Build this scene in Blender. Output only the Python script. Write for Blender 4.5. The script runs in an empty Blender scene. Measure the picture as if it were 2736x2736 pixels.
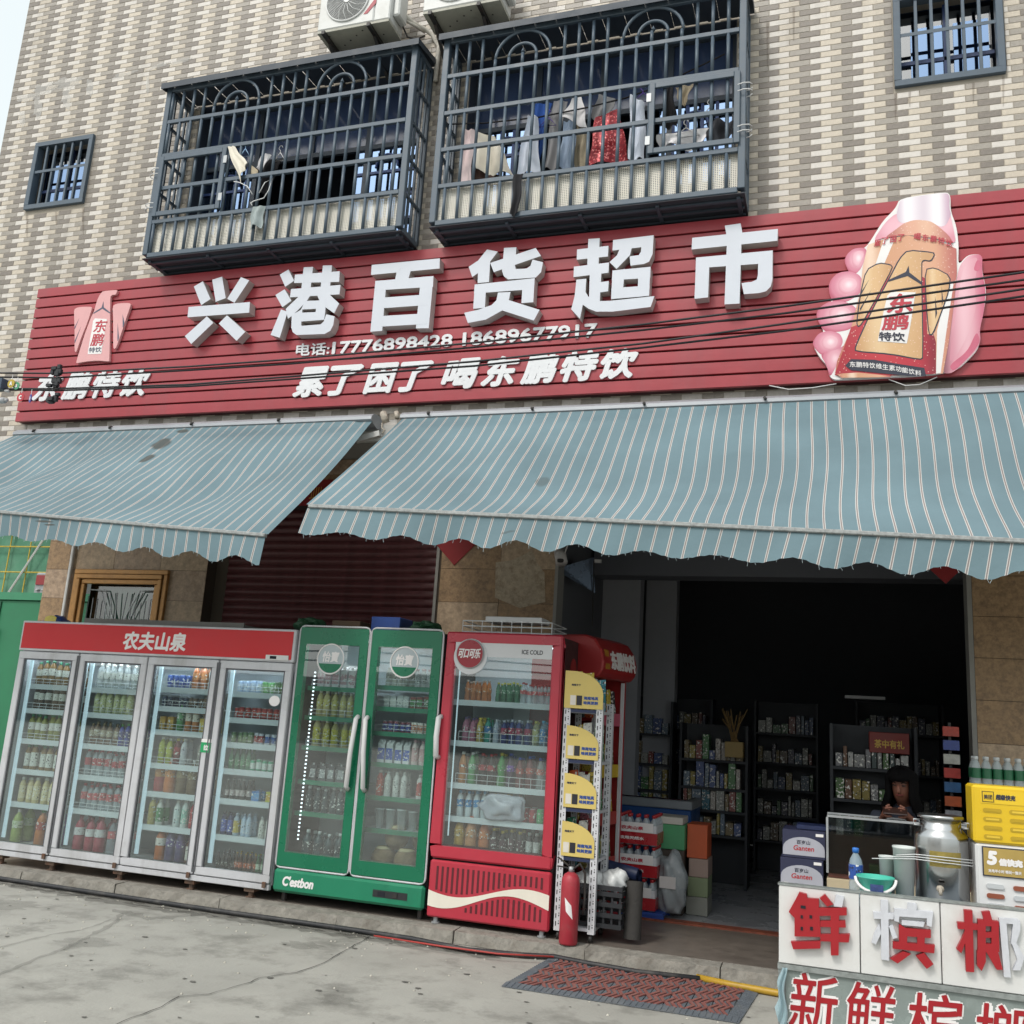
import bpy, bmesh, math, random
from mathutils import Vector, Matrix
random.seed(7)
sc = bpy.context.scene
COL = sc.collection
# ---------------------------------------------------------------- camera
FPX = 2580.0
RW = ((0.94885, -0.00882, -0.31563), (0.30957, 0.22090, 0.92444), (0.06160, -0.97526, 0.21243))  # world axes seen by the lens
CAMZ = 1.55
cam = bpy.data.cameras.new('camera'); cam_o = bpy.data.objects.new('camera', cam); COL.objects.link(cam_o)
cam.sensor_width = 36.0; cam.lens = 36.0 * FPX / 2736.0; cam.clip_end = 600.0; cam.clip_start = 0.05
_rx = Vector((RW[0][0], RW[1][0], RW[2][0])); _dn = Vector((RW[0][1], RW[1][1], RW[2][1])); _fw = Vector((RW[0][2], RW[1][2], RW[2][2]))
_m = Matrix((( _rx.x, -_dn.x, -_fw.x, 0), (_rx.y, -_dn.y, -_fw.y, 0), (_rx.z, -_dn.z, -_fw.z, CAMZ), (0, 0, 0, 1)))
cam_o.matrix_world = _m
sc.camera = cam_o
# ---------------------------------------------------------------- world, sun, exposure
SUN_DIR = Vector((0.42, 1.0, -1.25)).normalized()      # the way the light travels: hazy sun high in front, from the left
w = bpy.data.worlds.new('World'); sc.world = w; w.use_nodes = True
nt = w.node_tree; bg = nt.nodes['Background']
sky = nt.nodes.new('ShaderNodeTexSky'); sky.sky_type = 'NISHITA'; sky.sun_disc = False
sky.sun_elevation = math.asin(-SUN_DIR.z); sky.sun_rotation = math.atan2(-SUN_DIR.x, -SUN_DIR.y)
sky.air_density = 1.0; sky.dust_density = 5.0; sky.ozone_density = 1.0
hs = nt.nodes.new('ShaderNodeHueSaturation'); hs.inputs['Saturation'].default_value = 0.42
veil = nt.nodes.new('ShaderNodeMix'); veil.data_type = 'RGBA'; veil.inputs[0].default_value = 0.55; veil.inputs[7].default_value = (7.3, 8.0, 7.9, 1)   # even cloud veil
nt.links.new(sky.outputs[0], hs.inputs['Color']); nt.links.new(hs.outputs[0], veil.inputs[6]); nt.links.new(veil.outputs[2], bg.inputs[0])
bg.inputs[1].default_value = 0.15
sl = bpy.data.lights.new('sun', 'SUN'); so = bpy.data.objects.new('sun', sl); COL.objects.link(so)
sl.energy = 1.1; sl.angle = math.radians(12); sl.color = (1.0, 0.95, 0.88)
so.rotation_euler = SUN_DIR.to_track_quat('-Z', 'Y').to_euler()
vs = sc.view_settings; vs.view_transform = 'Standard'; vs.look = 'None'; vs.gamma = 1.0; vs.exposure = 0.24
sc.render.engine = 'CYCLES'
cy = sc.cycles; cy.use_denoising = True; cy.max_bounces = 8; cy.transparent_max_bounces = 16; cy.glossy_bounces = 3; cy.diffuse_bounces = 3
cy.caustics_reflective = False; cy.caustics_refractive = False; cy.sample_clamp_indirect = 6.0

# ---------------------------------------------------------------- measuring: photograph pixel -> point on a real plane
def _ray(px, py):
    d = (px - 1368.0, py - 1368.0, FPX)
    return tuple(RW[i][0]*d[0] + RW[i][1]*d[1] + RW[i][2]*d[2] for i in range(3))
def U(px, py, y):
    d = _ray(px, py); k = y/d[1]; return Vector((d[0]*k, y, CAMZ + d[2]*k))
def G(px, py, z):
    d = _ray(px, py); k = (z-CAMZ)/d[2]; return Vector((d[0]*k, d[1]*k, z))

# ---------------------------------------------------------------- materials
def hx(h):
    h = h.lstrip('#'); o = []
    for i in (0, 2, 4):
        c = int(h[i:i+2], 16)/255.0
        o.append(c/12.92 if c <= 0.04045 else ((c+0.055)/1.055)**2.4)
    return (o[0], o[1], o[2], 1.0)
_mats = {}
def M(name, col, rough=0.55, metal=0.0, var=0.10, scale=6.0, bump=0.0, bscale=60.0, spec=0.5, dirt=None, dirt_amt=0.5, dscale=2.0, trans=0.0, emit=0.0, alpha=1.0, coat=0.0, streak=None, streak_amt=0.35):
    """procedural material: base colour broken up by noise, optional dirt patches and fine bump"""
    if name in _mats: return _mats[name]
    m = bpy.data.materials.new(name); m.use_nodes = True; t = m.node_tree; b = t.nodes['Principled BSDF']
    c = hx(col) if isinstance(col, str) else tuple(col)
    b.inputs['Roughness'].default_value = rough; b.inputs['Metallic'].default_value = metal
    b.inputs['Specular IOR Level'].default_value = spec
    if coat: b.inputs['Coat Weight'].default_value = coat
    if trans: b.inputs['Transmission Weight'].default_value = trans
    if alpha < 1: b.inputs['Alpha'].default_value = alpha
    b.inputs['Base Color'].default_value = c
    if emit:
        b.inputs['Emission Color'].default_value = c; b.inputs['Emission Strength'].default_value = emit
    tc = None
    if var or bump or dirt: tc = t.nodes.new('ShaderNodeTexCoord')
    out = None
    if var:
        n = t.nodes.new('ShaderNodeTexNoise'); n.inputs['Scale'].default_value = scale; n.inputs['Detail'].default_value = 5; n.inputs['Roughness'].default_value = 0.65
        t.links.new(tc.outputs['Object'], n.inputs['Vector'])
        r = t.nodes.new('ShaderNodeMapRange'); r.inputs[1].default_value = 0.3; r.inputs[2].default_value = 0.7; r.inputs[3].default_value = 1-var; r.inputs[4].default_value = 1+var
        t.links.new(n.outputs['Fac'], r.inputs[0])
        x = t.nodes.new('ShaderNodeVectorMath'); x.operation = 'SCALE'; x.inputs[0].default_value = c[:3]
        t.links.new(r.outputs[0], x.inputs['Scale']); out = x.outputs[0]
        rr = t.nodes.new('ShaderNodeMapRange'); rr.inputs[1].default_value = 0.3; rr.inputs[2].default_value = 0.7; rr.inputs[3].default_value = max(0.02, rough-0.08); rr.inputs[4].default_value = min(1, rough+0.1)
        t.links.new(n.outputs['Fac'], rr.inputs[0]); t.links.new(rr.outputs[0], b.inputs['Roughness'])
    if dirt:
        n2 = t.nodes.new('ShaderNodeTexNoise'); n2.inputs['Scale'].default_value = dscale; n2.inputs['Detail'].default_value = 8; n2.inputs['Roughness'].default_value = 0.7
        t.links.new(tc.outputs['Object'], n2.inputs['Vector'])
        r2 = t.nodes.new('ShaderNodeMapRange'); r2.inputs[1].default_value = 0.5; r2.inputs[2].default_value = 0.72; r2.inputs[3].default_value = 0; r2.inputs[4].default_value = dirt_amt
        t.links.new(n2.outputs['Fac'], r2.inputs[0])
        mx = t.nodes.new('ShaderNodeMix'); mx.data_type = 'RGBA'
        t.links.new(r2.outputs[0], mx.inputs[0])
        if out: t.links.new(out, mx.inputs[6])
        else: mx.inputs[6].default_value = c
        mx.inputs[7].default_value = hx(dirt); out = mx.outputs[2]
    if streak:      # rain runs: noise drawn out down the surface
        tcs = tc or t.nodes.new('ShaderNodeTexCoord'); mp = t.nodes.new('ShaderNodeMapping'); mp.inputs['Scale'].default_value = (1.0, 1.0, 0.10); t.links.new(tcs.outputs['Object'], mp.inputs[0])
        ns = t.nodes.new('ShaderNodeTexNoise'); ns.inputs['Scale'].default_value = 3.2; ns.inputs['Detail'].default_value = 7; ns.inputs['Roughness'].default_value = 0.65; t.links.new(mp.outputs[0], ns.inputs['Vector'])
        rs = t.nodes.new('ShaderNodeMapRange'); rs.inputs[1].default_value = 0.50; rs.inputs[2].default_value = 0.75; rs.inputs[4].default_value = streak_amt; t.links.new(ns.outputs['Fac'], rs.inputs[0])
        ms = t.nodes.new('ShaderNodeMix'); ms.data_type = 'RGBA'; t.links.new(rs.outputs[0], ms.inputs[0])
        if out: t.links.new(out, ms.inputs[6])
        else: ms.inputs[6].default_value = c
        ms.inputs[7].default_value = hx(streak); out = ms.outputs[2]
    if out: t.links.new(out, b.inputs['Base Color'])
    if bump:
        n3 = t.nodes.new('ShaderNodeTexNoise'); n3.inputs['Scale'].default_value = bscale; n3.inputs['Detail'].default_value = 4
        t.links.new(tc.outputs['Object'], n3.inputs['Vector'])
        bp = t.nodes.new('ShaderNodeBump'); bp.inputs['Strength'].default_value = bump; bp.inputs['Distance'].default_value = 0.01
        t.links.new(n3.outputs['Fac'], bp.inputs['Height']); t.links.new(bp.outputs[0], b.inputs['Normal'])
    _mats[name] = m
    return m
def glass_mat(name, tint='#eef4f2', refl=0.07, rough=0.015, film=0.0, gcol='#ffffff'):
    if name in _mats: return _mats[name]
    m = bpy.data.materials.new(name); m.use_nodes = True; t = m.node_tree; t.nodes.remove(t.nodes['Principled BSDF'])
    o = t.nodes['Material Output']
    tr = t.nodes.new('ShaderNodeBsdfTransparent'); tr.inputs[0].default_value = hx(tint)
    gl = t.nodes.new('ShaderNodeBsdfGlossy'); gl.inputs['Roughness'].default_value = rough; gl.inputs['Color'].default_value = hx(gcol)
    lw = t.nodes.new('ShaderNodeFresnel'); lw.inputs[0].default_value = 1.5
    ad = t.nodes.new('ShaderNodeMath'); ad.operation = 'ADD'; ad.use_clamp = True; ad.inputs[1].default_value = refl
    t.links.new(lw.outputs[0], ad.inputs[0])
    ge = t.nodes.new('ShaderNodeNewGeometry'); fb = t.nodes.new('ShaderNodeMath'); fb.operation = 'SUBTRACT'; fb.inputs[0].default_value = 1.0; t.links.new(ge.outputs['Backfacing'], fb.inputs[1])   # only the outer face of a pane mirrors
    ml = t.nodes.new('ShaderNodeMath'); ml.operation = 'MULTIPLY'; t.links.new(ad.outputs[0], ml.inputs[0]); t.links.new(fb.outputs[0], ml.inputs[1])
    mx = t.nodes.new('ShaderNodeMixShader'); t.links.new(ml.outputs[0], mx.inputs[0]); t.links.new(tr.outputs[0], mx.inputs[1]); t.links.new(gl.outputs[0], mx.inputs[2])
    last = mx.outputs[0]
    if film:   # haze of reflections, put into the pane as a pale diffuse film
        tc = t.nodes.new('ShaderNodeTexCoord'); n = t.nodes.new('ShaderNodeTexNoise'); n.inputs['Scale'].default_value = 2.5; n.inputs['Detail'].default_value = 8
        t.links.new(tc.outputs['Object'], n.inputs['Vector'])
        r = t.nodes.new('ShaderNodeMapRange'); r.inputs[1].default_value = 0.4; r.inputs[2].default_value = 0.75; r.inputs[3].default_value = film*0.25; r.inputs[4].default_value = film
        t.links.new(n.outputs['Fac'], r.inputs[0])
        df = t.nodes.new('ShaderNodeBsdfDiffuse'); df.inputs[0].default_value = hx('#cfdad8')
        m2 = t.nodes.new('ShaderNodeMixShader'); t.links.new(r.outputs[0], m2.inputs[0]); t.links.new(last, m2.inputs[1]); t.links.new(df.outputs[0], m2.inputs[2]); last = m2.outputs[0]
    t.links.new(last, o.inputs[0]); _mats[name] = m
    return m

# ---------------------------------------------------------------- objects
def tag(o, label=None, cat=None, group=None, kind=None):
    if label: o['label'] = label
    if cat: o['category'] = cat
    if group: o['group'] = group
    if kind: o['kind'] = kind
    return o
def adopt(o, parent):
    if parent is not None:
        o.parent = parent; o.matrix_parent_inverse = Matrix.Translation(-WLOC[parent.name]) if parent.name in WLOC else Matrix()
    return o
WLOC = {}
def thing(name, label, cat, loc=(0, 0, 0), group=None):
    o = bpy.data.objects.new(name, None); o.empty_display_size = 0.1; COL.objects.link(o); o.location = loc
    WLOC[o.name] = Vector(loc)
    return tag(o, label, cat, group)
class MB:
    """collects geometry for ONE mesh object, in world coordinates"""
    def __init__(s): s.v = []; s.f = []; s.uv = None
    def quad(s, a, b, c, d):
        i = len(s.v); s.v += [tuple(a), tuple(b), tuple(c), tuple(d)]; s.f.append((i, i+1, i+2, i+3)); return s
    def poly(s, pts):
        i = len(s.v); s.v += [tuple(p) for p in pts]; s.f.append(tuple(range(i, i+len(pts)))); return s
    def box(s, x0, x1, y0, y1, z0, z1):
        return s.hull8([(x0,y0,z0),(x1,y0,z0),(x1,y1,z0),(x0,y1,z0),(x0,y0,z1),(x1,y0,z1),(x1,y1,z1),(x0,y1,z1)])
    def hull8(s, p):
        i = len(s.v); s.v += [tuple(q) for q in p]
        for f in ((0,3,2,1),(4,5,6,7),(0,1,5,4),(1,2,6,5),(2,3,7,6),(3,0,4,7)): s.f.append(tuple(i+k for k in f))
        return s
    def bar(s, a, b, w, h=None, up=(0,0,1)):
        h = w if h is None else h
        a = Vector(a); b = Vector(b); d = (b-a).normalized(); u = Vector(up)
        if abs(d.dot(u)) > 0.95: u = Vector((0,1,0))
        r = d.cross(u).normalized()*w/2; u = r.cross(d).normalized()*h/2
        return s.hull8([a-r-u, a+r-u, b+r-u, b-r-u, a-r+u, a+r+u, b+r+u, b-r+u])
    def tube(s, pts, r, n=8, cap=True, rs=None):
        pts = [Vector(p) for p in pts]; base = len(s.v); up = None
        for k, p in enumerate(pts):
            d = (pts[min(k+1, len(pts)-1)] - pts[max(k-1, 0)]).normalized()
            if up is None:
                up = Vector((0,0,1)) if abs(d.z) < 0.9 else Vector((0,1,0))
            a = d.cross(up).normalized(); up = a.cross(d).normalized()
            rr = rs[k] if rs else r
            for j in range(n):
                t = 2*math.pi*j/n; q = p + a*math.cos(t)*rr + up*math.sin(t)*rr; s.v.append(tuple(q))
        for k in range(len(pts)-1):
            for j in range(n):
                a0 = base+k*n+j; a1 = base+k*n+(j+1) % n; s.f.append((a0, a1, a1+n, a0+n))
        if cap:
            s.f.append(tuple(base+j for j in range(n))[::-1]); e = base+(len(pts)-1)*n; s.f.append(tuple(e+j for j in range(n)))
        return s
    def lathe(s, prof, c=(0,0,0), n=14, cap=True):
        base = len(s.v); c = Vector(c)
        for r, z in prof:
            for j in range(n):
                t = 2*math.pi*j/n; s.v.append((c.x+r*math.cos(t), c.y+r*math.sin(t), c.z+z))
        for k in range(len(prof)-1):
            for j in range(n):
                a0 = base+k*n+j; a1 = base+k*n+(j+1) % n; s.f.append((a0, a1, a1+n, a0+n))
        if cap:
            if prof[0][0] > 1e-4: s.f.append(tuple(base+j for j in range(n))[::-1])
            if prof[-1][0] > 1e-4:
                e = base+(len(prof)-1)*n; s.f.append(tuple(e+j for j in range(n)))
        return s
    def prism(s, pts, y0, y1):
        """outline in x,z (seen from the street), extruded from the front plane y0 back to y1"""
        area = sum(pts[i][0]*pts[(i+1) % len(pts)][1] - pts[(i+1) % len(pts)][0]*pts[i][1] for i in range(len(pts)))
        if area < 0: pts = pts[::-1]
        n = len(pts); i = len(s.v)
        s.v += [(p[0], y0, p[1]) for p in pts] + [(p[0], y1, p[1]) for p in pts]
        s.f.append(tuple(range(i, i+n))); s.f.append(tuple(range(i+n, i+2*n))[::-1])
        for k in range(n): s.f.append((i+(k+1) % n, i+k, i+n+k, i+n+(k+1) % n))
        return s
    def grid(s, fn, nu, nv, uv=False):
        base = len(s.v)
        for a in range(nu+1):
            for b in range(nv+1): s.v.append(tuple(fn(a/nu, b/nv)))
        for a in range(nu):
            for b in range(nv):
                i = base+a*(nv+1)+b; s.f.append((i, i+nv+1, i+nv+2, i+1))
        return s
    def mesh(s, name, smooth=False):
        me = bpy.data.meshes.new(name); me.from_pydata(s.v, [], s.f); me.validate()
        if smooth: me.polygons.foreach_set('use_smooth', [True]*len(me.polygons))
        me.update(); return me
    def build(s, name, mat, parent=None, smooth=False, bevel=0.0, seg=1):
        me = s.mesh(name, smooth)
        if bevel:
            bm = bmesh.new(); bm.from_mesh(me)
            bmesh.ops.remove_doubles(bm, verts=bm.verts, dist=1e-5)
            es = [e for e in bm.edges if len(e.link_faces) == 2 and e.calc_face_angle(0) > 0.6]
            bmesh.ops.bevel(bm, geom=es, offset=bevel, segments=seg, affect='EDGES', clamp_overlap=True)
            bm.to_mesh(me); bm.free()
        return link(name, me, mat, parent)
def fixn(me):
    bm = bmesh.new(); bm.from_mesh(me); bmesh.ops.recalc_face_normals(bm, faces=bm.faces); bm.to_mesh(me); bm.free()
def link(name, me, mat=None, parent=None):
    o = bpy.data.objects.new(name, me); COL.objects.link(o)
    if mat is not None and not me.materials: me.materials.append(mat)
    elif mat is not None and me.materials[0] != mat:
        o.material_slots[0].link = 'OBJECT'; o.material_slots[0].material = mat
    return adopt(o, parent)
def place(name, me, mat, loc, parent=None, rotz=0.0, scale=None):
    """one more object that shares mesh data; loc in the parent's space when it has one"""
    o = bpy.data.objects.new(name, me); COL.objects.link(o)
    if mat is not None:
        if not me.materials: me.materials.append(mat)
        elif me.materials[0] != mat:
            o.material_slots[0].link = 'OBJECT'; o.material_slots[0].material = mat
    o.location = loc
    if rotz: o.rotation_euler = (0, 0, rotz)
    if scale: o.scale = scale
    if parent is not None:
        o.parent = parent
        if parent.name in WLOC: o.matrix_parent_inverse = Matrix.Translation(-WLOC[parent.name])
    return o
def bx(name, mat, parent, x0, x1, y0, y1, z0, z1, bevel=0.0):
    return MB().box(x0, x1, y0, y1, z0, z1).build(name, mat, parent, bevel=bevel)

# ---------------------------------------------------------------- lettering
_tcache = {}
def glyphs(body, shear=0.0):
    """flat outline mesh of a string, as (verts, faces) in x,y with size 1"""
    k = (body, shear)
    if k in _tcache: return _tcache[k]
    cu = bpy.data.curves.new('t', 'FONT'); cu.body = body; cu.shear = shear; cu.resolution_u = 3; cu.fill_mode = 'FRONT'
    o = bpy.data.objects.new('t', cu); COL.objects.link(o); bpy.context.view_layer.update()
    me = bpy.data.meshes.new_from_object(o.evaluated_get(bpy.context.evaluated_depsgraph_get()))
    r = ([tuple(v.co) for v in me.vertices], [tuple(p.vertices) for p in me.polygons])
    bpy.data.objects.remove(o); bpy.data.curves.remove(cu); bpy.data.meshes.remove(me)
    _tcache[k] = r; return r
def text(name, body, mat, parent, o, ex, ez, w, h, bold=0.0, shear=0.0, depth=0.0, out=(0, -1, 0), edge=None):
    """letters fitted into a w x h box whose lower-left corner is o, running along ex with up ez, facing out"""
    vs_, fs_ = glyphs(body, shear)
    if not vs_: return None
    x0 = min(v[0] for v in vs_); x1 = max(v[0] for v in vs_); y0 = min(v[1] for v in vs_); y1 = max(v[1] for v in vs_)
    o = Vector(o); ex = Vector(ex).normalized(); ez = Vector(ez).normalized(); out = Vector(out).normalized()
    sx = (w-2*bold)/(x1-x0); sy = (h-2*bold)/(y1-y0)
    mb = MB(); offs = [(0, 0)]
    if bold: offs = [(bold*math.cos(t*math.pi/4), bold*math.sin(t*math.pi/4)) for t in range(8)] + [(0, 0)]
    for i, (dx, dy) in enumerate(offs):
        b = len(mb.v); lift = 0.00015*i
        for v in vs_:
            mb.v.append(tuple(o + ex*(bold+(v[0]-x0)*sx+dx) + ez*(bold+(v[1]-y0)*sy+dy) + out*(depth+lift)))
        for f in fs_: mb.f.append(tuple(b+k for k in f))
    if depth > 0.003:   # side walls of cut-out letters
        ec = {}
        for f in fs_:
            for a in range(len(f)):
                e = (f[a], f[(a+1) % len(f)]); k = (min(e), max(e)); ec[k] = None if k in ec else e
        for i, (dx, dy) in enumerate(offs):
            b = len(mb.v); n = len(vs_)
            for v in vs_: mb.v.append(tuple(o + ex*(bold+(v[0]-x0)*sx+dx) + ez*(bold+(v[1]-y0)*sy+dy) + out*(depth-0.0004)))
            for v in vs_: mb.v.append(tuple(o + ex*(bold+(v[0]-x0)*sx+dx) + ez*(bold+(v[1]-y0)*sy+dy)))
            for e in ec.values():
                if e: mb.f.append((b+e[1], b+e[0], b+n+e[0], b+n+e[1]))
    me = mb.mesh(name); return link(name, me, mat, parent)
def text_y(name, body, mat, parent, L, R, hpx, y, bold=0.0, shear=0.0, depth=0.0):
    """letters on a plane parallel to the facade: baseline from pixel L to pixel R, height hpx pixels at L"""
    a = U(L[0], L[1], y); b = U(R[0], R[1], y); t = U(L[0], L[1]-hpx, y)
    return text(name, body, mat, parent, a, b-a, (0, 0, 1), (b-a).length, t.z-a.z, bold, shear, depth)
def chaikin(p, n):
    for _ in range(n):
        q = []
        for a, b in zip(p, p[1:]+p[:1]): q += [(a[0]*.8+b[0]*.2, a[1]*.8+b[1]*.2), (a[0]*.2+b[0]*.8, a[1]*.2+b[1]*.8)]
        p = q
    return p
def shape_y(name, polys, mat, parent, f, y0, y1, step=0.0004, soft=0):
    """outlines measured in the photograph on the plane y0, each extruded back to y1"""
    mb = MB()
    for i, p in enumerate(polys):
        if soft: p = chaikin(list(p), soft)
        q = [U(*f(*c), y0) for c in p]
        mb.prism([(v.x, v.z) for v in q], y0 - i*step, y1)
    o = mb.build(name, mat, parent); return o
POS = ['leftmost', 'second', 'third', 'fourth', 'fifth', 'sixth', 'seventh', 'eighth', 'ninth', 'tenth', 'eleventh', 'twelfth', 'thirteenth', 'fourteenth']
ORD = ['first', 'second', 'third', 'fourth', 'fifth', 'sixth', 'seventh', 'eighth', 'ninth', 'tenth']
# ================================================================ ground
YK, ZP = 6.84, 0.09            # kerb line and porch level
m_conc = M('concrete', '#a19f98', 0.85, var=0.13, scale=1.1, bump=0.25, bscale=45, dirt='#75736d', dirt_amt=0.75, dscale=1.6, streak='#6d6b65', streak_amt=.55)
g = MB().quad((-120, -60, 0), (120, -60, 0), (120, 200, 0), (-120, 200, 0)).build('ground', m_conc); tag(g, kind='structure')
# dark spots, wet streaks and the crack are thin sheets lying on the slab
m_spot = M('gum_spots', '#6a6863', 0.9, var=0.2); m_wet = M('damp_concrete', '#6f6d67', 0.6, var=0.08, scale=3, alpha=.22)
mb = MB()
for i in range(150):
    x = random.uniform(-7.5, 0.2); y = random.uniform(3.2, 6.75); r = random.choice((.006, .009, .012, .018))*random.uniform(.7, 1.3)
    a0 = random.random()*6; mb.poly([(x+r*random.uniform(.6, 1.2)*math.cos(a0+k*1.047)*1.3, y+r*random.uniform(.6, 1.2)*math.sin(a0+k*1.047), 0.004) for k in range(6)])
o = mb.build('gum_spots', m_spot, g); tag(o, kind='stuff')
def ribbon(name, px, wid, mat, z=0.004, jit=0.0):
    pts = [G(p[0], p[1], z) for p in px]; fine = []
    for a, b in zip(pts, pts[1:]):
        n = max(2, int((b-a).length/0.06))
        for k in range(n): fine.append(a.lerp(b, k/n))
    fine.append(pts[-1]); L = []; Rr = []
    for k, p in enumerate(fine):
        d = (fine[min(k+1, len(fine)-1)] - fine[max(k-1, 0)]).normalized(); nrm = Vector((-d.y, d.x, 0))
        j = nrm*random.uniform(-jit, jit); ww = wid*random.uniform(.45, 1.3)
        if k in (0, len(fine)-1): ww *= .2
        L.append(p+j+nrm*ww); Rr.append(p+j-nrm*ww)
    m = MB()
    for k in range(len(fine)-1): m.quad(L[k], Rr[k], Rr[k+1], L[k+1])
    return m.build(name, mat, g)
ribbon('crack', [(995, 2498), (930, 2535), (860, 2575), (790, 2598), (690, 2612), (670, 2624), (560, 2655), (480, 2662), (430, 2690), (330, 2728), (260, 2760)], 0.0028, M('crack_shadow', '#1f1f1e', 0.95, var=0.1), 0.006, 0.006)
ribbon('damp_streak', [(330, 2440), (300, 2470), (240, 2500), (170, 2535), (100, 2560), (20, 2595), (-60, 2630)], 0.022, m_wet, 0.0045, 0.01)
ribbon('damp_streak', [(300, 2456), (220, 2484), (140, 2496), (60, 2515), (-20, 2535)], 0.014, m_wet, 0.005, 0.008)
ribbon('damp_streak', [(300, 2430), (345, 2440), (400, 2455), (470, 2448), (560, 2440)], 0.055, m_wet, 0.0048, 0.02)
m_grime = M('kerb_grime', '#4a4741', 0.95, var=0.3, scale=12, alpha=.30)
for k in range(3): ribbon('grime', [(-200+20*k, 2322+6*k), (300, 2400+5*k), (700, 2456+5*k), (1100, 2514+5*k), (1340, 2552+4*k)], 0.035+.012*k, m_grime, 0.0022+.0006*k, 0.03)
for (cx_, cy_, r_) in ((-4.6, 5.5, .16), (-2.6, 5.2, .11), (-5.8, 6.1, .2), (-1.2, 5.3, .13), (-3.4, 6.2, .12), (-6.6, 5.0, .18)):      # old oil drips
    MB().poly([(cx_+r_*random.uniform(.5, 1.1)*math.cos(t*.2618)*1.4, cy_+r_*random.uniform(.5, 1.1)*math.sin(t*.2618), .0052) for t in range(24)]).build('oil_mark', M('oil_mark', '#55534d', .6, var=.2, scale=14, alpha=.16), g)
m_grit = M('grit', '#b9b5aa', .9, var=.3); mb = MB()
for i in range(260):
    x = random.uniform(-7.8, .1); y = 6.78-abs(random.gauss(0, .5)) if i % 2 else random.uniform(3.3, 6.7); s_ = random.uniform(.003, .008)
    mb.hull8([(x-s_, y-s_, .001), (x+s_, y-s_*.7, .001), (x+s_*.8, y+s_, .001), (x-s_, y+s_*.9, .001), (x-s_*.5, y-s_*.5, s_*1.1), (x+s_*.6, y-s_*.4, s_), (x+s_*.4, y+s_*.5, s_*1.2), (x-s_*.5, y+s_*.5, s_)])
tag(mb.build('grit', m_grit, g), kind='stuff')
# raised porch slab in front of the shop, its worn kerb built as separate stones
m_porch = M('porch_terrazzo', '#6f6760', 0.42, var=0.16, scale=9, dirt='#4c443e', dirt_amt=0.5, dscale=3, spec=0.4)
m_kerb = M('kerb_concrete', '#8f8b83', 0.95, var=0.30, scale=18, bump=1.0, bscale=30, dirt='#5f584f', dirt_amt=0.85, dscale=9)
porch = bx('porch', m_porch, None, -12, 7, YK+0.16, 8.12, 0.002, ZP); tag(porch, kind='structure')
x = -12.0
while x < 6.5:
    L = random.uniform(0.85, 1.05); j = random.uniform(-.006, .006)
    mb = MB(); n = 12
    for k in range(n):      # chipped front edge
        xa = x+0.004+(L-0.008)*k/n; xb = x+0.004+(L-0.008)*(k+1)/n
        if k == 0: ca = random.uniform(0, .016)
        cb = random.uniform(0, .02)
        mb.hull8([(xa, YK+j, 0.003), (xb, YK+j, 0.003), (xb, YK+.158, 0.003), (xa, YK+.158, 0.003), (xa, YK+j+ca, ZP-.002-ca*.5), (xb, YK+j+cb, ZP-.002-cb*.5), (xb, YK+.158, ZP-.001), (xa, YK+.158, ZP-.001)])
        ca = cb
    mb.build('kerb_stone', m_kerb, porch); x += L

# ================================================================ the shop building
YW = 7.62      # face of the upper wall
YL = 8.10      # face of the ground-floor wall
XL = -9.16     # left corner
bld = thing('shop_building', 'three-storey shop house clad in small grey, beige and white wall tiles', 'building', (-3, 8.1, 0))
m_grout = M('grout', '#9f978b', 0.9, var=0.08)
CAGES = [(-6.545, -3.70), (-3.43, -0.655)]
WIN = [(-8.612, -7.795, 6.83, 7.672), (0.515, 1.345, 6.872, 7.74)]
CZ0, CZ1 = 6.0, 7.80                     # openings behind the cages
ZB = 4.12
def wall_with_holes(x0, x1, z0, z1, holes, y0, y1):
    xs = sorted({x0, x1} | {h[0] for h in holes} | {h[1] for h in holes}); zs = sorted({z0, z1} | {h[2] for h in holes} | {h[3] for h in holes})
    mb = MB()
    for a, b in zip(xs, xs[1:]):
        for c, d in zip(zs, zs[1:]):
            cx, cz = (a+b)/2, (c+d)/2
            if any(h[0] < cx < h[1] and h[2] < cz < h[3] for h in holes): continue
            mb.box(a, b, y0, y1, c, d)
    return mb
OPEN = [(CAGES[0][0]+.12, CAGES[0][1]-.12, CZ0, CZ1), (CAGES[1][0]+.12, CAGES[1][1]-.12, CZ0, CZ1)]
holes = WIN + OPEN
wall_with_holes(XL, 6.0, ZB, 13.0, holes, YW+.004, YW+.22).build('upper_wall', m_grout, bld)
bx('side_wall', M('side_render', '#9a968e', .9, var=.1), bld, XL+.002, XL+.2, YW+.222, 18, ZB, 13)
bx('soffit', M('soffit_concrete', '#8b8a86', .85, var=.08), bld, XL+.003, 6, YW+.005, 8.3, ZB-.16, ZB-.003)
bx('parapet_edge', M('slab_edge', '#b9b8b4', .8, var=.1), bld, XL+.004, 6, YW-.03, YW+.003, ZB-.155, ZB-.004)
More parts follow.
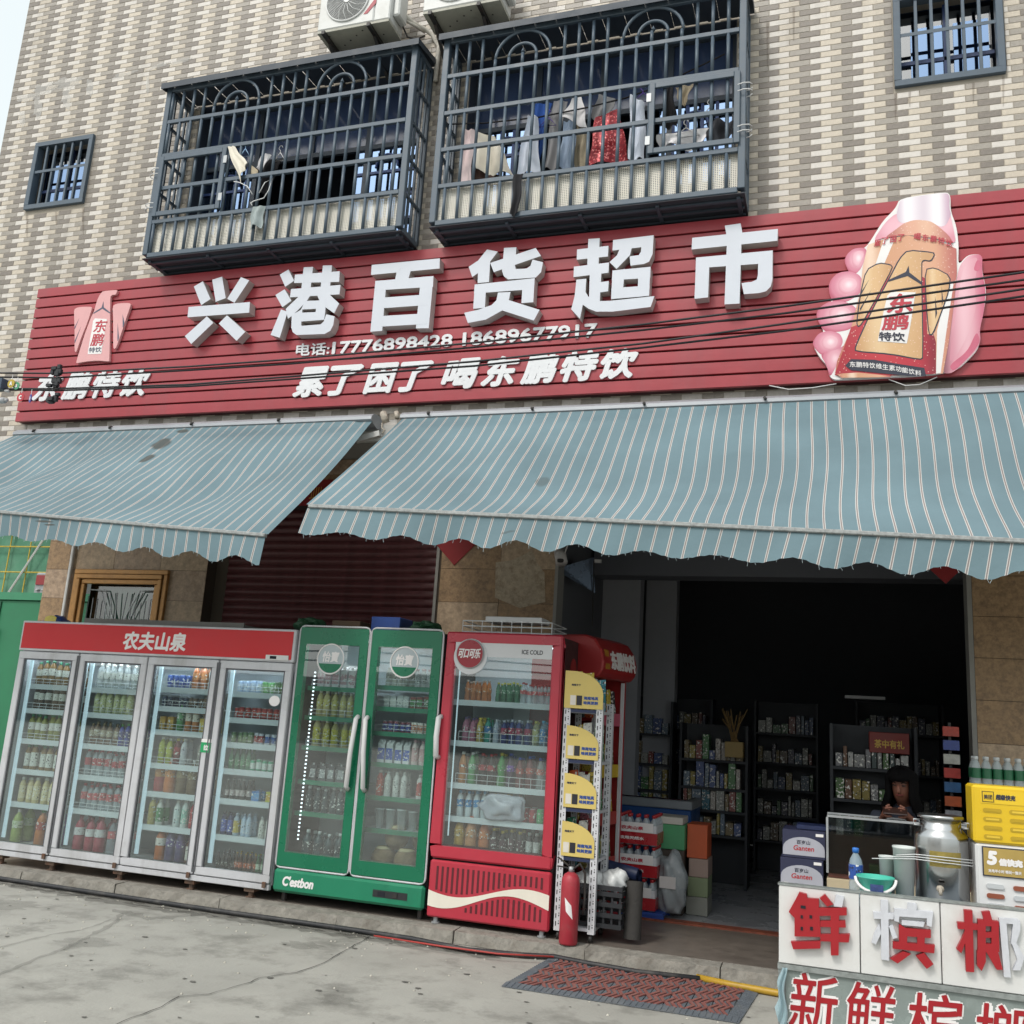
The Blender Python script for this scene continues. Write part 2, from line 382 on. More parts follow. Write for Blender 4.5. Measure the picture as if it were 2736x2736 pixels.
# wall tiles: a row of white and light grey, then a row of dark grey and beige set half a tile over
TP, RP = 0.1715, 0.0553
X0, Z0 = -0.07, 7.69           # centre of one white tile, measured
tcol = {'w': ('#cfc9c2', .07), 'g': ('#9a938a', .12), 'd': ('#7b736b', .16), 'b': ('#c3b8a8', .10)}
tmat = {k: M('wall_tile_'+k, c, .38, var=v, scale=40, bump=.25, bscale=160, dirt='#8a8378', dirt_amt=.25, dscale=3, streak='#7d756a', streak_amt=.50) for k, (c, v) in tcol.items()}
SIGN_Z = (4.29, 5.80)
tiles = []
r0 = int((ZB+.03-Z0)/RP)-1; r1 = int((10.6-Z0)/RP)+1
for r in range(r0, r1+1):
    zc = Z0+r*RP; even = (r % 2 == 0); off = 0 if even else TP/2
    for c in range(int((XL-X0)/TP)-2, int((2.6-X0)/TP)+3):
        xc = X0+off+c*TP; a = xc-TP/2+.0022; b = xc+TP/2-.0022; z0 = zc-RP/2+.002; z1 = zc+RP/2-.002
        k = ('w' if c % 2 == 0 else 'g') if even else ('b' if c % 2 == 0 else 'd')
        a = max(a, XL+.002)
        if b-a < .02 or z0 < ZB: continue
        if -8.0 < xc < 6 and SIGN_Z[0]+.12 < zc < SIGN_Z[1]-.12: continue      # behind the signboard
        segs = [(a, b)]
        for h in holes:
            if z1 > h[2]-.012 and z0 < h[3]+.012:
                ns = []
                for p, q in segs:
                    if q <= h[0]-.01 or p >= h[1]+.01: ns.append((p, q)); continue
                    if p < h[0]-.012: ns.append((p, h[0]-.01))
                    if q > h[1]+.012: ns.append((h[1]+.01, q))
                segs = ns
        for p, q in segs:
            if q-p > .012: tiles.append((k, p, q, z0, z1))
# those that show largest in the photograph stand as single pieces, the rest is one cladding part per colour
def vis_size(t):
    x = (t[1]+t[2])/2; z = (t[3]+t[4])/2; full = (t[2]-t[1]) > TP-.02
    inview = (-9.2 < x < 1.45) and (5.86 < z < 8.2) and not any(c0-.1 < x < c1+.05 and 5.8 < z < 7.85 for c0, c1 in CAGES)
    return (x*x + 7.62**2 + (z-1.55)**2) + (0 if (inview and full) else 1e6)
order = sorted(range(len(tiles)), key=lambda i: vis_size(tiles[i])); single = set(order[:290])
def tile_geo(mb, p, q, z0, z1, y, d=.003):
    e = .0025
    i = len(mb.v); mb.v += [(p, y+d, z0), (q, y+d, z0), (q, y+d, z1), (p, y+d, z1), (p+e, y, z0+e), (q-e, y, z0+e), (q-e, y, z1-e), (p+e, y, z1-e)]
    for f in ((4, 5, 6, 7), (0, 1, 5, 4), (1, 2, 6, 5), (2, 3, 7, 6), (3, 0, 4, 7)): mb.f.append(tuple(i+k for k in f))
bulk = {k: MB() for k in tcol}; tmb = MB(); tile_geo(tmb, -(TP/2-.0022), TP/2-.0022, -(RP/2-.002), RP/2-.002, 0); tme = {}
for k in tcol:
    tme[k] = tmb.mesh('tile_'+k); tme[k].materials.append(tmat[k])
for i, t in enumerate(tiles):
    k, p, q, z0, z1 = t; dy = random.uniform(-.0006, .0006)
    if i in single:
        o = bpy.data.objects.new('tile', tme[k]); COL.objects.link(o); o.location = ((p+q)/2, YW+.001+dy, (z0+z1)/2); adopt(o, bld)
    else: tile_geo(bulk[k], p, q, z0, z1, YW+.001+dy)
for k in tcol:
    o = bulk[k].build('wall_tiles', tmat[k], bld); tag(o, kind='stuff')
# dried wash marks of mortar on the tiles, upper left
m_wash = M('mortar_smear', '#dcdad6', .9, var=.1, alpha=.34)
def blotch(px, py, rx, ry, mat, name, tilt=0.0, y=YW-.0032):
    pts = []
    for k in range(22):
        t = 2*math.pi*k/22; r = random.uniform(.55, 1.15); dx, dy = rx*r*math.cos(t), ry*r*math.sin(t); pts.append((px+dx-dy*tilt*.3, py+dy+dx*tilt))
    q = [U(a, b, y) for a, b in pts]; MB().poly([tuple(v) for v in q][::-1]).build(name, mat, bld)
for (a, b, rx, ry, tl) in ((72, 262, 34, 14, -.2), (120, 238, 40, 16, -.25), (180, 222, 46, 15, -.25), (178, 262, 16, 34, 0), (100, 285, 12, 40, 0), (240, 232, 10, 26, 0), (330, 200, 36, 7, -.3), (420, 178, 40, 6, -.3), (480, 165, 34, 6, -.3), (60, 320, 10, 26, 0), (395, 230, 5, 28, 0)): blotch(a, b, rx, ry, m_wash, 'mortar_smear', tl)
m_run = M('rust_run', '#5f4a38', .9, var=.2, scale=20, alpha=.24)
for (a, b, L_) in ((2392, 250, 70), (2430, 246, 40), (2600, 222, 55), (2680, 205, 80), (72, 575, 60), (150, 566, 35), (222, 556, 70), (900, 150, 26), (1205, 95, 20), (2050, 60, 120), (2120, 20, 90)):
    q = [U(a-3, b, YW-.0036), U(a+4, b-1, YW-.0036), U(a+2, b+L_, YW-.0036), U(a-1, b+L_, YW-.0036)]; MB().poly([tuple(v) for v in q]).build('rust_run', m_run, bld)
# ---------------- upper windows with bars
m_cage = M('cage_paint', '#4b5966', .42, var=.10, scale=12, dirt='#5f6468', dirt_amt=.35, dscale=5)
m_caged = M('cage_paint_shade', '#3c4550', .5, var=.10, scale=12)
m_blue = M('blue_window_frame', '#23365e', .5, var=.1)
m_pane = glass_mat('window_glass', '#8fa3c5', .25, .02)
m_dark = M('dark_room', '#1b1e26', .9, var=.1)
m_curt = M('pale_curtain', '#b5c9e4', .85, var=.12, scale=8)
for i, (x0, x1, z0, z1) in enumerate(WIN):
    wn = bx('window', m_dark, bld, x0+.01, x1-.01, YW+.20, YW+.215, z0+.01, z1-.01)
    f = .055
    fr = MB()
    for a in ((x0, x1, z0, z0+f), (x0, x1, z1-f, z1), (x0, x0+f, z0+f, z1-f), (x1-f, x1, z0+f, z1-f)): fr.box(a[0], a[1], YW-.035, YW+.06, a[2], a[3])
    fr.build('window_frame', m_cage, wn, bevel=.004)
    n = 5
    for k in range(1, n+1):
        xx = x0+f+(x1-x0-2*f)*k/(n+1); bx('bar', m_cage, wn, xx-.013, xx+.013, YW-.02, YW+.006, z0+f, z1-f, .003)
    bx('cross_bar', m_cage, wn, x0+f, x1-f, YW-.024, YW-.0205, (z0+z1)/2+.03, (z0+z1)/2+.062); 
    bx('pane', m_pane, wn, x0+f, x1-f, YW+.13, YW+.134, z0+f, z1-f)
    for k in (0, 1):
        xa = x0+f+(x1-x0-2*f)*(.12 if k == 0 else .58); xb = xa+(x1-x0)*.32
        bx('mirror_pane', glass_mat('sky_pane', '#5f7395', .55, .03, 0, '#a3bfe6'), wn, xa, xb, YW+.11, YW+.125, z0+f, z0+.72*(z1-z0))
    bx('sash', m_blue, wn, (x0+x1)/2-.02, (x0+x1)/2+.02, YW+.10, YW+.129, z0+f, z1-f)
    bx('sash', m_blue, wn, x0+f, x1-f, YW+.10, YW+.128, z0+.32*(z1-z0), z0+.32*(z1-z0)+.035)
# ---------------- rooms and blue windows behind the cages
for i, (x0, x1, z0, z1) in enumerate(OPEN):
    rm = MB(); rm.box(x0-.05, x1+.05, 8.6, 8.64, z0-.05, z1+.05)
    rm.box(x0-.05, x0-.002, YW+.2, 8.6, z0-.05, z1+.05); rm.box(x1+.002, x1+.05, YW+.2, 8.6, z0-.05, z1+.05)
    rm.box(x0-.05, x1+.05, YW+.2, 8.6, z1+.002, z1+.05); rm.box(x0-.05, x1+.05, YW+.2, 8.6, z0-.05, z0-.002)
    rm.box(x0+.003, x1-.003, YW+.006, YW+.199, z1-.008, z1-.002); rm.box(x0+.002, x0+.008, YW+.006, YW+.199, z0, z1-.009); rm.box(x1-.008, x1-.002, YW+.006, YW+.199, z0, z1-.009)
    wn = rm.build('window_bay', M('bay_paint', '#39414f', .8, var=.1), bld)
    mb = MB(); W = x1-x0; zt = z0+.62*(z1-z0)
    for xx in (x0, x0+W*.25, x0+W*.5, x0+W*.75, x1-.05): mb.box(xx, xx+.05, YW+.16, YW+.2, z0, z1)
    for zz in (z0, zt, z1-.05): mb.box(x0, x1, YW+.162, YW+.198, zz, zz+.05)
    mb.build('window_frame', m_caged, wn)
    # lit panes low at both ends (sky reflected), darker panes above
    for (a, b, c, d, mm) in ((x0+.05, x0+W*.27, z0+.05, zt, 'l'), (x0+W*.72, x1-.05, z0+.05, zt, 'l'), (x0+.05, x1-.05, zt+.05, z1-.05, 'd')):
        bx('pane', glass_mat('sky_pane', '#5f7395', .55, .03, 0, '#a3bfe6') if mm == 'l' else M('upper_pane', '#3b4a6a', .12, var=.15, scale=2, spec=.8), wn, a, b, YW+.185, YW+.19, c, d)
        if mm == 'l':
            gb = MB()
            for t in range(1, 5): gb.box(a+(b-a)*t/5-.014, a+(b-a)*t/5+.014, YW+.168, YW+.182, c, d)
            for t in range(1, 4): gb.box(a, b, YW+.17, YW+.181, c+(d-c)*t/4-.014, c+(d-c)*t/4+.014)
            xc = (a+b)/2; pts = [(xc+.12*math.cos(math.pi*t/10), YW+.165, d-.22+.14*math.sin(math.pi*t/10)) for t in range(11)]
            gb.tube(pts, .014, 6); gb.build('lattice', M('blue_lattice', '#2b4478', .5, var=.1), wn)

# ================================================================ ground-floor walls
m_stone = M('stone_tile', '#ab937c', .5, var=.30, scale=26, bump=.3, bscale=30, dirt='#7d654e', dirt_amt=.8, dscale=14)
m_stone2 = M('stone_tile_brown', '#987c5c', .5, var=.30, scale=26, bump=.3, bscale=30, dirt='#6a5440', dirt_amt=.8, dscale=14)
m_stone3 = M('stone_tile_pale', '#b19a80', .55, var=.3, scale=24, bump=.3, bscale=30, dirt='#86705a', dirt_amt=.5, dscale=7)
m_joint = M('dark_joint', '#4a4036', .9, var=.1)
def tiled(x0, x1, z0, z1, tw, th, zoff=0.0, xoff=0.0, holes=(), brown=0.12):
    w0 = wall_with_holes(x0, x1, z0, z1, list(holes), YL+.008, YL+.16).build('lower_wall', m_joint, bld)
    z = z0-((z0-zoff) % th)
    while z < z1-.01:
        a, b = max(z+.002, z0), min(z+th-.002, z1); x = x0-((x0-xoff) % tw)
        while x < x1-.01:
            p, q = max(x+.002, x0), min(x+tw-.002, x1)
            if q-p > .02 and b-a > .02:
                segs = [(p, q, a, b)]
                for h in holes:
                    ns = []
                    for (p_, q_, a_, b_) in segs:
                        if q_ <= h[0] or p_ >= h[1] or b_ <= h[2] or a_ >= h[3]: ns.append((p_, q_, a_, b_)); continue
                        if p_ < h[0]: ns.append((p_, h[0], a_, b_))
                        if q_ > h[1]: ns.append((h[1], q_, a_, b_))
                        pp, qq = max(p_, h[0]), min(q_, h[1])
                        if b_ > h[3]: ns.append((pp, qq, h[3], b_))
                        if a_ < h[2]: ns.append((pp, qq, a_, h[2]))
                    segs = ns
                for (p_, q_, a_, b_) in segs:
                    if q_-p_ > .02 and b_-a_ > .02:
                        mm = random.random(); mm = m_stone2 if mm < brown else (m_stone3 if mm > .75 else m_stone)
                        MB().box(p_, q_, YL+random.uniform(-.001, .001), YL+.007, a_, b_).build('wall_panel', mm, w0)
            x += tw
        z += th
    return w0
GW = (-7.54, -6.37, 1.2, 2.835)          # window with the gilt frame
tiled(-7.95, -5.94, ZP, ZB-.17, .58, .305, 0.09, -7.66, [GW], .08)
tiled(-3.44, -2.33, ZP, ZB-.17, .58, .305, 0.14, -3.42, (), .75)
tiled(1.005, 5.5, ZP, ZB-.17, .60, .315, 0.04, 1.005, (), .65)
tiled(-5.94, -3.44, 3.55, ZB-.17, .58, .305, 0.14, -5.94, (), .6)
# returns of the pillars and the plain trims beside the openings
m_trim = M('grey_trim', '#8d8b86', .6, var=.1)
bx('pillar_return', M('return_stone', '#5d5348', .7, var=.1), bld, -5.95, -5.80, YL+.161, YL+.3, ZP, 3.55)
bx('door_trim', m_trim, bld, 0.97, 1.004, YL-.004, YL+.2, ZP, 3.95)
bx('door_trim', m_trim, bld, -2.329, -2.30, YL-.004, YL+.2, ZP, 3.95)
bx('shutter_trim', m_trim, bld, -3.47, -3.441, YL-.003, YL+.12, ZP, 3.55)
bx('door_lintel', M('lintel_dark', '#70727a', .7, var=.1), bld, -2.3, .97, YL+.02, YL+.3, 3.35, ZB-.17)
# peeled render on the pillar beside the door
m_plaster = M('peeled_plaster', '#b3a48f', .9, var=.2, scale=25, bump=.5, bscale=60, dirt='#75654f', dirt_amt=.8, dscale=16)
shape_y('peeled_patch', [[(870, 1900), (875, 1700), (960, 1690), (1030, 1660), (1080, 1630), (1105, 1700), (1150, 1760), (1155, 1925), (1010, 1960)]], m_plaster, bld, lambda x, y: (912+x*.472, 700+y*.472), YL-.004, YL-.001)
# roller shutter: every slat a piece
m_shut = M('shutter_slat', '#5e3032', .42, var=.28, scale=10, dirt='#3a1e20', dirt_amt=.6, dscale=8)
sh = bx('roller_shutter', M('shutter_guide', '#3c2a28', .6, var=.1), bld, -5.80, -3.47, YL+.16, YL+.19, ZP, 3.55)
sm = MB(); n = 6
for k in range(n):
    t0, t1 = math.pi*k/n, math.pi*(k+1)/n
    z0, z1 = -.038+.076*k/n, -.038+.076*(k+1)/n
    y0, y1 = -.016*math.sin(t0), -.016*math.sin(t1)
    sm.quad((-1.163, y0, z0), (1.163, y0, z0), (1.163, y1, z1), (-1.163, y1, z1))
sme = sm.mesh('shutter_slat', True); sme.materials.append(m_shut)
z = ZP+.04
while z < 3.5:
    o = bpy.data.objects.new('slat', sme); COL.objects.link(o); o.location = (-4.635, YL+.158, z); adopt(o, sh); z += .079
# gilt window
m_gold = M('gilt_frame', '#b0824c', .38, metal=.35, var=.15, scale=12, dirt='#7a5230', dirt_amt=.5, dscale=9)
x0, x1, z0, z1 = GW
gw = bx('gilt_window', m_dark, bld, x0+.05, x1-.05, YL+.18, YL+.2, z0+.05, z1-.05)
for k, (a, b, pr) in enumerate(((0, .05, .035), (.052, .10, .055), (.102, .15, .03))):
    for (p, q, c, d) in ((x0+a, x1-a, z1-b, z1-a), (x0+a, x0+b, z0, z1-b), (x1-b, x1-a, z0, z1-b)):
        bx('moulding', m_gold, gw, p, q, YL-pr, YL+.02, c, d, .006)
bx('pane', glass_mat('green_glass', '#a9c4bd', .10), gw, x0+.15, x1-.15, YL+.08, YL+.085, z0, z1-.15)
bx('curtain', M('mint_curtain', '#c4dcd4', .9, var=.15, scale=9), gw, x0+.34, x1-.30, YL+.10, YL+.11, z0, z1-.18)
m_steel = M('steel_bar', '#c3c7ca', .35, metal=.15, var=.05)
xa, xb = x0+.17, x1-.17; xc = (xa+xb)/2; zt = z1-.22
for k in range(6):
    for s_ in (-1, 1):
        xx = xc+s_*(.42-.058*k); MB().tube([(xx, YL+.045, z0), (xx, YL+.045, zt-.05-.02*k)], .0052, 6).build('grille_bar', m_steel, gw, True)
for k in range(-3, 4):
    if k: MB().tube([(xc+.008*k, YL+.042, z0), (xc+.01*k, YL+.042, z0+.75), (xc+.03*k, YL+.042, z1-.62), (xc+.055*k+.01*k*abs(k), YL+.042, zt-.01)], .0058, 6).build('grille_bar', m_steel, gw, True)
for s_ in (-1, 1):
    MB().tube([(xc+s_*.01, YL+.04, z0+.8), (xc+s_*.05, YL+.04, z1-.55), (xc+s_*.13, YL+.04, z1-.38), (xc+s_*.22, YL+.04, zt+.01), (xc+s_*.41, YL+.04, zt+.015)], .0065, 6).build('grille_bar', m_steel, gw, True)
MB().tube([(xa, YL+.038, 2.02), (xb, YL+.038, 2.02)], .007, 6).build('grille_bar', m_steel, gw, True)
MB().tube([(-7.60, YL-.03, ZP), (-7.60, YL-.03, 3.95)], .022, 8).build('drain_pipe', M('white_pipe', '#c9c9c7', .5, var=.05), bld, True)

# ================================================================ shop room behind the open door
m_in = M('room_paint', '#62646a', .8, var=.08); m_fl = M('room_floor', '#a9abb0', .28, var=.08, scale=3, spec=.5)
YB = 14.5
fl = bx('room_floor', m_fl, None, -5.9, 5.2, 8.123, YB, .002, ZP-.002); tag(fl, kind='structure')
rw = bx('room_walls', m_in, bld, -5.95, 5.25, YB, YB+.1, ZP, 3.96)
bx('room_wall', m_in, rw, -2.46, -2.34, YL+.17, 10.2, ZP, 3.96); bx('room_wall', m_in, rw, 5.1, 5.2, YL+.17, YB, ZP, 3.96)
bx('room_wall', m_in, rw, -5.9, -5.8, YL+.32, YB, ZP, 3.96); bx('room_ceiling', M('room_ceiling', '#5a5c62', .9, var=.05), rw, -5.95, 5.25, YL+.31, YB, 3.97, 4.02)
bx('ceiling_beam', M('room_beam', '#6f727a', .8, var=.05), rw, -2.3, 5.0, 9.4, 9.7, 3.05, 3.96)
for (pa, pb, yy) in ((1598, 1708, 10.02), (1724, 1806, 10.75)): bx('room_wall', M('room_wall_pale', '#a9abb2', .8, var=.06), rw, U(pa, 1700, yy).x, U(pb, 1700, yy).x, yy, yy+.2, ZP, 3.96)
m_sill = M('threshold_paint', '#8a4a36', .6, var=.3, scale=8, dirt='#4a3a32', dirt_amt=.9, dscale=9)
bx('threshold', m_sill, bld, -2.3, .97, YL+.0, YL+.12, ZP, ZP+.014)
# ================================================================ signboard
YS = 7.5
sign = thing('signboard', 'long red slatted shop signboard with big white raised characters above the awnings', 'signboard', (-3.3, 7.5, 4.29))
m_red = M('sign_red', '#a03e46', .36, var=.07, scale=4, dirt='#8a363c', dirt_amt=.35, dscale=2.2, spec=.45, streak='#8f4d52', streak_amt=.45)
m_redd = M('sign_backing', '#3d1418', .7, var=.1)
bx('backing_board', m_redd, sign, -8.088, 3.4, YS+.035, YS+.11, 4.295, 5.795)
NS = 13; ph = (5.80-4.29)/NS
for i in range(NS):
    z0 = 4.29+i*ph; sag = .0015
    mb = MB(); x = -8.09; xr = 3.4
    # plank with a rounded lower lip and a dark joint above it
    prof = [(YS+.034, z0), (YS+.002, z0), (YS+.0, z0+.002), (YS-.0005, z0+ph*.5), (YS+.0, z0+ph-.019), (YS+.012, z0+ph-.014), (YS+.034, z0+ph-.014)]
    n = len(prof); b = len(mb.v)
    for xx in (x+random.uniform(-.004, .004), xr): mb.v += [(xx, p[0], p[1]) for p in prof]
    for k in range(n-1): mb.f.append((b+k, b+n+k, b+n+k+1, b+k+1))
    mb.f.append(tuple(range(b, b+n))); mb.f.append(tuple(range(b+n, b+2*n))[::-1])
    o = mb.build('slat', m_red, sign); fixn(o.data)
m_let = M('letter_face', '#c9cdd6', .35, var=.03, scale=3); m_lets = M('letter_side', '#b3aeab', .5, var=.08, scale=4)
YF = 7.395
def f2(x, y): return (480+x*.2329, 660+y*.2329)
def f3(x, y): return (980+x*.2588, 650+y*.2588)
def f4(x, y): return (1500+x*.3106, 580+y*.3106)
BIG = [
 ('raised_character', f2, [[(165,455),(268,395),(355,598),(248,668)], [(375,378),(488,342),(530,588),(415,630)], [(705,347),(800,385),(630,642),(548,595)], [(105,690),(808,633),(800,755),(92,808)], [(315,798),(388,872),(135,1115),(62,1025)], [(545,785),(755,975),(655,1078),(452,880)]]),
 ('raised_character', f2, [[(1250,260),(1315,388),(1212,458),(1150,318)], [(1205,487),(1283,618),(1180,692),(1100,552)], [(1165,718),(1240,745),(1150,1042),(1045,1010)], [(1425,235),(1532,230),(1500,500),(1395,500)], [(1645,215),(1750,212),(1725,480),(1618,480)], [(1325,320),(1838,280),(1832,402),(1315,415)], [(1280,485),(1848,437),(1835,545),(1268,580)], [(1375,565),(1510,545),(1455,630),(1300,785),(1245,825),(1220,712)], [(1575,545),(1710,535),(1765,590),(1832,650),(1775,762),(1670,690),(1605,612)], [(1445,622),(1680,612),(1672,705),(1395,720)], [(1290,785),(1412,712),(1395,905),(1283,935)], [(1283,920),(1395,875),(1400,908),(1620,890),(1655,860),(1685,775),(1780,798),(1765,900),(1730,965),(1665,1000),(1345,1012),(1300,980)], [(1568,700),(1682,615),(1672,760),(1660,838),(1558,846)], [(1395,757),(1672,745),(1660,838),(1395,858)]]),
 ('raised_character', f3, [[(52,225),(755,157),(752,262),(45,328)], [(320,250),(470,235),(425,385),(290,390)], [(90,390),(205,382),(160,905),(38,915)], [(560,350),(690,340),(640,878),(508,880)], [(89,392),(689,340),(685,450),(85,490)], [(180,562),(650,528),(645,638),(170,672)], [(170,752),(625,725),(620,835),(150,862)]]),
 ('raised_character', f3, [[(1242,65),(1352,88),(1275,190),(1195,275),(1090,350),(1052,245),(1150,180)], [(1150,285),(1275,175),(1262,402),(1145,412)], [(1418,50),(1545,42),(1530,235),(1540,268),(1650,262),(1690,235),(1712,170),(1820,198),(1800,300),(1745,355),(1460,375),(1415,340),(1398,290)], [(1275,205),(1745,50),(1800,132),(1312,300)], [(1115,428),(1735,362),(1728,475),(1108,520)], [(1116,430),(1235,415),(1220,668),(1100,678)], [(1612,380),(1734,364),(1720,610),(1598,620)], [(1355,512),(1485,505),(1465,600),(1400,695),(1230,790),(1045,825),(1008,720),(1150,690),(1290,640),(1340,590)], [(1455,585),(1785,690),(1725,800),(1398,695),(1415,600)]]),
 ('raised_character', f4, [[(135,280),(405,248),(400,340),(132,368)], [(232,190),(330,183),(318,440),(222,440)], [(108,428),(410,392),(405,480),(105,518)], [(245,470),(345,460),(330,735),(238,700)], [(330,562),(408,552),(402,640),(328,650)], [(130,540),(215,532),(208,640),(185,755),(160,875),(85,795),(115,680)], [(205,640),(235,690),(325,725),(420,722),(800,682),(768,775),(440,815),(300,815),(235,790),(185,755)], [(445,200),(795,158),(785,250),(440,290)], [(690,240),(794,160),(785,320),(755,385),(710,405),(595,420),(588,340),(665,330),(685,300)], [(510,255),(612,245),(590,330),(475,448),(415,390),(480,330)], [(440,462),(768,430),(765,525),(435,545)], [(432,615),(760,590),(755,680),(428,708)], [(441,464),(545,450),(525,700),(429,706)], [(665,440),(767,432),(754,678),(655,690)]]),
 ('raised_character', f4, [[(1405,75),(1542,55),(1562,170),(1425,185)], [(1125,180),(1862,103),(1858,205),(1120,280)], [(1425,180),(1550,170),(1532,745),(1403,752)], [(1158,350),(1818,288),(1815,395),(1155,442)], [(1159,352),(1275,340),(1262,692),(1145,705)], [(1695,300),(1817,290),(1815,540),(1800,600),(1760,640),(1700,655),(1570,665),(1550,570),(1640,558),(1680,540),(1690,500)]]),
]
CHN = ['leftmost', 'second', 'third', 'fourth', 'fifth', 'rightmost']
for i, (nm, f, polys) in enumerate(BIG):
    o = shape_y(nm, polys, m_lets, sign, f, YF+.0048, YS-.004, .0003); o.data.update()
    shape_y('letter_face', polys, m_let, o, f, YF, YF+.0004, .0003)
# phone number and slogan: flat cut-out letters a little proud of the slats
m_wl = M('white_cutout', '#dcdde0', .45, var=.04, scale=5)
YT = YS-.006
def f5(x, y): return (770+x*.2588, 850+y*.2588)
def f6(x, y): return (1220+x*.2588, 850+y*.2588)
text_y('phone_number', '电话:', m_wl, sign, f5(80, 398), f5(425, 382), 33, YT, .003, 0, .008)
text_y('phone_number', '17776898428', m_wl, sign, f5(452, 378), f5(1695, 298), 33, YT, .0055, 0, .008)
text_y('phone_number', '18689677917', m_wl, sign, f6(60, 292), f6(1450, 200), 36, YT, .0055, 0, .008)
def row(s, L, R, h, bold=.0125, shear=.25, name='slogan_character'):
    n = len(s)
    for i, ch in enumerate(s):
        a = (L[0]+(R[0]-L[0])*i/n, L[1]+(R[1]-L[1])*i/n); b = (L[0]+(R[0]-L[0])*(i+.97)/n, L[1]+(R[1]-L[1])*(i+.97)/n)
        text_y(name, ch, m_wl, sign, a, b, h, YT, bold, shear, .012)
row('累了困了', f5(45, 830), f5(1500, 752), 80); row('喝东鹏特饮', f5(1575, 748), f6(1885, 618), 80)
def f8(x, y): return (x*.2588, 950+y*.2588)
row('东鹏特饮', f8(330, 482), f8(1540, 418), 72)
# bird emblem at the left end
def f7(x, y): return (180+x*.1139, 760+y*.1139)
m_pink = M('emblem_pink', '#d8a2a3', .45, var=.04); m_navy = M('emblem_navy', '#4a4f63', .5, var=.05); m_prr = M('print_red', '#b83a48', .5, var=.05); m_wh = M('print_white', '#e6e3e2', .5, var=.03)
em = shape_y('bird_emblem', [[(800,200),(840,160),(1160,130),(1172,160),(1135,245),(1060,245),(1010,290),(1005,700),(990,1790),(970,1810),(700,1785),(400,1815),(235,1850),(205,1835),(400,1200),(560,770),(620,660),(700,380),(760,250)],
    [(160,590),(250,540),(400,525),(560,530),(585,555),(480,880),(330,1250),(220,1570),(195,1590),(175,1560),(175,1100),(165,800)],
    [(1065,510),(1150,460),(1300,440),(1460,440),(1495,480),(1400,750),(1280,1120),(1150,1480),(1110,1515),(1080,1490),(1080,900)]], m_pink, sign, f7, YS-.03, YS-.003, .0004, 1)
for _p in ([[(850,400),(858,540),(1005,655),(1005,690),(822,575),(618,692),(625,660),(805,545)], [(280,800),(180,1050),(172,1050),(172,1010)], [(325,985),(185,1375),(176,1370),(178,1320)], [(1300,705),(1345,900),(1315,1010),(1300,1010)], [(1183,900),(1215,1250),(1190,1340),(1178,1320)]]): shape_y('emblem_line', [_p], m_navy, em, f7, YS-.0312, YS-.0302)
shape_y('emblem_plate', [[(605,860),(650,800),(930,815),(925,870),(890,990),(880,1130),(870,1250),(820,1470),(805,1600),(790,1630),(480,1640),(490,1560),(530,1320),(580,1050)]], m_wh, em, f7, YS-.032, YS-.0303)
YE = YS-.0325
text_y('emblem_text', '东', m_prr, em, f7(600, 1135), f7(905, 1120), 33, YE, .0035, .12); text_y('emblem_text', '鹏', m_prr, em, f7(530, 1455), f7(835, 1440), 33, YE, .003, .1)
text_y('emblem_text', '特饮', m_navy, em, f7(500, 1605), f7(795, 1590), 14, YE, .0014, 0)
# cut-out advertising board at the right end: a hand round a bottle
def f9(x, y): return (2100+x*.3106, 480+y*.3106)
def print_grad(name, stops, kind='LINEAR', rot=0.0, drops=0.0):
    """printed picture: colour bands across the printed shape, optional printed droplets"""
    m = bpy.data.materials.new(name); m.use_nodes = True; t = m.node_tree; b = t.nodes['Principled BSDF']; b.inputs['Roughness'].default_value = .32
    tc = t.nodes.new('ShaderNodeTexCoord'); mp = t.nodes.new('ShaderNodeMapping'); t.links.new(tc.outputs['Generated'], mp.inputs[0])
    if kind == 'SPHERICAL': mp.inputs['Location'].default_value = (-1.05, -.5, -1.15); mp.inputs['Scale'].default_value = (1.7, 0, 1.7); mp.inputs['Location'].default_value = (-.95, 0, -.95)
    else: mp.inputs['Rotation'].default_value = (0, rot, 0)
    g_ = t.nodes.new('ShaderNodeTexGradient'); g_.gradient_type = kind; t.links.new(mp.outputs[0], g_.inputs[0])
    r = t.nodes.new('ShaderNodeValToRGB'); r.color_ramp.interpolation = 'EASE'; el = r.color_ramp.elements; el[0].position, el[0].color = stops[0][0], hx(stops[0][1]); el[1].position, el[1].color = stops[-1][0], hx(stops[-1][1])
    for q, c_ in stops[1:-1]: e = el.new(q); e.color = hx(c_)
    t.links.new(g_.outputs[0], r.inputs[0]); src = r.outputs[0]
    if drops:
        v = t.nodes.new('ShaderNodeTexVoronoi'); v.inputs['Scale'].default_value = 42; t.links.new(tc.outputs['Object'], v.inputs[0])
        mr = t.nodes.new('ShaderNodeMapRange'); mr.inputs[1].default_value = .22; mr.inputs[2].default_value = .12; mr.inputs[4].default_value = drops; t.links.new(v.outputs['Distance'], mr.inputs[0])
        x = t.nodes.new('ShaderNodeMix'); x.data_type = 'RGBA'; t.links.new(mr.outputs[0], x.inputs[0]); t.links.new(src, x.inputs[6]); x.inputs[7].default_value = hx('#f2d8cc'); src = x.outputs[2]
    t.links.new(src, b.inputs['Base Color']); _mats[name] = m; return m
m_hand = print_grad('print_hand_pink', ((0, '#b8566e'), (.25, '#cf7f94'), (.6, '#dfa3b2'), (1, '#efc9d2')), 'SPHERICAL'); m_hand2 = print_grad('print_hand_light', ((0, '#d893a4'), (.4, '#e6b4c0'), (1, '#f4dde2')), 'SPHERICAL')
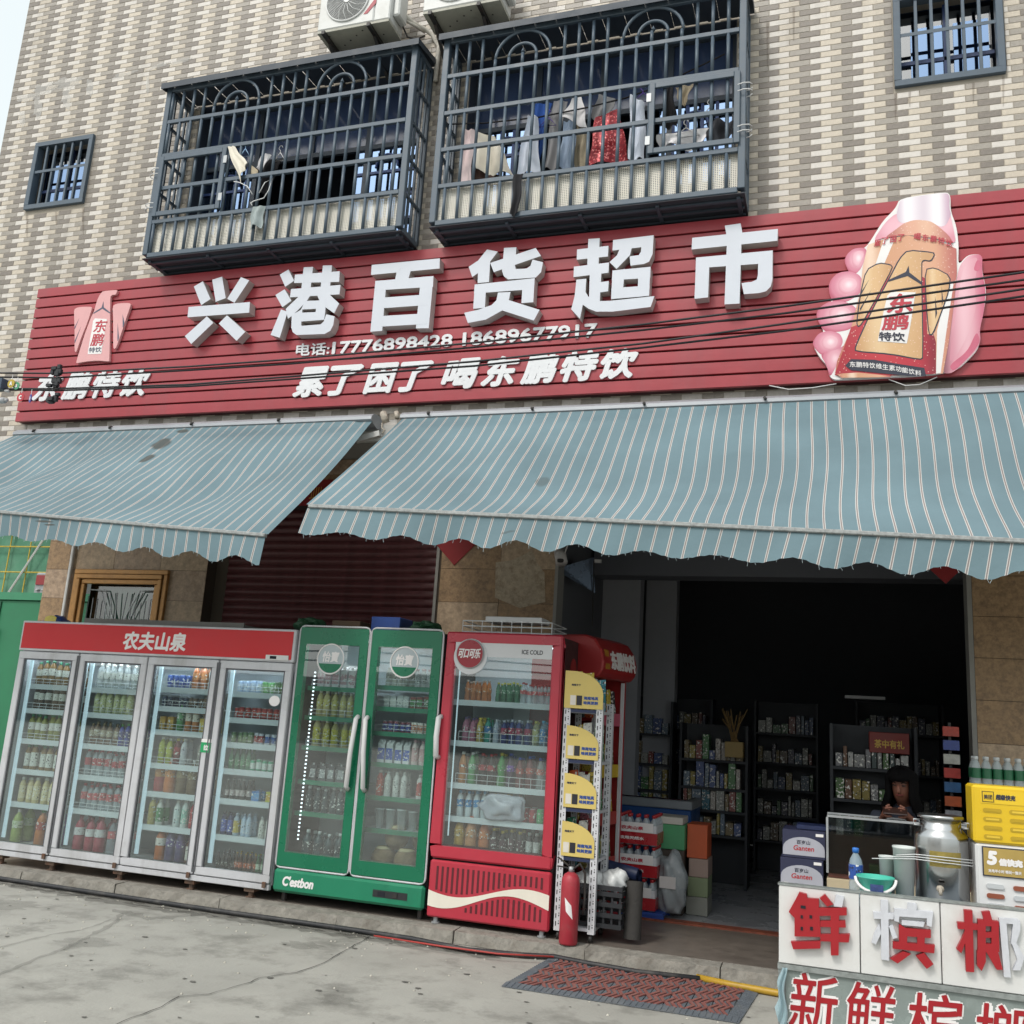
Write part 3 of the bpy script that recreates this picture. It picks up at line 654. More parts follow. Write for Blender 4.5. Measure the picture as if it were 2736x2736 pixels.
m_thumb = print_grad('print_thumb', ((0, '#8f5a66'), (.28, '#d99aa8'), (.55, '#e3b2bd'), (1, '#c4627c')), 'LINEAR')
m_nail = M('print_hand_rose', '#c8677f', .4, var=.08, scale=9)
m_beige = print_grad('print_beige', ((0, '#c89a6c'), (.3, '#dfbf95'), (.5, '#d8b183'), (1, '#c69a70')), 'LINEAR', 0, .5); m_tan = print_grad('print_tan', ((0, '#b86a58'), (.18, '#d09a7c'), (.3, '#e8cbb4'), (.42, '#cf9a78'), (.8, '#d8a486'), (1, '#b86a62')), 'LINEAR', 0, .45); m_bred = print_grad('print_bottle_red', ((0, '#a82a38'), (.5, '#c23a44'), (.8, '#b83040'), (1, '#8a2434')), 'LINEAR', 0, .6)
m_cap = print_grad('print_cap', ((0, '#d0bfcc'), (.2, '#efe9ee'), (.5, '#d9ccd6'), (.75, '#f0eaee'), (1, '#c4a4b8')), 'LINEAR'); m_liq = print_grad('print_liquid', ((0, '#b46a66'), (.4, '#dca890'), (.6, '#e0b49a'), (1, '#b86a68')), 'LINEAR', 0, .6); m_ink = M('print_ink', '#2c2f40', .5, var=.05)
cut = shape_y('bottle_board', [[(980,160),(1380,105),(1415,140),(1415,270),(1465,400),(1485,560),(1480,740),(1560,650),(1660,640),(1690,670),(1685,780),(1725,960),(1700,1150),(1660,1280),(1675,1380),(1640,1480),(1440,1670),(480,1720),(410,1720),(375,1690),(355,1600),(290,1530),(240,1440),(240,1390),(280,1330),(330,1310),(275,1200),(285,1130),(370,1060),(400,1040),(380,930),(390,870),(450,810),(560,800),(510,720),(520,660),(580,600),(670,595),(720,540),(830,360),(940,250)]], m_wh, sign, f9, YS-.035, YS-.004, .0004, 2)
lay = [YS-.035]
def L9(nm, polys, mat):
    lay[0] -= .0008
    for i, p in enumerate(polys):
        if nm == 'printed_finger':
            cx_, cy_ = sum(q[0] for q in p)/len(p), sum(q[1] for q in p)/len(p); p = [(cx_+(q[0]-cx_)*1.12, cy_+(q[1]-cy_)*1.12) for q in p]
        shape_y(nm, [p], mat, cut, f9, lay[0]-.00002*i, lay[0]+.0007, .0004, 3 if any(w in nm for w in ('finger', 'nail', 'thumb', 'knuckle', 'shoulder', 'cap', 'liquid')) else (1 if any(w in nm for w in ('outline', 'bird', 'wing')) else 0))
L9('printed_finger', [[(510,700),(530,650),(580,605),(670,595),(690,640),(640,760),(600,800),(550,795)], [(380,920),(395,870),(450,815),(540,800),(620,830),(650,900),(620,980),(520,1040),(420,1050),(390,990)], [(275,1170),(300,1110),(380,1060),(500,1060),(590,1110),(600,1200),(540,1280),(420,1300),(330,1290)], [(240,1400),(290,1330),(370,1310),(450,1330),(480,1390),(450,1460),(380,1510),(310,1500),(260,1450)], [(300,1500),(440,1470),(520,1420),(440,1580),(380,1690),(360,1600)]], m_hand)
L9('printed_nail', [[(560,640),(620,612),(668,612),(672,650),(620,750),(575,760)], [(450,870),(510,840),(590,850),(620,900),(580,960),(500,990),(450,950)], [(360,1130),(430,1090),(520,1100),(570,1150),(560,1220),(480,1260),(390,1240)], [(300,1390),(340,1345),(400,1340),(450,1370),(440,1430),(380,1470),(320,1450)]], m_hand2)
L9('printed_thumb', [[(1480,760),(1560,655),(1660,640),(1690,670),(1685,790),(1720,950),(1700,1150),(1665,1290),(1675,1390),(1630,1480),(1440,1665),(1340,1670),(1400,1400),(1440,1100)]], m_thumb)
L9('printed_thumb', [[(1510,800),(1570,690),(1640,665),(1650,720),(1620,900),(1640,1100),(1560,1350),(1440,1560),(1400,1560),(1460,1150)]], print_grad('print_thumb_light', ((0, '#cf8c9c'), (.5, '#e6b8c2'), (1, '#d898a6')), 'LINEAR'))
L9('printed_knuckle', [[(1640,690),(1680,700),(1660,790),(1610,780)], [(1640,1300),(1672,1390),(1600,1500),(1440,1655),(1400,1600),(1560,1480)]], m_nail)
L9('printed_shoulder', [[(960,280),(1400,250),(1440,420),(1465,560),(1300,500),(1050,470),(850,500),(745,530),(860,360)]], m_hand2)
L9('printed_cap', [[(985,165),(1378,112),(1408,142),(1402,240),(1420,300),(1380,390),(1330,410),(1240,360),(1100,345),(1010,380),(965,360),(950,300),(965,240)]], m_cap)
L9('printed_liquid', [[(1015,375),(1110,345),(1240,355),(1320,410),(1400,480),(1450,560),(1290,505),(1050,475),(840,505),(930,440)]], m_liq)
L9('printed_bottle', [[(705,560),(850,512),(1050,482),(1300,522),(1465,595),(1470,800),(1440,1100),(1400,1400),(1350,1668),(480,1700),(420,1680),(440,1560),(560,1280),(640,960),(660,750)]], m_tan)
L9('printed_bottle', [[(840,520),(940,500),(830,760),(760,1000),(700,1000),(760,760)], [(1400,860),(1440,900),(1380,1300),(1330,1665),(1290,1670),(1300,1300)]], m_wh)
L9('printed_red', [[(560,1270),(640,1240),(890,830),(905,810),(1165,830),(1195,850),(1215,1330),(1270,1330),(1290,1400),(1290,1672),(480,1700),(420,1680),(470,1530)]], m_bred)
L9('printed_outline', [[(1045,602),(1270,622),(1283,650),(1250,708),(1186,698),(1168,724),(1186,1535),(1152,1555),(900,1507),(592,1483),(590,1438),(732,1125),(880,855),(972,676)], [(685,775),(798,712),(905,728),(922,760),(786,1015),(655,1248),(620,1275),(602,1232),(632,1000)], [(1190,770),(1280,753),(1418,828),(1408,955),(1338,1155),(1266,1340),(1226,1340),(1203,1100)]], m_ink)
L9('printed_bird', [[(1050,612),(1262,632),(1272,650),(1243,698),(1180,688),(1160,720),(1175,1528),(1150,1543),(900,1495),(602,1473),(602,1440),(742,1130),(890,860),(982,682)]], m_beige)
L9('printed_wing', [[(692,782),(800,722),(898,737),(912,760),(778,1010),(648,1238),(622,1262),(613,1230),(643,1000)], [(1198,778),(1280,763),(1408,832),(1398,950),(1328,1150),(1258,1328),(1233,1328),(1213,1100)]], m_beige)
L9('printed_line', [[(1055,740),(1062,800),(1165,880),(1165,905),(1045,830),(880,880),(885,862),(1030,795)], [(715,860),(650,985),(645,970)], [(735,945),(640,1130),(635,1110)], [(1338,920),(1352,1040),(1340,1090)], [(1283,1005),(1300,1150),(1285,1200)]], m_ink)
L9('printed_plate', [[(870,1000),(905,965),(1115,970),(1105,1020),(1090,1130),(1070,1250),(1040,1410),(790,1390),(800,1330),(830,1180)]], m_wh)
L9('printed_banner', [[(510,1600),(560,1545),(760,1550),(960,1585),(1190,1620),(1205,1690),(1050,1690),(560,1640)]], m_ink)
L9('printed_banner_edge', [[(430,1672),(620,1660),(900,1690),(900,1700),(480,1705)]], m_tan)
YP = lay[0]-.0006
text_y('printed_text', '东', m_prr, cut, f9(865, 1155), f9(1105, 1140), 52, YP, .0055, .12); text_y('printed_text', '鹏', m_prr, cut, f9(820, 1300), f9(1060, 1290), 42, YP, .004, .1)
text_y('printed_text', '特饮', m_ink, cut, f9(800, 1385), f9(1025, 1395), 24, YP, .0022, 0)
bn = '东鹏特饮维生素功能饮料'
for i, ch in enumerate(bn):
    t = i/len(bn); yy = 1612+70*t*t+18*t; xx = 548+620*t
    text_y('printed_text', ch, m_wh, cut, f9(xx, yy), f9(xx+52, yy+4), 15, YP, .0008)
tp = '累了困了 喝东鹏特饮'
for i, ch in enumerate(tp):
    if ch == ' ': continue
    t = i/len(tp); yy = 578-105*math.sin(math.pi*min(1, t*1.25)*.5)+105*t*t*1.15; xx = 755+690*t
    text_y('printed_text', ch, m_prr, cut, f9(xx, yy), f9(xx+60, yy+(8 if t > .5 else -4)), 18, YP, .0014, .15)
for (xx, yy) in ((1300, 1640), (1325, 1645)):
    pass
# thin white leads hanging below the board
for k, (pp) in enumerate(([(1824+490*.472, 700+700*.472), (1824+600*.472, 700+722*.472), (1824+740*.472, 700+712*.472), (1824+870*.472, 700+690*.472)], [(1824+1165*.472, 700+665*.472), (1824+1260*.472, 700+700*.472), (1824+1340*.472, 700+695*.472), (1824+1440*.472, 700+652*.472)])):
    MB().tube([U(a, b, YS-.01) for a, b in pp], .004, 6).build('lead_wire', M('white_wire', '#d8d8d8', .5, var=.03), sign, True)

# ================================================================ window cages
def arc(cx, zc, r, y, n=16): return [(cx+r*math.cos(math.pi*(1-t/n)), y, zc+r*math.sin(math.pi*(1-t/n))) for t in range(n+1)]
def perforated():
    name = 'perforated_panel'
    m = bpy.data.materials.new(name); m.use_nodes = True; t = m.node_tree; b = t.nodes['Principled BSDF']; b.inputs['Roughness'].default_value = .5
    tc = t.nodes.new('ShaderNodeTexCoord'); sx = t.nodes.new('ShaderNodeSeparateXYZ'); t.links.new(tc.outputs['Object'], sx.inputs[0])
    outs = []
    for ax in ('X', 'Z'):
        a = t.nodes.new('ShaderNodeMath'); a.operation = 'MULTIPLY'; a.inputs[1].default_value = 1/.0165; t.links.new(sx.outputs[ax], a.inputs[0])
        p = t.nodes.new('ShaderNodeMath'); p.operation = 'FRACT'; t.links.new(a.outputs[0], p.inputs[0])
        q = t.nodes.new('ShaderNodeMath'); q.operation = 'SUBTRACT'; q.inputs[1].default_value = .5; t.links.new(p.outputs[0], q.inputs[0])
        s2 = t.nodes.new('ShaderNodeMath'); s2.operation = 'POWER'; s2.inputs[1].default_value = 2; ab = t.nodes.new('ShaderNodeMath'); ab.operation = 'ABSOLUTE'; t.links.new(q.outputs[0], ab.inputs[0]); t.links.new(ab.outputs[0], s2.inputs[0]); outs.append(s2)
    ad = t.nodes.new('ShaderNodeMath'); ad.operation = 'ADD'; t.links.new(outs[0].outputs[0], ad.inputs[0]); t.links.new(outs[1].outputs[0], ad.inputs[1])
    gt = t.nodes.new('ShaderNodeMath'); gt.operation = 'GREATER_THAN'; gt.inputs[1].default_value = .066; t.links.new(ad.outputs[0], gt.inputs[0])
    n = t.nodes.new('ShaderNodeTexNoise'); n.inputs['Scale'].default_value = 7; t.links.new(tc.outputs['Object'], n.inputs[0])
    mx = t.nodes.new('ShaderNodeMix'); mx.data_type = 'RGBA'; mx.inputs[6].default_value = hx('#e2dfd6'); mx.inputs[7].default_value = hx('#ccc7b8'); t.links.new(n.outputs[0], mx.inputs[0])
    t.links.new(mx.outputs[2], b.inputs['Base Color']); t.links.new(gt.outputs[0], b.inputs['Alpha'])
    _mats[name] = m; return m
m_perf = perforated()
m_white = M('white_plastic', '#dcdcdc', .5, var=.04)
m_hinge = M('steel_hinge', '#a9acae', .45, metal=.5, var=.1)
m_cgroof = M('cage_roof', '#3a424c', .55, var=.12, scale=5)
CY0, CY1 = 7.22, 7.612
RAILS = [7.37, 6.985, 6.61, 6.24]
CB, CT = 5.885, 7.775
def cage(x0, x1, arches, hatch, label):
    c = thing('window_cage', label, 'window cage', ((x0+x1)/2, CY1, CB), 'window cages over the signboard')
    W = .06
    for (x, y) in ((x0, CY0), (x1-W, CY0)): bx('corner_post', m_cage, c, x, x+W, y, y+W, CB, CT, .005)
    for x in (x0, x1-.03): bx('wall_post', m_cage, c, x, x+.03, CY1-.03, CY1, CB, CT)
    for nm, z, h in (('bottom_rail', CB-.035, .05), ('top_rail', CT-.05, .05)):
        bx(nm, m_cage, c, x0+W, x1-W, CY0+.001, CY0+.04, z, z+h, .005)
        for x in (x0, x1-.04): bx('side_rail', m_cage, c, x+.002, x+.038, CY0+W, CY1-.03, z+.002, z+h-.002)
    for z in RAILS:
        bx('cross_rail', m_cage, c, x0+W, x1-W, CY0+.002, CY0+.034, z-.021, z+.021, .003)
        for x in (x0+.006, x1-.03): bx('side_rail', m_cage, c, x, x+.024, CY0+W, CY1-.03, z-.013, z+.013)
    levels = [CB+.015] + RAILS[::-1] + [CT-.05]
    # round bars between the rails; gaps where the arches stand and where the hatch opens
    cx0 = arches[0]; n0 = int((cx0-x0-W)/.1313); first = cx0-n0*.1313
    barm = {}
    k = first
    while k < x1-W-.02:
        if k > x0+W+.02:
            for li in range(5):
                za, zb = levels[li]+(.017 if li else 0), levels[li+1]-.017
                inarch = [a for a in arches if abs(k-a) < .30]
                if li == 4 and inarch:
                    d = round(abs(k-inarch[0])/.1313)
                    if d == 2: zb = RAILS[0]+.10
                    elif d == 1: zb = RAILS[0]+.10
                    else: zb = RAILS[0]+.13
                key = round(zb-za, 3)
                if key not in barm:
                    barm[key] = MB().lathe([(.0158, 0), (.0158, key)], n=8).mesh('bar', True); barm[key].materials.append(m_cage)
                o = bpy.data.objects.new('bar', barm[key]); COL.objects.link(o); o.location = (k, CY0+.018, za); adopt(o, c)
        k += .1313
    for a in arches:
        for r, zc in ((.2626, RAILS[0]+.10), (.1313, RAILS[0]+.10)):
            MB().tube(arc(a, zc, r, CY0+.018), .0145, 8).build('arch_bar', m_cage, c, True)
        MB().lathe([(.0, .06), (.012, .03), (.022, .012), (.008, .004), (.012, 0)][::-1], (a, CY0+.018, RAILS[0]+.13), 6).build('finial', m_cage, c)
    for x in (x0+.018, x1-.018):
        for yy in (CY0+.13, CY0+.22, CY0+.31): bx('side_bar', m_cage, c, x-.01, x+.01, yy-.01, yy+.01, CB+.016, CT-.05)
    hx0, hx1 = hatch; hz0, hz1 = 6.285, 6.955; F = .05
    h = bx('hatch', m_cage, c, hx0+F, hx1-F, CY0-.024, CY0+.002, hz1-F, hz1, .004)
    bx('hatch_rail', m_cage, h, hx0+F, hx1-F, CY0-.024, CY0+.002, hz0, hz0+F, .004)
    for x in (hx0, hx1-F): bx('hatch_stile', m_cage, h, x, x+F, CY0-.025, CY0+.003, hz0, hz1, .004)
    # ---- hinges on the inner side, cord lashings on the outer
    inner = hx1 if x0-.2 < hx0 < x0+.3 else hx0
    for z in (hz0+.12, hz1-.14): bx('hinge', m_hinge, c, inner-.02, inner+.02, CY0-.031, CY0-.026, z-.04, z+.04)
    outer = x0+.02 if inner == hx1 else x1-.02
    for z in (6.36, 6.41, 6.74, 6.80):
        MB().tube([(outer+.09*math.cos(t)*1.0 if False else outer+.07*math.cos(t*math.pi/4), CY0+.012+.045*math.sin(t*math.pi/4), z+.004*t) for t in range(9)], .005, 5).build('cord_lashing', m_white, c, True)
    panw = (x1-x0-2*W)/3
    for k in range(3):
        a = x0+W+k*panw; MB().quad((a+.002, CY0+.05+.004*(k % 2), CB+.02), (a+panw-.002, CY0+.05+.004*(k % 2), CB+.02), (a+panw-.002, CY0+.06, RAILS[3]+.02), (a+.002, CY0+.06, RAILS[3]+.02)).build('perforated_panel', m_perf, c)
    # tray under the cage and the folded sheet roof
    tr = bx('tray', M('tray_sheet', '#2f3139', .6, var=.15, scale=8), c, x0+.003, x1-.003, CY0+.01, CY1, CB-.045, CB-.036)
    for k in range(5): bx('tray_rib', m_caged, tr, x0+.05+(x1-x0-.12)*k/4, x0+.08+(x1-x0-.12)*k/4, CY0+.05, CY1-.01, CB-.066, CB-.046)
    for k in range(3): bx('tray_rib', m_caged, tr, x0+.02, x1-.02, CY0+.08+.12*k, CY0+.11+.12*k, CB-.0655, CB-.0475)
    mb = MB(); nn = 28
    for k in range(nn):
        a = x0-.03+(x1-x0+.06)*k/nn; b = x0-.03+(x1-x0+.06)*(k+1)/nn; d = .012 if k % 2 else 0
        mb.hull8([(a, CY0-.05, CT+.002+d), (b, CY0-.05, CT+.002+d), (b, CY1, CT+.03+d), (a, CY1, CT+.03+d), (a, CY0-.05, CT+.006+d), (b, CY0-.05, CT+.006+d), (b, CY1, CT+.036+d), (a, CY1, CT+.036+d)])
    mb.build('roof_sheet', m_cgroof, c)
    bx('roof_edge', m_cgroof, c, x0-.032, x1+.032, CY0-.058, CY0-.051, CT-.045, CT+.02)
    for s_, x in ((-1, x0-.032), (1, x1+.028)): MB().hull8([(x, CY0-.05, CT-.04), (x+.004, CY0-.05, CT-.04), (x+.004, CY1, CT+.04), (x, CY1, CT+.04), (x, CY0-.05, CT+.018), (x+.004, CY0-.05, CT+.018), (x+.004, CY1, CT+.1), (x, CY1, CT+.1)]).build('roof_edge', m_cgroof, c)
    return c
cage(*CAGES[0], (-5.677, -4.487), (-6.48, -5.685), 'left blue-grey barred window cage with few garments inside and a hatch at its left')
cage(*CAGES[1], (-2.645, -1.452), (-1.46, -.70), 'right blue-grey barred window cage packed with washing, black cloth over its rail')

# ================================================================ washing in the cages
def cloth(name, px, y, mat, label, cat='garment', group=None, wav=.02, thick=.006, nu=14, nv=10, parent=None):
    """hanging cloth: four measured corners (top-left, top-right, bottom-right, bottom-left), folded in depth"""
    p = [U(a, b, y) for a, b in px]; ph1, ph2 = random.random()*6, random.random()*6; sgn = random.choice((3, 4, 5))
    def fn(u, v):
        top = p[0].lerp(p[1], u); bot = p[3].lerp(p[2], u); q = top.lerp(bot, v)
        q.y += wav*(math.sin(ph1+u*sgn*2.2)*(.35+.65*v)+.4*math.sin(ph2+u*9+v*3)); q.z += .012*math.sin(u*7+ph2)*v; q.x += .008*math.sin(v*8+ph1)
        return q
    mb = MB(); mb.grid(fn, nu, nv); mb.grid(lambda u, v: fn(1-u, v)+Vector((0, thick, 0)), nu, nv)
    o = mb.build(name, mat, parent, True)
    if label: tag(o, label, cat, group)
    return o
def C(x, y): return (1180+x*.2588, 200+y*.2588)
def D(x, y): return (1600+x*.2588, y*.2588)
def A(x, y): return (400+x*.2588, 100+y*.2588)
m_cw = M('white_cotton', '#e4e2e4', .9, var=.06, scale=10); m_cw2 = M('bluish_cotton', '#d4dbe8', .9, var=.06, scale=10); m_cp = M('pale_pink_cotton', '#e6d2d2', .9, var=.08, scale=9)
m_cc = M('cream_cotton', '#e0d9ca', .9, var=.06, scale=9); m_cb = M('blue_cotton', '#2f58a5', .85, var=.1); m_cg = M('grey_cotton', '#8f8e90', .9, var=.08); m_cgb = M('blue_grey_cotton', '#93a3b8', .9, var=.06)
m_ck = M('black_cotton', '#1d1c20', .9, var=.15); m_cbe = M('beige_cotton', '#a89c86', .9, var=.1); m_cgd = M('grey_green_cotton', '#6d6c66', .9, var=.1); m_cbr = M('brown_cotton', '#4a332c', .9, var=.1)
def sequin():
    m = M('red_sequins', '#8d1a24', .3, var=.0); t = m.node_tree; b = t.nodes['Principled BSDF']
    tc = t.nodes.new('ShaderNodeTexCoord'); v = t.nodes.new('ShaderNodeTexVoronoi'); v.inputs['Scale'].default_value = 75; t.links.new(tc.outputs['Object'], v.inputs[0])
    r = t.nodes.new('ShaderNodeValToRGB'); r.color_ramp.elements[0].position = .0; r.color_ramp.elements[0].color = hx('#e88a88'); r.color_ramp.elements[1].position = .5; r.color_ramp.elements[1].color = hx('#7d1220')
    e = r.color_ramp.elements.new(.22); e.color = hx('#a41c28'); sp = t.nodes.new('ShaderNodeSeparateColor'); t.links.new(v.outputs['Color'], sp.inputs[0]); t.links.new(sp.outputs[0], r.inputs[0]); t.links.new(r.outputs[0], b.inputs['Base Color']); b.inputs['Metallic'].default_value = .3
    return m
GR = 'washing hung in the right cage'
cloth('shirt', [C(245,565),C(345,565),C(305,1110),C(190,1105)], 7.36, m_cp, 'pale pink top hanging at the left end of the right cage', 'garment', GR)
cloth('blouse', [C(340,580),C(560,640),C(735,1035),C(370,1000)], 7.40, m_cc, 'cream blouse draped slantwise inside the right cage', 'garment', GR, .03)
cloth('trousers', [C(350,900),C(440,950),C(600,1050),C(340,1090)], 7.44, m_cbr, 'brown cloth lying below the cream blouse', 'garment', GR)
cloth('shirt', [C(890,420),C(985,430),C(1010,1015),C(760,1020)], 7.37, m_cw2, 'long white shirt hanging right of the cream blouse', 'garment', GR, .03)
cloth('shirt', [C(960,300),C(1140,295),C(1010,870),C(975,880)], 7.47, m_cb, 'bright blue shirt hanging behind the long white shirt', 'garment', GR)
cloth('trousers', [C(1150,270),C(1290,270),C(1180,960),C(1050,985)], 7.44, m_cg, 'grey trousers hanging beside the bright blue shirt', 'garment', GR)
cloth('towel', [C(1370,235),C(1450,225),C(1510,560),C(1235,430)], 7.42, m_cw, 'white towel folded over the clothes line in the right cage', 'towel', GR)
cloth('skirt', [C(1270,480),C(1390,480),C(1370,960),C(1195,970)], 7.38, m_cgb, 'blue-grey skirt hanging below the white towel', 'garment', GR, .03)
cloth('shirt', [C(1400,450),C(1520,600),C(1480,950),C(1360,955)], 7.45, m_cbe, 'greyish beige shirt hanging left of the red sequinned dress', 'garment', GR)
cloth('dress', [C(1590,450),C(1830,345),C(1935,890),C(1510,930)], 7.36, sequin(), 'red sequinned dress hanging in the right cage', 'dress', GR, .02)
cloth('shirt', [C(1630,200),C(1800,250),C(1700,480),C(1540,440)], 7.48, m_cg, 'grey cloth hanging above the red sequinned dress', 'garment', GR)
cloth('shirt', [D(330,975),D(480,1060),D(470,1640),D(310,1650)], 7.36, m_cw2, 'white collared shirt hanging right of the red sequinned dress', 'garment', GR)
cloth('shirt', [D(690,900),D(760,900),D(810,1310),D(640,1310)], 7.42, m_ck, 'black garment hanging behind the hatch of the right cage', 'garment', GR)
cloth('towel', [D(790,900),D(980,870),D(900,1080),D(830,1090)], 7.45, m_cbe, 'tan cloth pegged at the top behind the hatch', 'towel', GR)
cloth('bundle', [D(590,1400),D(1130,1320),D(1090,1500),D(630,1540)], 7.34, m_cw, 'crumpled whitish bundle of washing behind the hatch', 'garment', GR, .05)
cloth('bundle', [D(1120,1240),D(1400,1250),D(1390,1420),D(1100,1490)], 7.36, M('dark_grey_cotton', '#43444a', .9, var=.15, scale=15), 'dark grey crumpled cloth at the right end of the right cage', 'garment', GR, .05)
cloth('cloth_strip', [C(745,1030),C(845,1022),C(790,1440),C(712,1455)], 7.195, m_ck, 'black cloth strip hanging outside over the rail of the right cage', 'cloth', None, .01)
G2 = 'washing hung in the left cage'
cloth('shorts', [A(800,1130),A(870,1125),A(1010,1290),A(930,1480)], 7.19, m_cc, 'cream shorts stuck out through the bars of the left cage', 'garment', G2, .015)
cloth('shorts', [A(1030,1310),A(1110,1370),A(1140,1440),A(1020,1440)], 7.24, m_cbe, 'beige hem poking through the bars of the left cage', 'garment', G2, .01)
cloth('underpants', [A(1160,1190),A(1250,1215),A(1150,1400),A(1090,1350)], 7.30, m_cw, 'small white garment hanging in the middle of the left cage', 'garment', G2, .015)
cloth('shirt', [A(1190,1280),A(1380,1250),A(1230,1600),A(1120,1600)], 7.40, m_ck, 'black shirt hanging in the left cage', 'garment', G2)
cloth('cap', [A(1060,1750),A(1180,1740),A(1150,1950),A(1020,1960)], 7.19, M('grey_white_cloth', '#9ba5a5', .9, var=.1), 'grey and blue cap hanging on a wire below the left cage hatch', 'cap', None, .02)
# clothes line and hangers
MB().tube([C(-40,505) and U(*C(-40,515), 7.40), U(*C(450,500), 7.40), U(*C(1000,440), 7.40), U(*C(1500,340), 7.40), U(*C(1900,240), 7.40), U(*D(600,900), 7.40), U(*D(1300,560), 7.40)], .007, 6).build('clothes_line', m_ck, None, True)
tag(bpy.data.objects['clothes_line'], 'dark rope clothes line stretched across the right cage', 'clothes line')
def hanger(p, wpx, y, mat, label, f):
    c = U(*f(*p), y); w_ = .2*wpx
    mb = MB(); mb.tube([c+Vector((.02*math.cos(t*.7)-.0, 0, .05+.025*math.sin(t*.7))) for t in range(6)]+[c+Vector((0, 0, .02)), c], .004, 5)
    mb.tube([c, c+Vector((-w_, 0, -.09)), c+Vector((w_, 0, -.09)), c], .005, 5)
    tag(mb.build('hanger', mat, None, True), label, 'hanger')
hanger((900, 1320), .6, 7.33, m_white, 'white plastic hanger above the whitish bundle behind the hatch', D)
hanger((1145, 1110), .4, 7.34, m_white, 'white hook hanger at the right end of the right cage', D)
hanger((455, 960), .5, 7.38, M('purple_plastic', '#5a3f9a', .4, var=.05), 'purple hanger between the white collared shirt and the hatch', D)
hanger((1100, 440), .4, 7.41, M('purple_plastic', '#5a3f9a', .4, var=.05), 'purple hanger beside the bright blue shirt', C)
hanger((990, 1150), .3, 7.24, M('pale_blue_plastic', '#8fb0d0', .4, var=.05), 'pale blue hanger above the cream shorts in the left cage', A)
hanger((1350, 1190), .3, 7.28, m_white, 'white hanger bunch right of the small white garment in the left cage', A)
mb = MB().tube([U(*A(*p), 7.2) for p in ((870,1490),(930,1500),(1010,1540),(1060,1620))], .005, 5).tube([U(*A(*p), 7.2) for p in ((1060,1740),(1045,1710),(1080,1690),(1180,1660),(1230,1580),(1270,1460),(1190,1500),(1130,1610))], .005, 5)
tag(mb.build('hanger', m_white, None, True), 'bent white wire hanger holding the grey and blue cap', 'hanger')

# ================================================================ air conditioners
m_ac = M('ac_casing', '#d2d3d1', .45, var=.05, scale=4, dirt='#a09c90', dirt_amt=.35, dscale=4); m_acb = M('ac_base', '#a9a89c', .55, var=.12, scale=6, dirt='#6e695c', dirt_amt=.6, dscale=6)
m_blk = M('black_metal', '#2b2a2a', .5, var=.15, dirt='#5a4030', dirt_amt=.4, dscale=20)
def ac(x0, label):
    z0 = 8.05; y0 = 7.14; W, H, Dp = .78, .54, .30
    a = thing('air_conditioner', label, 'air conditioner', (x0+W/2, 7.6, z0-.02), 'outdoor units above the cages')
    bx('casing', m_ac, a, x0, x0+W-.17, y0, y0+Dp, z0+.006, z0+H, .012); bx('casing', m_ac, a, x0+W-.169, x0+W, y0+.003, y0+Dp, z0+.006, z0+H, .012)
    bx('base_pan', m_acb, a, x0+.004, x0+W-.004, y0+.006, y0+Dp-.004, z0-.02, z0+.004)
    bx('service_cover', m_ac, a, x0+W, x0+W+.07, y0+.06, y0+.24, z0+.08, z0+.40, .015)
    cx, cz = x0+.31, z0+.29
    MB().lathe([(.23, 0), (.23, .012), (.215, .012), (.215, .0)], n=40).mesh
    gr = bx('fan_opening', M('fan_dark', '#3a3d40', .6, var=.1), a, cx-.001, cx+.001, y0-.001, y0, cz-.001, cz+.001)
    mb = MB(); mb.poly([(cx+.22*math.cos(t*math.pi/18), y0-.003, cz+.22*math.sin(t*math.pi/18)) for t in range(36)]); mb.build('fan_opening', M('fan_dark', '#3a3d40', .6, var=.1), a)
    bpy.data.objects.remove(gr)
    mb = MB()
    for r in [.03+.0127*k for k in range(16)]:
        mb.tube([(cx+r*math.cos(t*math.pi/16), y0-.016, cz+r*math.sin(t*math.pi/16)) for t in range(33)], .0028, 4, False)
    for k in range(16):
        t = k*math.pi/8; mb.tube([(cx+.03*math.cos(t), y0-.018, cz+.03*math.sin(t)), (cx+.13*math.cos(t+.18), y0-.02, cz+.13*math.sin(t+.18)), (cx+.225*math.cos(t+.45), y0-.014, cz+.225*math.sin(t+.45))], .0035, 4)
    mb.tube([(cx+.228*math.cos(t*math.pi/20), y0-.008, cz+.228*math.sin(t*math.pi/20)) for t in range(41)], .009, 6, False)
    mb.build('fan_guard', M('guard_white', '#d6d7d6', .45, var=.03), a, True)
    MB().tube([(cx, y0-.022, cz), (cx, y0-.026, cz)], .034, 16).build('fan_hub', M('guard_white', '#d6d7d6', .45, var=.03), a)
    MB().prism([(x0+.50, z0+.10), (x0+.54, z0+.10), (x0+.625, z0+.20), (x0+.625, z0+.24), (x0+.60, z0+.24)], y0-.004, y0-.001).build('badge', M('badge_red', '#9a2034', .4, var=.05), a)
    for k in range(7): bx('pan_hole', m_blk, a, x0+.1+.09*k, x0+.115+.09*k, y0+.06+.05*((k*3) % 4), y0+.075+.05*((k*3) % 4), z0-.022, z0-.0203)
    for xx in (x0+.07, x0+.56):
        br = MB(); br.box(xx, xx+.035, y0-.03, 7.612, z0-.062, z0-.024); br.hull8([(xx, y0+.12, z0-.07), (xx+.03, y0+.12, z0-.07), (xx+.03, 7.612, z0-.30), (xx, 7.612, z0-.30), (xx, y0+.12, z0-.063), (xx+.03, y0+.12, z0-.063), (xx+.03, 7.612, z0-.26), (xx, 7.612, z0-.26)])
        br.build('bracket', m_blk, a)
    return a
a1 = ac(-4.775, 'left white outdoor air conditioner unit with round fan guard above the left cage')
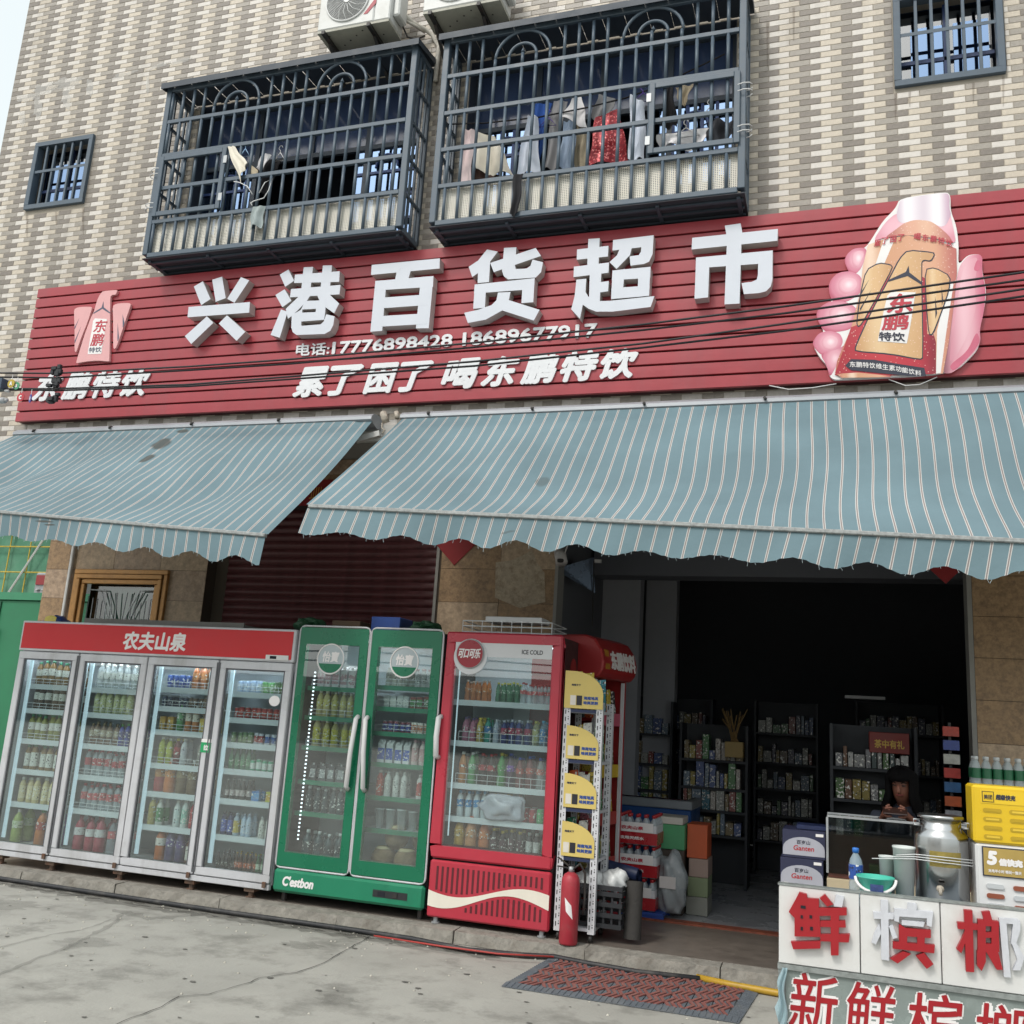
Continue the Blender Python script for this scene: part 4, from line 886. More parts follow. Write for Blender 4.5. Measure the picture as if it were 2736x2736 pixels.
ac(-3.645, 'right white outdoor air conditioner unit above the right cage')
def E2(x, y): return (800+x*.3106, y*.3106)
MB().tube([U(*E2(905, 130), 7.35), U(*E2(980, 200), 7.45), U(*E2(1090, 260), 7.55), U(*E2(1140, 300), 7.58), U(*E2(1200, 400), 7.585), U(*E2(1170, 700), 7.59)], .022, 8).build('pipe_lagging', M('lagging', '#cfcac0', .8, var=.15, scale=20), a1, True)
MB().tube([U(*E2(905, 170), 7.38), U(*E2(1000, 225), 7.46), U(*E2(1080, 280), 7.56)], .016, 8).build('pipe_lagging', M('lagging', '#cfcac0', .8, var=.15, scale=20), a1, True)
MB().tube([U(*E2(890, 230), 7.4), U(*E2(930, 320), 7.45), U(*E2(1010, 340), 7.5), U(*E2(1080, 310), 7.58)], .009, 6).build('cable', m_blk, a1, True)
# ================================================================ awnings
def stripe_mat():
    m = bpy.data.materials.new('awning_stripes'); m.use_nodes = True; t = m.node_tree; b = t.nodes['Principled BSDF']; b.inputs['Roughness'].default_value = .75; b.inputs['Specular IOR Level'].default_value = .25
    uv = t.nodes.new('ShaderNodeUVMap'); sx = t.nodes.new('ShaderNodeSeparateXYZ'); t.links.new(uv.outputs[0], sx.inputs[0])
    d = t.nodes.new('ShaderNodeMath'); d.operation = 'MULTIPLY'; d.inputs[1].default_value = 1/.1005; t.links.new(sx.outputs[0], d.inputs[0])
    fr = t.nodes.new('ShaderNodeMath'); fr.operation = 'FRACT'; t.links.new(d.outputs[0], fr.inputs[0])
    r = t.nodes.new('ShaderNodeValToRGB'); cr = r.color_ramp; cr.interpolation = 'CONSTANT'
    blue, wht, tau = hx('#6c838b'), hx('#c6c4c0'), hx('#877f7e')
    cr.elements[0].position = 0; cr.elements[0].color = blue; cr.elements[1].position = .418; cr.elements[1].color = wht
    for p, c in ((.458, tau), (.542, wht), (.582, blue)):
        e = cr.elements.new(p); e.color = c
    t.links.new(fr.outputs[0], r.inputs[0])
    tc = t.nodes.new('ShaderNodeTexCoord'); n = t.nodes.new('ShaderNodeTexNoise'); n.inputs['Scale'].default_value = 1.4; n.inputs['Detail'].default_value = 7; t.links.new(tc.outputs['Object'], n.inputs[0])
    mr = t.nodes.new('ShaderNodeMapRange'); mr.inputs[1].default_value = .35; mr.inputs[2].default_value = .7; mr.inputs[3].default_value = .86; mr.inputs[4].default_value = 1.08; t.links.new(n.outputs[0], mr.inputs[0])
    x = t.nodes.new('ShaderNodeVectorMath'); x.operation = 'SCALE'; t.links.new(r.outputs[0], x.inputs[0]); t.links.new(mr.outputs[0], x.inputs['Scale']); 
    last = x.outputs[0]; n4 = t.nodes.new('ShaderNodeTexNoise'); n4.inputs['Scale'].default_value = 9; n4.inputs['Detail'].default_value = 4; t.links.new(tc.outputs['Object'], n4.inputs[0])
    for (su, sv, ru, rv) in ((-5.93, .16, .085, .055), (-5.87, .30, .06, .045), (-5.86, .03, .07, .02), (-2.02, .56, .05, .05)):     # oily stains soaked into the cloth
        m1 = t.nodes.new('ShaderNodeMapping'); m1.inputs['Location'].default_value = (-su/ru, -sv/rv, 0); m1.inputs['Scale'].default_value = (1/ru, 1/rv, 0); t.links.new(uv.outputs[0], m1.inputs[0])
        ln = t.nodes.new('ShaderNodeVectorMath'); ln.operation = 'LENGTH'; t.links.new(m1.outputs[0], ln.inputs[0])
        sb_ = t.nodes.new('ShaderNodeMath'); sb_.operation = 'ADD'; t.links.new(ln.outputs['Value'], sb_.inputs[0]); ns = t.nodes.new('ShaderNodeMapRange'); ns.inputs[3].default_value = -.45; ns.inputs[4].default_value = .45; t.links.new(n4.outputs[0], ns.inputs[0]); t.links.new(ns.outputs[0], sb_.inputs[1])
        rg = t.nodes.new('ShaderNodeMapRange'); rg.inputs[1].default_value = .75; rg.inputs[2].default_value = 1.15; rg.inputs[3].default_value = .85 if su < -3 else .45; rg.inputs[4].default_value = 0; t.links.new(sb_.outputs[0], rg.inputs[0])
        mm = t.nodes.new('ShaderNodeMix'); mm.data_type = 'RGBA'; t.links.new(rg.outputs[0], mm.inputs[0]); t.links.new(last, mm.inputs[6]); mm.inputs[7].default_value = hx('#4a4b47'); last = mm.outputs[2]
    t.links.new(last, b.inputs['Base Color'])
    n3 = t.nodes.new('ShaderNodeTexNoise'); n3.inputs['Scale'].default_value = 4; n3.inputs['Detail'].default_value = 4; t.links.new(tc.outputs['Object'], n3.inputs[0])
    bp = t.nodes.new('ShaderNodeBump'); bp.inputs['Strength'].default_value = .45; bp.inputs['Distance'].default_value = .03; t.links.new(n3.outputs[0], bp.inputs['Height']); t.links.new(bp.outputs[0], b.inputs['Normal'])
    return m
m_awn = stripe_mat()
m_bar = M('weathered_bar', '#9a9d9c', .5, metal=.3, var=.25, scale=40, dirt='#6d6f70', dirt_amt=.9, dscale=30)
m_whm = M('white_metal', '#c9c9c7', .45, var=.06, dirt='#9a9890', dirt_amt=.4, dscale=6)
m_hous = M('awning_housing', '#9a9ea3', .45, metal=.2, var=.08, scale=3)
def uvgrid(name, fn, nu, nv, u0, u1, mat, parent):
    mb = MB(); mb.grid(fn, nu, nv); me = mb.mesh(name, True)
    ul = me.uv_layers.new(name='UVMap')
    for lp in me.loops:
        vi = lp.vertex_index; a, b = divmod(vi, nv+1); ul.data[lp.index].uv = (u0+(u1-u0)*a/nu, b/nv)
    return link(name, me, mat, parent)
def awning(x0, x1, zl, zr, label, side, wr):
    aw = thing('awning', label, 'awning', ((x0+x1)/2, 7.5, 4.1), 'striped awnings over the shopfront')
    YT_, ZT, YB_ = 7.395, 4.10, 5.96
    zb = lambda u: zl+(zr-zl)*u
    nu = int((x1-x0)*16); ph = random.random()*6
    def cf(u, v):
        x = x0+(x1-x0)*u; s = math.sin(math.pi*v); e_ = min(1.0, min(x-x0, x1-x)/.9); s *= .12+.88*e_*e_*(3-2*e_)     # taut at both side edges
        y = YT_+(YB_-YT_)*v; z = ZT+(zb(u)-ZT)*v - .115*s*(1+.2*math.sin(u*5+ph))
        # slack folds that run slantwise down the cloth
        z += wr*s*(.018*math.sin(x*5.3+v*6+ph)+.012*math.sin(x*11-v*9)+.02*math.sin(x*2.1+v*2.5)+.008*math.sin(x*19+v*14))
        xx = x + wr*s*.03*math.sin(v*5+x*1.7)
        if side < 0 and u > .96: z -= .10*((u-.96)/.04)**2*s*2.2; y += .02
        return (xx, y, z)
    uvgrid('canopy', cf, nu, 22, x0, x1, m_awn, aw)
    def vf(u, v):
        x = x0+.02+(x1-x0-.02)*u; hgt = .185+.024*math.cos(2*math.pi*x/.43)+.008*math.sin(x*17)
        if u < .012 or u > .985: hgt *= 1.02
        y = YB_-.012-.02*v+.022*v*math.sin(x*4.1+ph)+.012*v*math.sin(x*9.7)
        return (x-.04*v*(1 if side > 0 else -.1), y, zb(u)-.03-hgt*v+.003*math.sin(x*90)*v)
    uvgrid('valance', vf, int((x1-x0)*40), 6, x0+.02, x1, m_awn, aw)
    fr_ = MB(); k = x0+.05       # frayed threads along the hem
    while k < x1-.05:
        u_ = (k-x0)/(x1-x0); q_ = Vector(vf(u_, 1.0)); fr_.tube([q_, q_+Vector((random.uniform(-.012, .012), 0, -random.uniform(.008, .03)))], .0012, 3); k += random.uniform(.02, .16)
    tag(fr_.build('frayed_threads', M('thread_pale', '#a9b8bd', .9, var=.1), aw), kind='stuff')
    MB().hull8([(x0+.03, YB_-.03, zl-.03), (x1, YB_-.03, zr-.03), (x1, YB_+.015, zr-.03), (x0+.03, YB_+.015, zl-.03), (x0+.03, YB_-.03, zl-.002), (x1, YB_-.03, zr-.002), (x1, YB_+.015, zr-.002), (x0+.03, YB_+.015, zl-.002)]).build('front_bar', m_bar, aw, bevel=.006)
    mb = MB(); prof = [(7.615, 4.175), (7.50, 4.185), (7.43, 4.17), (7.39, 4.14), (7.385, 4.11), (7.43, 4.085), (7.50, 4.06), (7.58, 4.06)]
    n = len(prof); b = 0
    for xx in (x0-.02, x1): mb.v += [(xx, p[0], p[1]) for p in prof]
    for k in range(n-1): mb.f.append((k, n+k, n+k+1, k+1))
    mb.f.append(tuple(range(n))); mb.f.append(tuple(range(n, 2*n))[::-1]); o = mb.build('roller_housing', m_hous, aw); fixn(o.data)
    k = x0+.25
    while k < x1: 
        MB().tube([(k, 7.41, 4.15), (k, 7.375, 4.14), (k+.01, 7.365, 4.125)], .012, 6).build('housing_bolt', M('bolt_dark', '#3b3a38', .6, var=.1), aw, True); k += .95
    for xa, dr in ((x0+.35, 1), (x1-.35, -1)):
        ze = cf((xa+dr*.75-x0)/(x1-x0), (7.395-6.75)/1.435)[2]-.20; zw = cf((xa-x0)/(x1-x0), .04)[2]-.14
        MB().bar((xa, 7.46, zw), (xa+dr*.75, 6.75, ze), .05, .07).build('folding_arm', m_whm, aw)
        MB().bar((xa+dr*.75, 6.75, ze), (xa+dr*.1, 6.02, zb((xa+dr*.1-x0)/(x1-x0))-.06), .045, .06).build('folding_arm', m_whm, aw)
    return aw
aL = awning(-7.95, -3.90, 3.09, 2.775, 'left blue striped awning with two dark stains, slack and wrinkled', -1, 1.0)
aR = awning(-3.60, 3.2, 2.99, 2.615, 'right blue striped awning stretched over the open shop door', 1, .6)
# hinge castings and the drooping arm seen in the gap between the awnings
def f10(x, y): return (750+x*.2588, 1050+y*.2588)
m_cast = M('weathered_casting', '#a89f92', .6, var=.3, scale=30, dirt='#5a4a3c', dirt_amt=.7, dscale=20)
cst = thing('awning_bracket', 'weathered gear bracket with chain hanging between the two awnings', 'bracket', U(*f10(1080, 280), 7.4))
MB().tube([U(*f10(1060, 210), 7.38), U(*f10(1075, 260), 7.36), U(*f10(1090, 310), 7.38)], .032, 8).build('gear_case', m_cast, cst, True)
MB().tube([U(*f10(1195, 200), 7.4), U(*f10(1205, 260), 7.38)], .022, 8).build('gear_case', m_cast, cst, True)
MB().tube([U(*f10(1050, 310), 7.38), U(*f10(1045, 360), 7.37), U(*f10(1075, 385), 7.36), U(*f10(1050, 420), 7.36)], .008, 6).build('chain', m_cast, cst, True)
MB().bar(U(*f10(780, 490), 7.45), U(*f10(1030, 420), 7.45), .05, .05).build('arm', m_whm, cst)

# ================================================================ overhead cables and phase discs
m_cab = M('cable_black', '#121318', .5, var=.1)
YC = 6.95
CAB = [('uppermost', [(-80, 1000), (0, 997), (150, 998), (500, 980), (770, 961), (1270, 916), (1720, 867), (2100, 818.5), (2700, 733), (2900, 703)]),
       ('second from the top', [(-80, 1009), (0, 1008), (150, 1010), (500, 990), (770, 973), (1270, 928), (1720, 882), (2100, 837), (2700, 753), (2900, 724)]),
       ('third from the top', [(-80, 1042), (57, 1039), (150, 1039), (500, 1028), (770, 1007), (1270, 966), (1720, 918), (2100, 865), (2700, 778), (2900, 746)]),
       ('lowest', [(-80, 1046), (57, 1042), (150, 1044), (500, 1033), (770, 1014), (1270, 978), (1720, 929), (2100, 884), (2700, 797), (2900, 767)])]
for i, (w_, pp) in enumerate(CAB):
    y = YC+.03*(i % 2); pts = [U(a, b, y) for a, b in pp]
    a = pts[-1]+(pts[-1]-pts[-2])*3; pts.append(a)
    tag(MB().tube(pts, .0085, 6).build('overhead_cable', m_cab, None, True), '%s of the four black cables crossing the red signboard' % w_, 'cable', 'cables in front of the signboard')
for (ch, px, py, rpx, colr, nm) in (('A', 30, 1025, 14, '#b0982f', 'yellow'), ('B', 44, 1031, 12, '#4f9a74', 'green'), ('C', 55, 1062, 13, '#b5303c', 'red'), ('N', 81, 1065, 13, '#4a4e9a', 'blue')):
    p = U(px, py, YC-.03 - (.02 if ch == 'A' else 0)); r = .043 if ch != 'B' else .038
    d = thing('phase_disc', '%s phase disc lettered %s hanging from the cables at the left' % (nm, ch), 'cable tag', p, 'phase discs')
    tilt = 1.0 if ch != 'N' else .35
    MB().poly([(p.x+r*tilt*math.cos(t*math.pi/12), p.y, p.z+r*math.sin(t*math.pi/12)) for t in range(24)]).poly([(p.x+r*tilt*math.cos(-t*math.pi/12), p.y+.006, p.z+r*math.sin(-t*math.pi/12)) for t in range(24)]).build('disc', M('disc_'+nm, colr, .4, var=.05), d)
    text('letter', ch, M('print_white', '#e6e3e2', .5, var=.03), d, (p.x-r*.4*tilt, p.y-.003, p.z-r*.5), (1, 0, 0), (0, 0, 1), r*.8*tilt, r, .004)
    MB().tube([(p.x, p.y+.004, p.z+r), (p.x, p.y+.004, p.z+r+.05)], .003, 5).build('tie', M('white_wire', '#d8d8d8', .5, var=.03), d)
for (px, py, nm) in ((150, 993, 'upper'), (147, 1024, 'middle'), (140, 1062, 'lower')):
    p = U(px, py, YC-.01); mb = MB()
    for k in range(7):
        q = p+Vector((random.uniform(-.05, .05), random.uniform(-.02, .02), random.uniform(-.035, .035))); mb.box(q.x-random.uniform(.015, .035), q.x+random.uniform(.015, .035), q.y-.015, q.y+.02, q.z-random.uniform(.012, .03), q.z+random.uniform(.012, .03))
    tag(mb.build('cable_clamp', M('clamp_black', '#1d1f24', .55, var=.2), None, bevel=.004), '%s black piercing clamp in front of the small slogan at the left' % nm, 'cable clamp', 'piercing clamps')
p = U(8, 1030, YC); tag(MB().box(p.x-.12, p.x+.03, p.y-.05, p.y+.04, p.z-.05, p.z+.06).box(p.x-.08, p.x+.0, p.y-.055, p.y-.051, p.z-.03, p.z+.04).build('junction_box', M('clamp_blue', '#3a4a5a', .5, var=.2), None, bevel=.006), 'dark junction box on the cables at the left edge', 'junction box')
p = U(10, 1068, YC); tag(MB().tube([p+Vector((-.14, 0, 0)), p+Vector((.02, 0, -.01))], .03, 10, True).tube([p+Vector((.02, 0, -.01)), p+Vector((.05, 0, -.005))], .018, 8).tube([p+Vector((.0, 0, .09)), p+Vector((.055, 0, .085))], .014, 8).build('insulator', M('insulator_grey', '#b5b6b8', .4, var=.1), None, True), 'pale grey insulator below the junction box', 'insulator')

# ================================================================ green container and scaffolded house beyond the corner
m_grn = M('container_green', '#2c7a55', .5, var=.08, scale=3, dirt='#2a6148', dirt_amt=.4, dscale=2)
ct = thing('green_container', 'green steel site container beside the shop building at the left', 'container', (-10.5, 9.2, 0))
bx('body', m_grn, ct, -13.2, -7.98, 9.0, 11.2, .02, 2.60, .01); bx('roof_edge', M('container_green_light', '#3d8a66', .5, var=.08), ct, -13.22, -7.96, 8.97, 11.22, 2.602, 2.69)
for xx in (-11.6, -10.3, -9.42, -8.6): bx('seam', M('container_seam', '#1d5a40', .6, var=.05), ct, xx-.012, xx+.012, 8.985, 8.999, .1, 2.58)
bx('hinge', m_blk, ct, -9.47, -9.37, 8.97, 8.984, 2.0, 2.25)
sb = thing('scaffolded_house', 'far house wrapped in green netting and yellow scaffold poles', 'building', (-19, 22, 0))
m_net = M('green_net', '#4f8068', .9, var=.25, scale=1.2, dirt='#6f9a84', dirt_amt=.7, dscale=.7); m_pole = M('yellow_pole', '#b8a03c', .6, var=.2)
bx('wall', M('far_wall', '#8c9088', .9, var=.1), sb, -32, -18.55, 22.3, 30, .0, 12)
bx('net', m_net, sb, -32, -18.6, 22.0, 22.05, .5, 12)
for k in range(15): MB().tube([(-29+.75*k, 21.9, .2), (-29+.75*k+.1, 21.9, 12)], .02, 5).build('pole', m_pole, sb)
for k in range(14): MB().tube([(-32, 21.85, 1.2+.75*k), (-18.6, 21.85, 1.15+.75*k)], .02, 5).build('pole', m_pole, sb)
bx('plank', M('yellow_plank', '#c79a2e', .7, var=.1), sb, -26, -18.6, 21.2, 21.6, 7.1, 7.25)
for k, (xa, za, xb, zb_) in enumerate(((-24, 2, -21, 7), (-21.6, 4.8, -19.2, 1.8), (-23, 6, -21.4, 9))): MB().tube([(xa, 21.8, za), (xb, 21.8, zb_)], .035, 5).build('brace', m_whm, sb)
eq = thing('machine_unit', 'grey boxed machine with red band seen above the green container', 'machine', (-13.2, 13.6, 2.2))
a_ = U(86, 1592, 13.5); b_ = U(116, 1530, 13.5); bx('housing', M('machine_grey', '#8f9294', .5, var=.15), eq, a_.x, b_.x+.5, 13.5, 14.2, a_.z, b_.z, .03); bx('band', M('machine_red', '#8e2c30', .5, var=.1), eq, a_.x+.05, b_.x+.45, 13.48, 13.499, b_.z-.22, b_.z-.05); bx('stand', m_blk, eq, a_.x+.1, b_.x+.4, 13.6, 14.1, .0, a_.z-.001)
for k in range(3): MB().tube([(a_.x+.12+.12*k, 13.49, a_.z+.1), (a_.x+.12+.12*k, 13.49, b_.z-.3)], .04, 8).build('cylinder', M('machine_light', '#b4b6b6', .4, var=.1), eq, True)
# low houses across the street, added and sized to tone the cooler-door reflections
for i, (xa, xb, h, col) in enumerate(((-70, -46, 3.1, '#8f8a80'), (-45.5, -24, 2.8, '#a49a88'), (-23.5, -2, 3.2, '#7f8688'))):
    hs_ = thing('reflection_house', ['far left', 'middle', 'right'][i]+' low shop house added across the street for the door reflections', 'building', ((xa+xb)/2, -30, 0), 'houses added across the street')
    bx('wall', M('street_wall_'+col[1:], col, .9, var=.15, scale=.5), hs_, xa, xb, -36, -30, 0, h); bx('roof', M('street_roof', '#5a4a44', .8, var=.15, scale=.6), hs_, xa-.4, xb+.4, -36.4, -29.2, h+.002, h+.35)
    n_ = int((xb-xa)/5)
    for k in range(n_): bx('shop_door', M('street_door', '#3a3c40', .5, var=.2, scale=1), hs_, xa+1+5*k, xa+4.2+5*k, -29.99, -29.9, 0.01, 2.2)
# utility pole and cables across the street, seen mirrored in the cooler doors
up_ = thing('utility_pole', 'concrete utility pole with cross arms across the street', 'pole', (-18, -22, 0))
MB().tube([(-18, -22, 0), (-18, -22, 8.5)], .16, 10, True, [.19, .13]).build('shaft', M('pole_concrete', '#8a8882', .9, var=.1), up_, True)
for z in (4.4, 5.3): MB().bar((-19.2, -22, z), (-16.8, -22, z), .1).build('cross_arm', m_blk, up_)
bx('transformer', m_blk, up_, -18.6, -17.4, -21.8, -21.2, 3.4, 4.2, .03)
for i, (z, s_) in enumerate(((3.6, .3), (4.0, .5), (4.45, .35), (4.8, .6), (5.4, .4))):
    tag(MB().tube([(-60, -22+.4*i, z+.6), (-39, -22+.3*i, z-s_), (-18, -22, z), (2, -22-.4*i, z-s_*1.2), (24, -22-.5*i, z+.5)], .035, 5).build('street_cable', m_cab, None, True), ORD[i]+' cable from below on the utility pole across the street', 'cable', 'cables across the street')
# ================================================================ drinks: one prototype of each kind, then individuals
def proto(kind):
    b = MB(); c = MB(); l = MB(); n = 10
    if kind == 'pet':
        b.lathe([(.026, 0), (.032, .006), (.032, .06), (.029, .075), (.032, .09), (.032, .145), (.026, .172), (.013, .195), (.012, .205)], n=n); c.lathe([(.0155, .2), (.0155, .219), (.013, .222)], n=n); l.lathe([(.0325, .085), (.0325, .148)], n=n, cap=False)
    elif kind == 'tall':
        b.lathe([(.03, 0), (.033, .005), (.033, .15), (.03, .165), (.016, .195), (.015, .203)], n=n); c.lathe([(.018, .2), (.018, .221), (.015, .224)], n=n); l.lathe([(.0335, .03), (.0335, .15)], n=n, cap=False)
    elif kind == 'big':
        b.lathe([(.042, 0), (.05, .01), (.05, .11), (.045, .125), (.05, .14), (.049, .19), (.035, .235), (.016, .262), (.015, .272)], n=n); c.lathe([(.019, .268), (.019, .292), (.016, .295)], n=n); l.lathe([(.0505, .13), (.0505, .195)], n=n, cap=False)
    elif kind == 'cola':
        b.lathe([(.028, 0), (.035, .01), (.035, .06), (.029, .09), (.034, .12), (.034, .155), (.024, .195), (.0135, .222), (.013, .232)], n=n); c.lathe([(.0165, .228), (.0165, .247), (.014, .249)], n=n); l.lathe([(.0345, .115), (.0345, .16)], n=n, cap=False)
    elif kind == 'can':
        b.lathe([(.024, 0), (.031, .008), (.031, .105), (.026, .116)], n=n); c.lathe([(.026, .1165), (.0265, .12), (.023, .119)], n=n); l.lathe([(.0313, .02), (.0313, .09)], n=n, cap=False)
    elif kind == 'beer':
        b.lathe([(.028, 0), (.031, .005), (.031, .125), (.026, .15), (.014, .18), (.0125, .225)], n=n); c.lathe([(.0145, .222), (.0145, .234), (.012, .236)], n=n); l.lathe([(.0315, .04), (.0315, .11)], n=n, cap=False)
    elif kind == 'carton':
        b.box(-.03, .03, -.025, .025, 0, .115); c.box(-.008, .008, -.01, .006, .1152, .119); l.box(-.0305, .0305, -.0255, -.0251, .02, .09)
    elif kind == 'milk':
        b.box(-.034, .034, -.034, .034, 0, .17); b.hull8([(-.034, -.034, .171), (.034, -.034, .171), (.034, .034, .171), (-.034, .034, .171), (-.034, -.003, .205), (.034, -.003, .205), (.034, .003, .205), (-.034, .003, .205)]); c.lathe([(.013, .185), (.013, .2)], (0, -.026, 0), n); l.box(-.0345, .0345, -.0345, -.0341, .03, .13)
    elif kind == 'pouch':
        b.hull8([(-.045, -.02, 0), (.045, -.02, 0), (.045, .02, 0), (-.045, .02, 0), (-.035, -.004, .16), (.035, -.004, .16), (.035, .004, .16), (-.035, .004, .16)]); c.lathe([(.012, .16), (.012, .18)], n=n); l.quad((-.035, -.0212, .03), (.035, -.0212, .03), (.03, -.0095, .12), (-.03, -.0095, .12))
    elif kind == 'cup':
        b.lathe([(.03, 0), (.042, .15), (.044, .152)], n=12); c.lathe([(.045, .152), (.045, .158), (.0, .162)], n=12); l.lathe([(.0345, .04), (.0385, .09)], n=12, cap=False)
    sm = kind not in ('carton', 'milk', 'pouch')
    return tuple(m.mesh(kind, sm) for m in (b, c, l))
_pr = {}
def bmat(c):
    """c: '#rrggbb' opaque drink/can, '~#rrggbb' see-through plastic"""
    if c[0] == '~': return M('clear_'+c[2:], c[1:], .12, var=.0, spec=.6, alpha=.42)
    return M('pack_'+c[1:], c, .3, var=.07, scale=30, spec=.5)
def lmat(c):
    """printed paper or film label: the main colour broken by pale and dark print"""
    nm = 'label_'+c[1:]
    if nm in _mats: return _mats[nm]
    m = M(nm, c, .4, var=.06, scale=40); t = m.node_tree; b = t.nodes['Principled BSDF']; src = b.inputs['Base Color'].links[0].from_socket
    oi = t.nodes.new('ShaderNodeObjectInfo'); tc = t.nodes.new('ShaderNodeTexCoord'); av = t.nodes.new('ShaderNodeVectorMath'); av.operation = 'ADD'; t.links.new(tc.outputs['Object'], av.inputs[0]); t.links.new(oi.outputs['Random'], av.inputs[1])
    for sc_, lo, col in ((48.0, .60, '#e8e6e0'), (75.0, .64, '#2a2830')):
        n = t.nodes.new('ShaderNodeTexNoise'); n.inputs['Scale'].default_value = sc_; n.inputs['Detail'].default_value = 1.0; t.links.new(av.outputs[0], n.inputs[0])
        r = t.nodes.new('ShaderNodeMapRange'); r.inputs[1].default_value = lo; r.inputs[2].default_value = lo+.03; t.links.new(n.outputs[0], r.inputs[0])
        x = t.nodes.new('ShaderNodeMix'); x.data_type = 'RGBA'; t.links.new(r.outputs[0], x.inputs[0]); t.links.new(src, x.inputs[6]); x.inputs[7].default_value = hx(col); src = x.outputs[2]
    t.links.new(src, b.inputs['Base Color']); return m
NAMES = {'pet': 'drink_bottle', 'tall': 'drink_bottle', 'big': 'large_drink_bottle', 'cola': 'soda_bottle', 'can': 'drink_can', 'beer': 'beer_bottle', 'carton': 'drink_carton', 'milk': 'milk_carton', 'pouch': 'drink_pouch', 'cup': 'lidded_cup'}
CATS = {'pet': 'bottle', 'tall': 'bottle', 'big': 'bottle', 'cola': 'bottle', 'can': 'can', 'beer': 'bottle', 'carton': 'carton', 'milk': 'carton', 'pouch': 'pouch', 'cup': 'cup'}
def drink(kind, cols, loc, label, group, s=1.0, rot=None):
    if kind not in _pr: _pr[kind] = proto(kind)
    b, c, l = _pr[kind]; r = random.uniform(-.5, .5) if rot is None else rot
    if kind in ('carton', 'milk', 'pouch'): r = random.uniform(-.12, .12)
    o = place(NAMES[kind], b, bmat(cols[0]), loc, None, r, (s, s, s*random.uniform(.985, 1.015)))
    tag(o, label, CATS[kind], group)
    for nm, me, col in (('cap', c, cols[1]), ('label', l, cols[2])):
        if col is None: continue
        q = bpy.data.objects.new(nm, me); COL.objects.link(q); mt = lmat(col) if nm == 'label' else bmat(col)
        if not me.materials: me.materials.append(mt)
        elif me.materials[0] != mt: q.material_slots[0].link = 'OBJECT'; q.material_slots[0].material = mt
        q.parent = o
    return o
def runs(x0, x1, y, z, items, where, rows=2, top=9):
    """fill a shelf: items = (description, kind, colours, how many)"""
    wd = {'pet': .072, 'tall': .075, 'big': .108, 'cola': .077, 'can': .069, 'beer': .07, 'carton': .068, 'milk': .078, 'pouch': .098, 'cup': .096}
    items = [(d, k, c, n if (n < 2 or k in ('big', 'cup')) else int(n*1.2+.5)) for d, k, c, n in items]
    tot = sum(wd[k]*n for d, k, c, n in items if k); f = (x1-x0)/tot if tot > (x1-x0) else 1.0; gap = 0 if f < 1 else (x1-x0-tot)/max(1, sum(n for d, k, c, n in items))
    x = x0
    for d, k, c, n in items:
        if not k: x += n; continue
        for i in range(n):
            w_ = wd[k]*min(f, 1.0)+gap
            if random.random() < .03: x += w_; continue
            for r_ in range(rows):
                drink(k, c, (x+w_/2+random.uniform(-.004, .004), y+r_*wd[k]*1.02+random.uniform(-.008, .018), z), '%s%s in %s row, %s' % (POS[i]+' ' if n > 1 else '', d, ('front', 'rear')[r_], where), '%ss, %s' % (d, where), (f if f < 1 else 1.0)*random.uniform(.90, 1.0))
            x += w_
m_frame = M('cooler_frame_grey', '#c3c4c8', .4, var=.06, scale=5, dirt='#8f8e8c', dirt_amt=.45, dscale=5, streak='#7d7972', streak_amt=.5)
m_inner = M('cooler_liner', '#d3dee2', .5, var=.04)
m_shelf = M('shelf_white', '#d3d9dc', .45, var=.04)
m_wire = M('wire_white', '#d0d4d6', .4, var=.03)
m_gask = M('door_gasket', '#55565a', .6, var=.1)
m_led = M('led_strip', '#c3d8e0', .5, var=0, emit=.55)
m_top = M('fill_glow', '#eef6ff', .5, var=0, emit=22.0)  # hidden fill panels added under the cooler tops to brighten the interiors
m_gl = glass_mat('cooler_glass', '#edf4f4', .11, .012, .045)
m_rust = M('rusty_steel', '#5c4a3e', .8, var=.3, scale=20, dirt='#7a4526', dirt_amt=.8, dscale=15)
def rails(x0, x1, y, z, parent, h=.05, step=.075):
    mb = MB(); mb.tube([(x0, y, z+h), (x1, y, z+h)], .0028, 5); mb.tube([(x0, y, z+h*.45), (x1, y, z+h*.45)], .0022, 5); k = x0
    while k <= x1+.001: mb.tube([(k, y+.04, z+h), (k, y, z+h), (k, y, z)], .0024, 5); k += step
    return mb.build('wire_guard', m_wire, parent)
# ---------------------------------------------------------------- white four-door cooler
YN = 6.95
nf = thing('drinks_cooler', 'wide white four-door drinks cooler with red header reading 农夫山泉', 'cooler', (-5.57, 7.2, ZP))
XD = [-6.975, -6.30, -5.572, -4.856, -4.16]
ZD0, ZD1 = .215, 1.905
bd = MB(); bd.box(-6.975, -4.16, 7.56, 7.60, .2, 2.17); bd.box(-6.975, -6.945, 7.0, 7.559, .2, 2.17); bd.box(-4.19, -4.16, 7.0, 7.559, .2, 2.17); bd.box(-6.944, -4.191, 7.0, 7.559, 1.88, 2.17); bd.box(-6.944, -4.191, 7.0, 7.559, .2, .26)
bd.build('body', m_frame, nf)
li = MB(); li.box(-6.943, -4.192, 7.54, 7.558, .262, 1.878)
for x in XD[1:-1]: li.box(x-.02, x+.02, 7.02, 7.06, .262, 1.878)
li.build('liner', m_inner, nf)
hd = bx('header', m_frame, nf, -6.978, -4.155, YN-.005, 7.0-.001, 1.912, 2.178, .006)
bx('header_panel', M('header_red', '#c21b23', .5, var=.05, scale=3, dirt='#a8262c', dirt_amt=.3, dscale=3), hd, -6.955, -4.178, YN-.009, YN-.006, 1.932, 2.160)
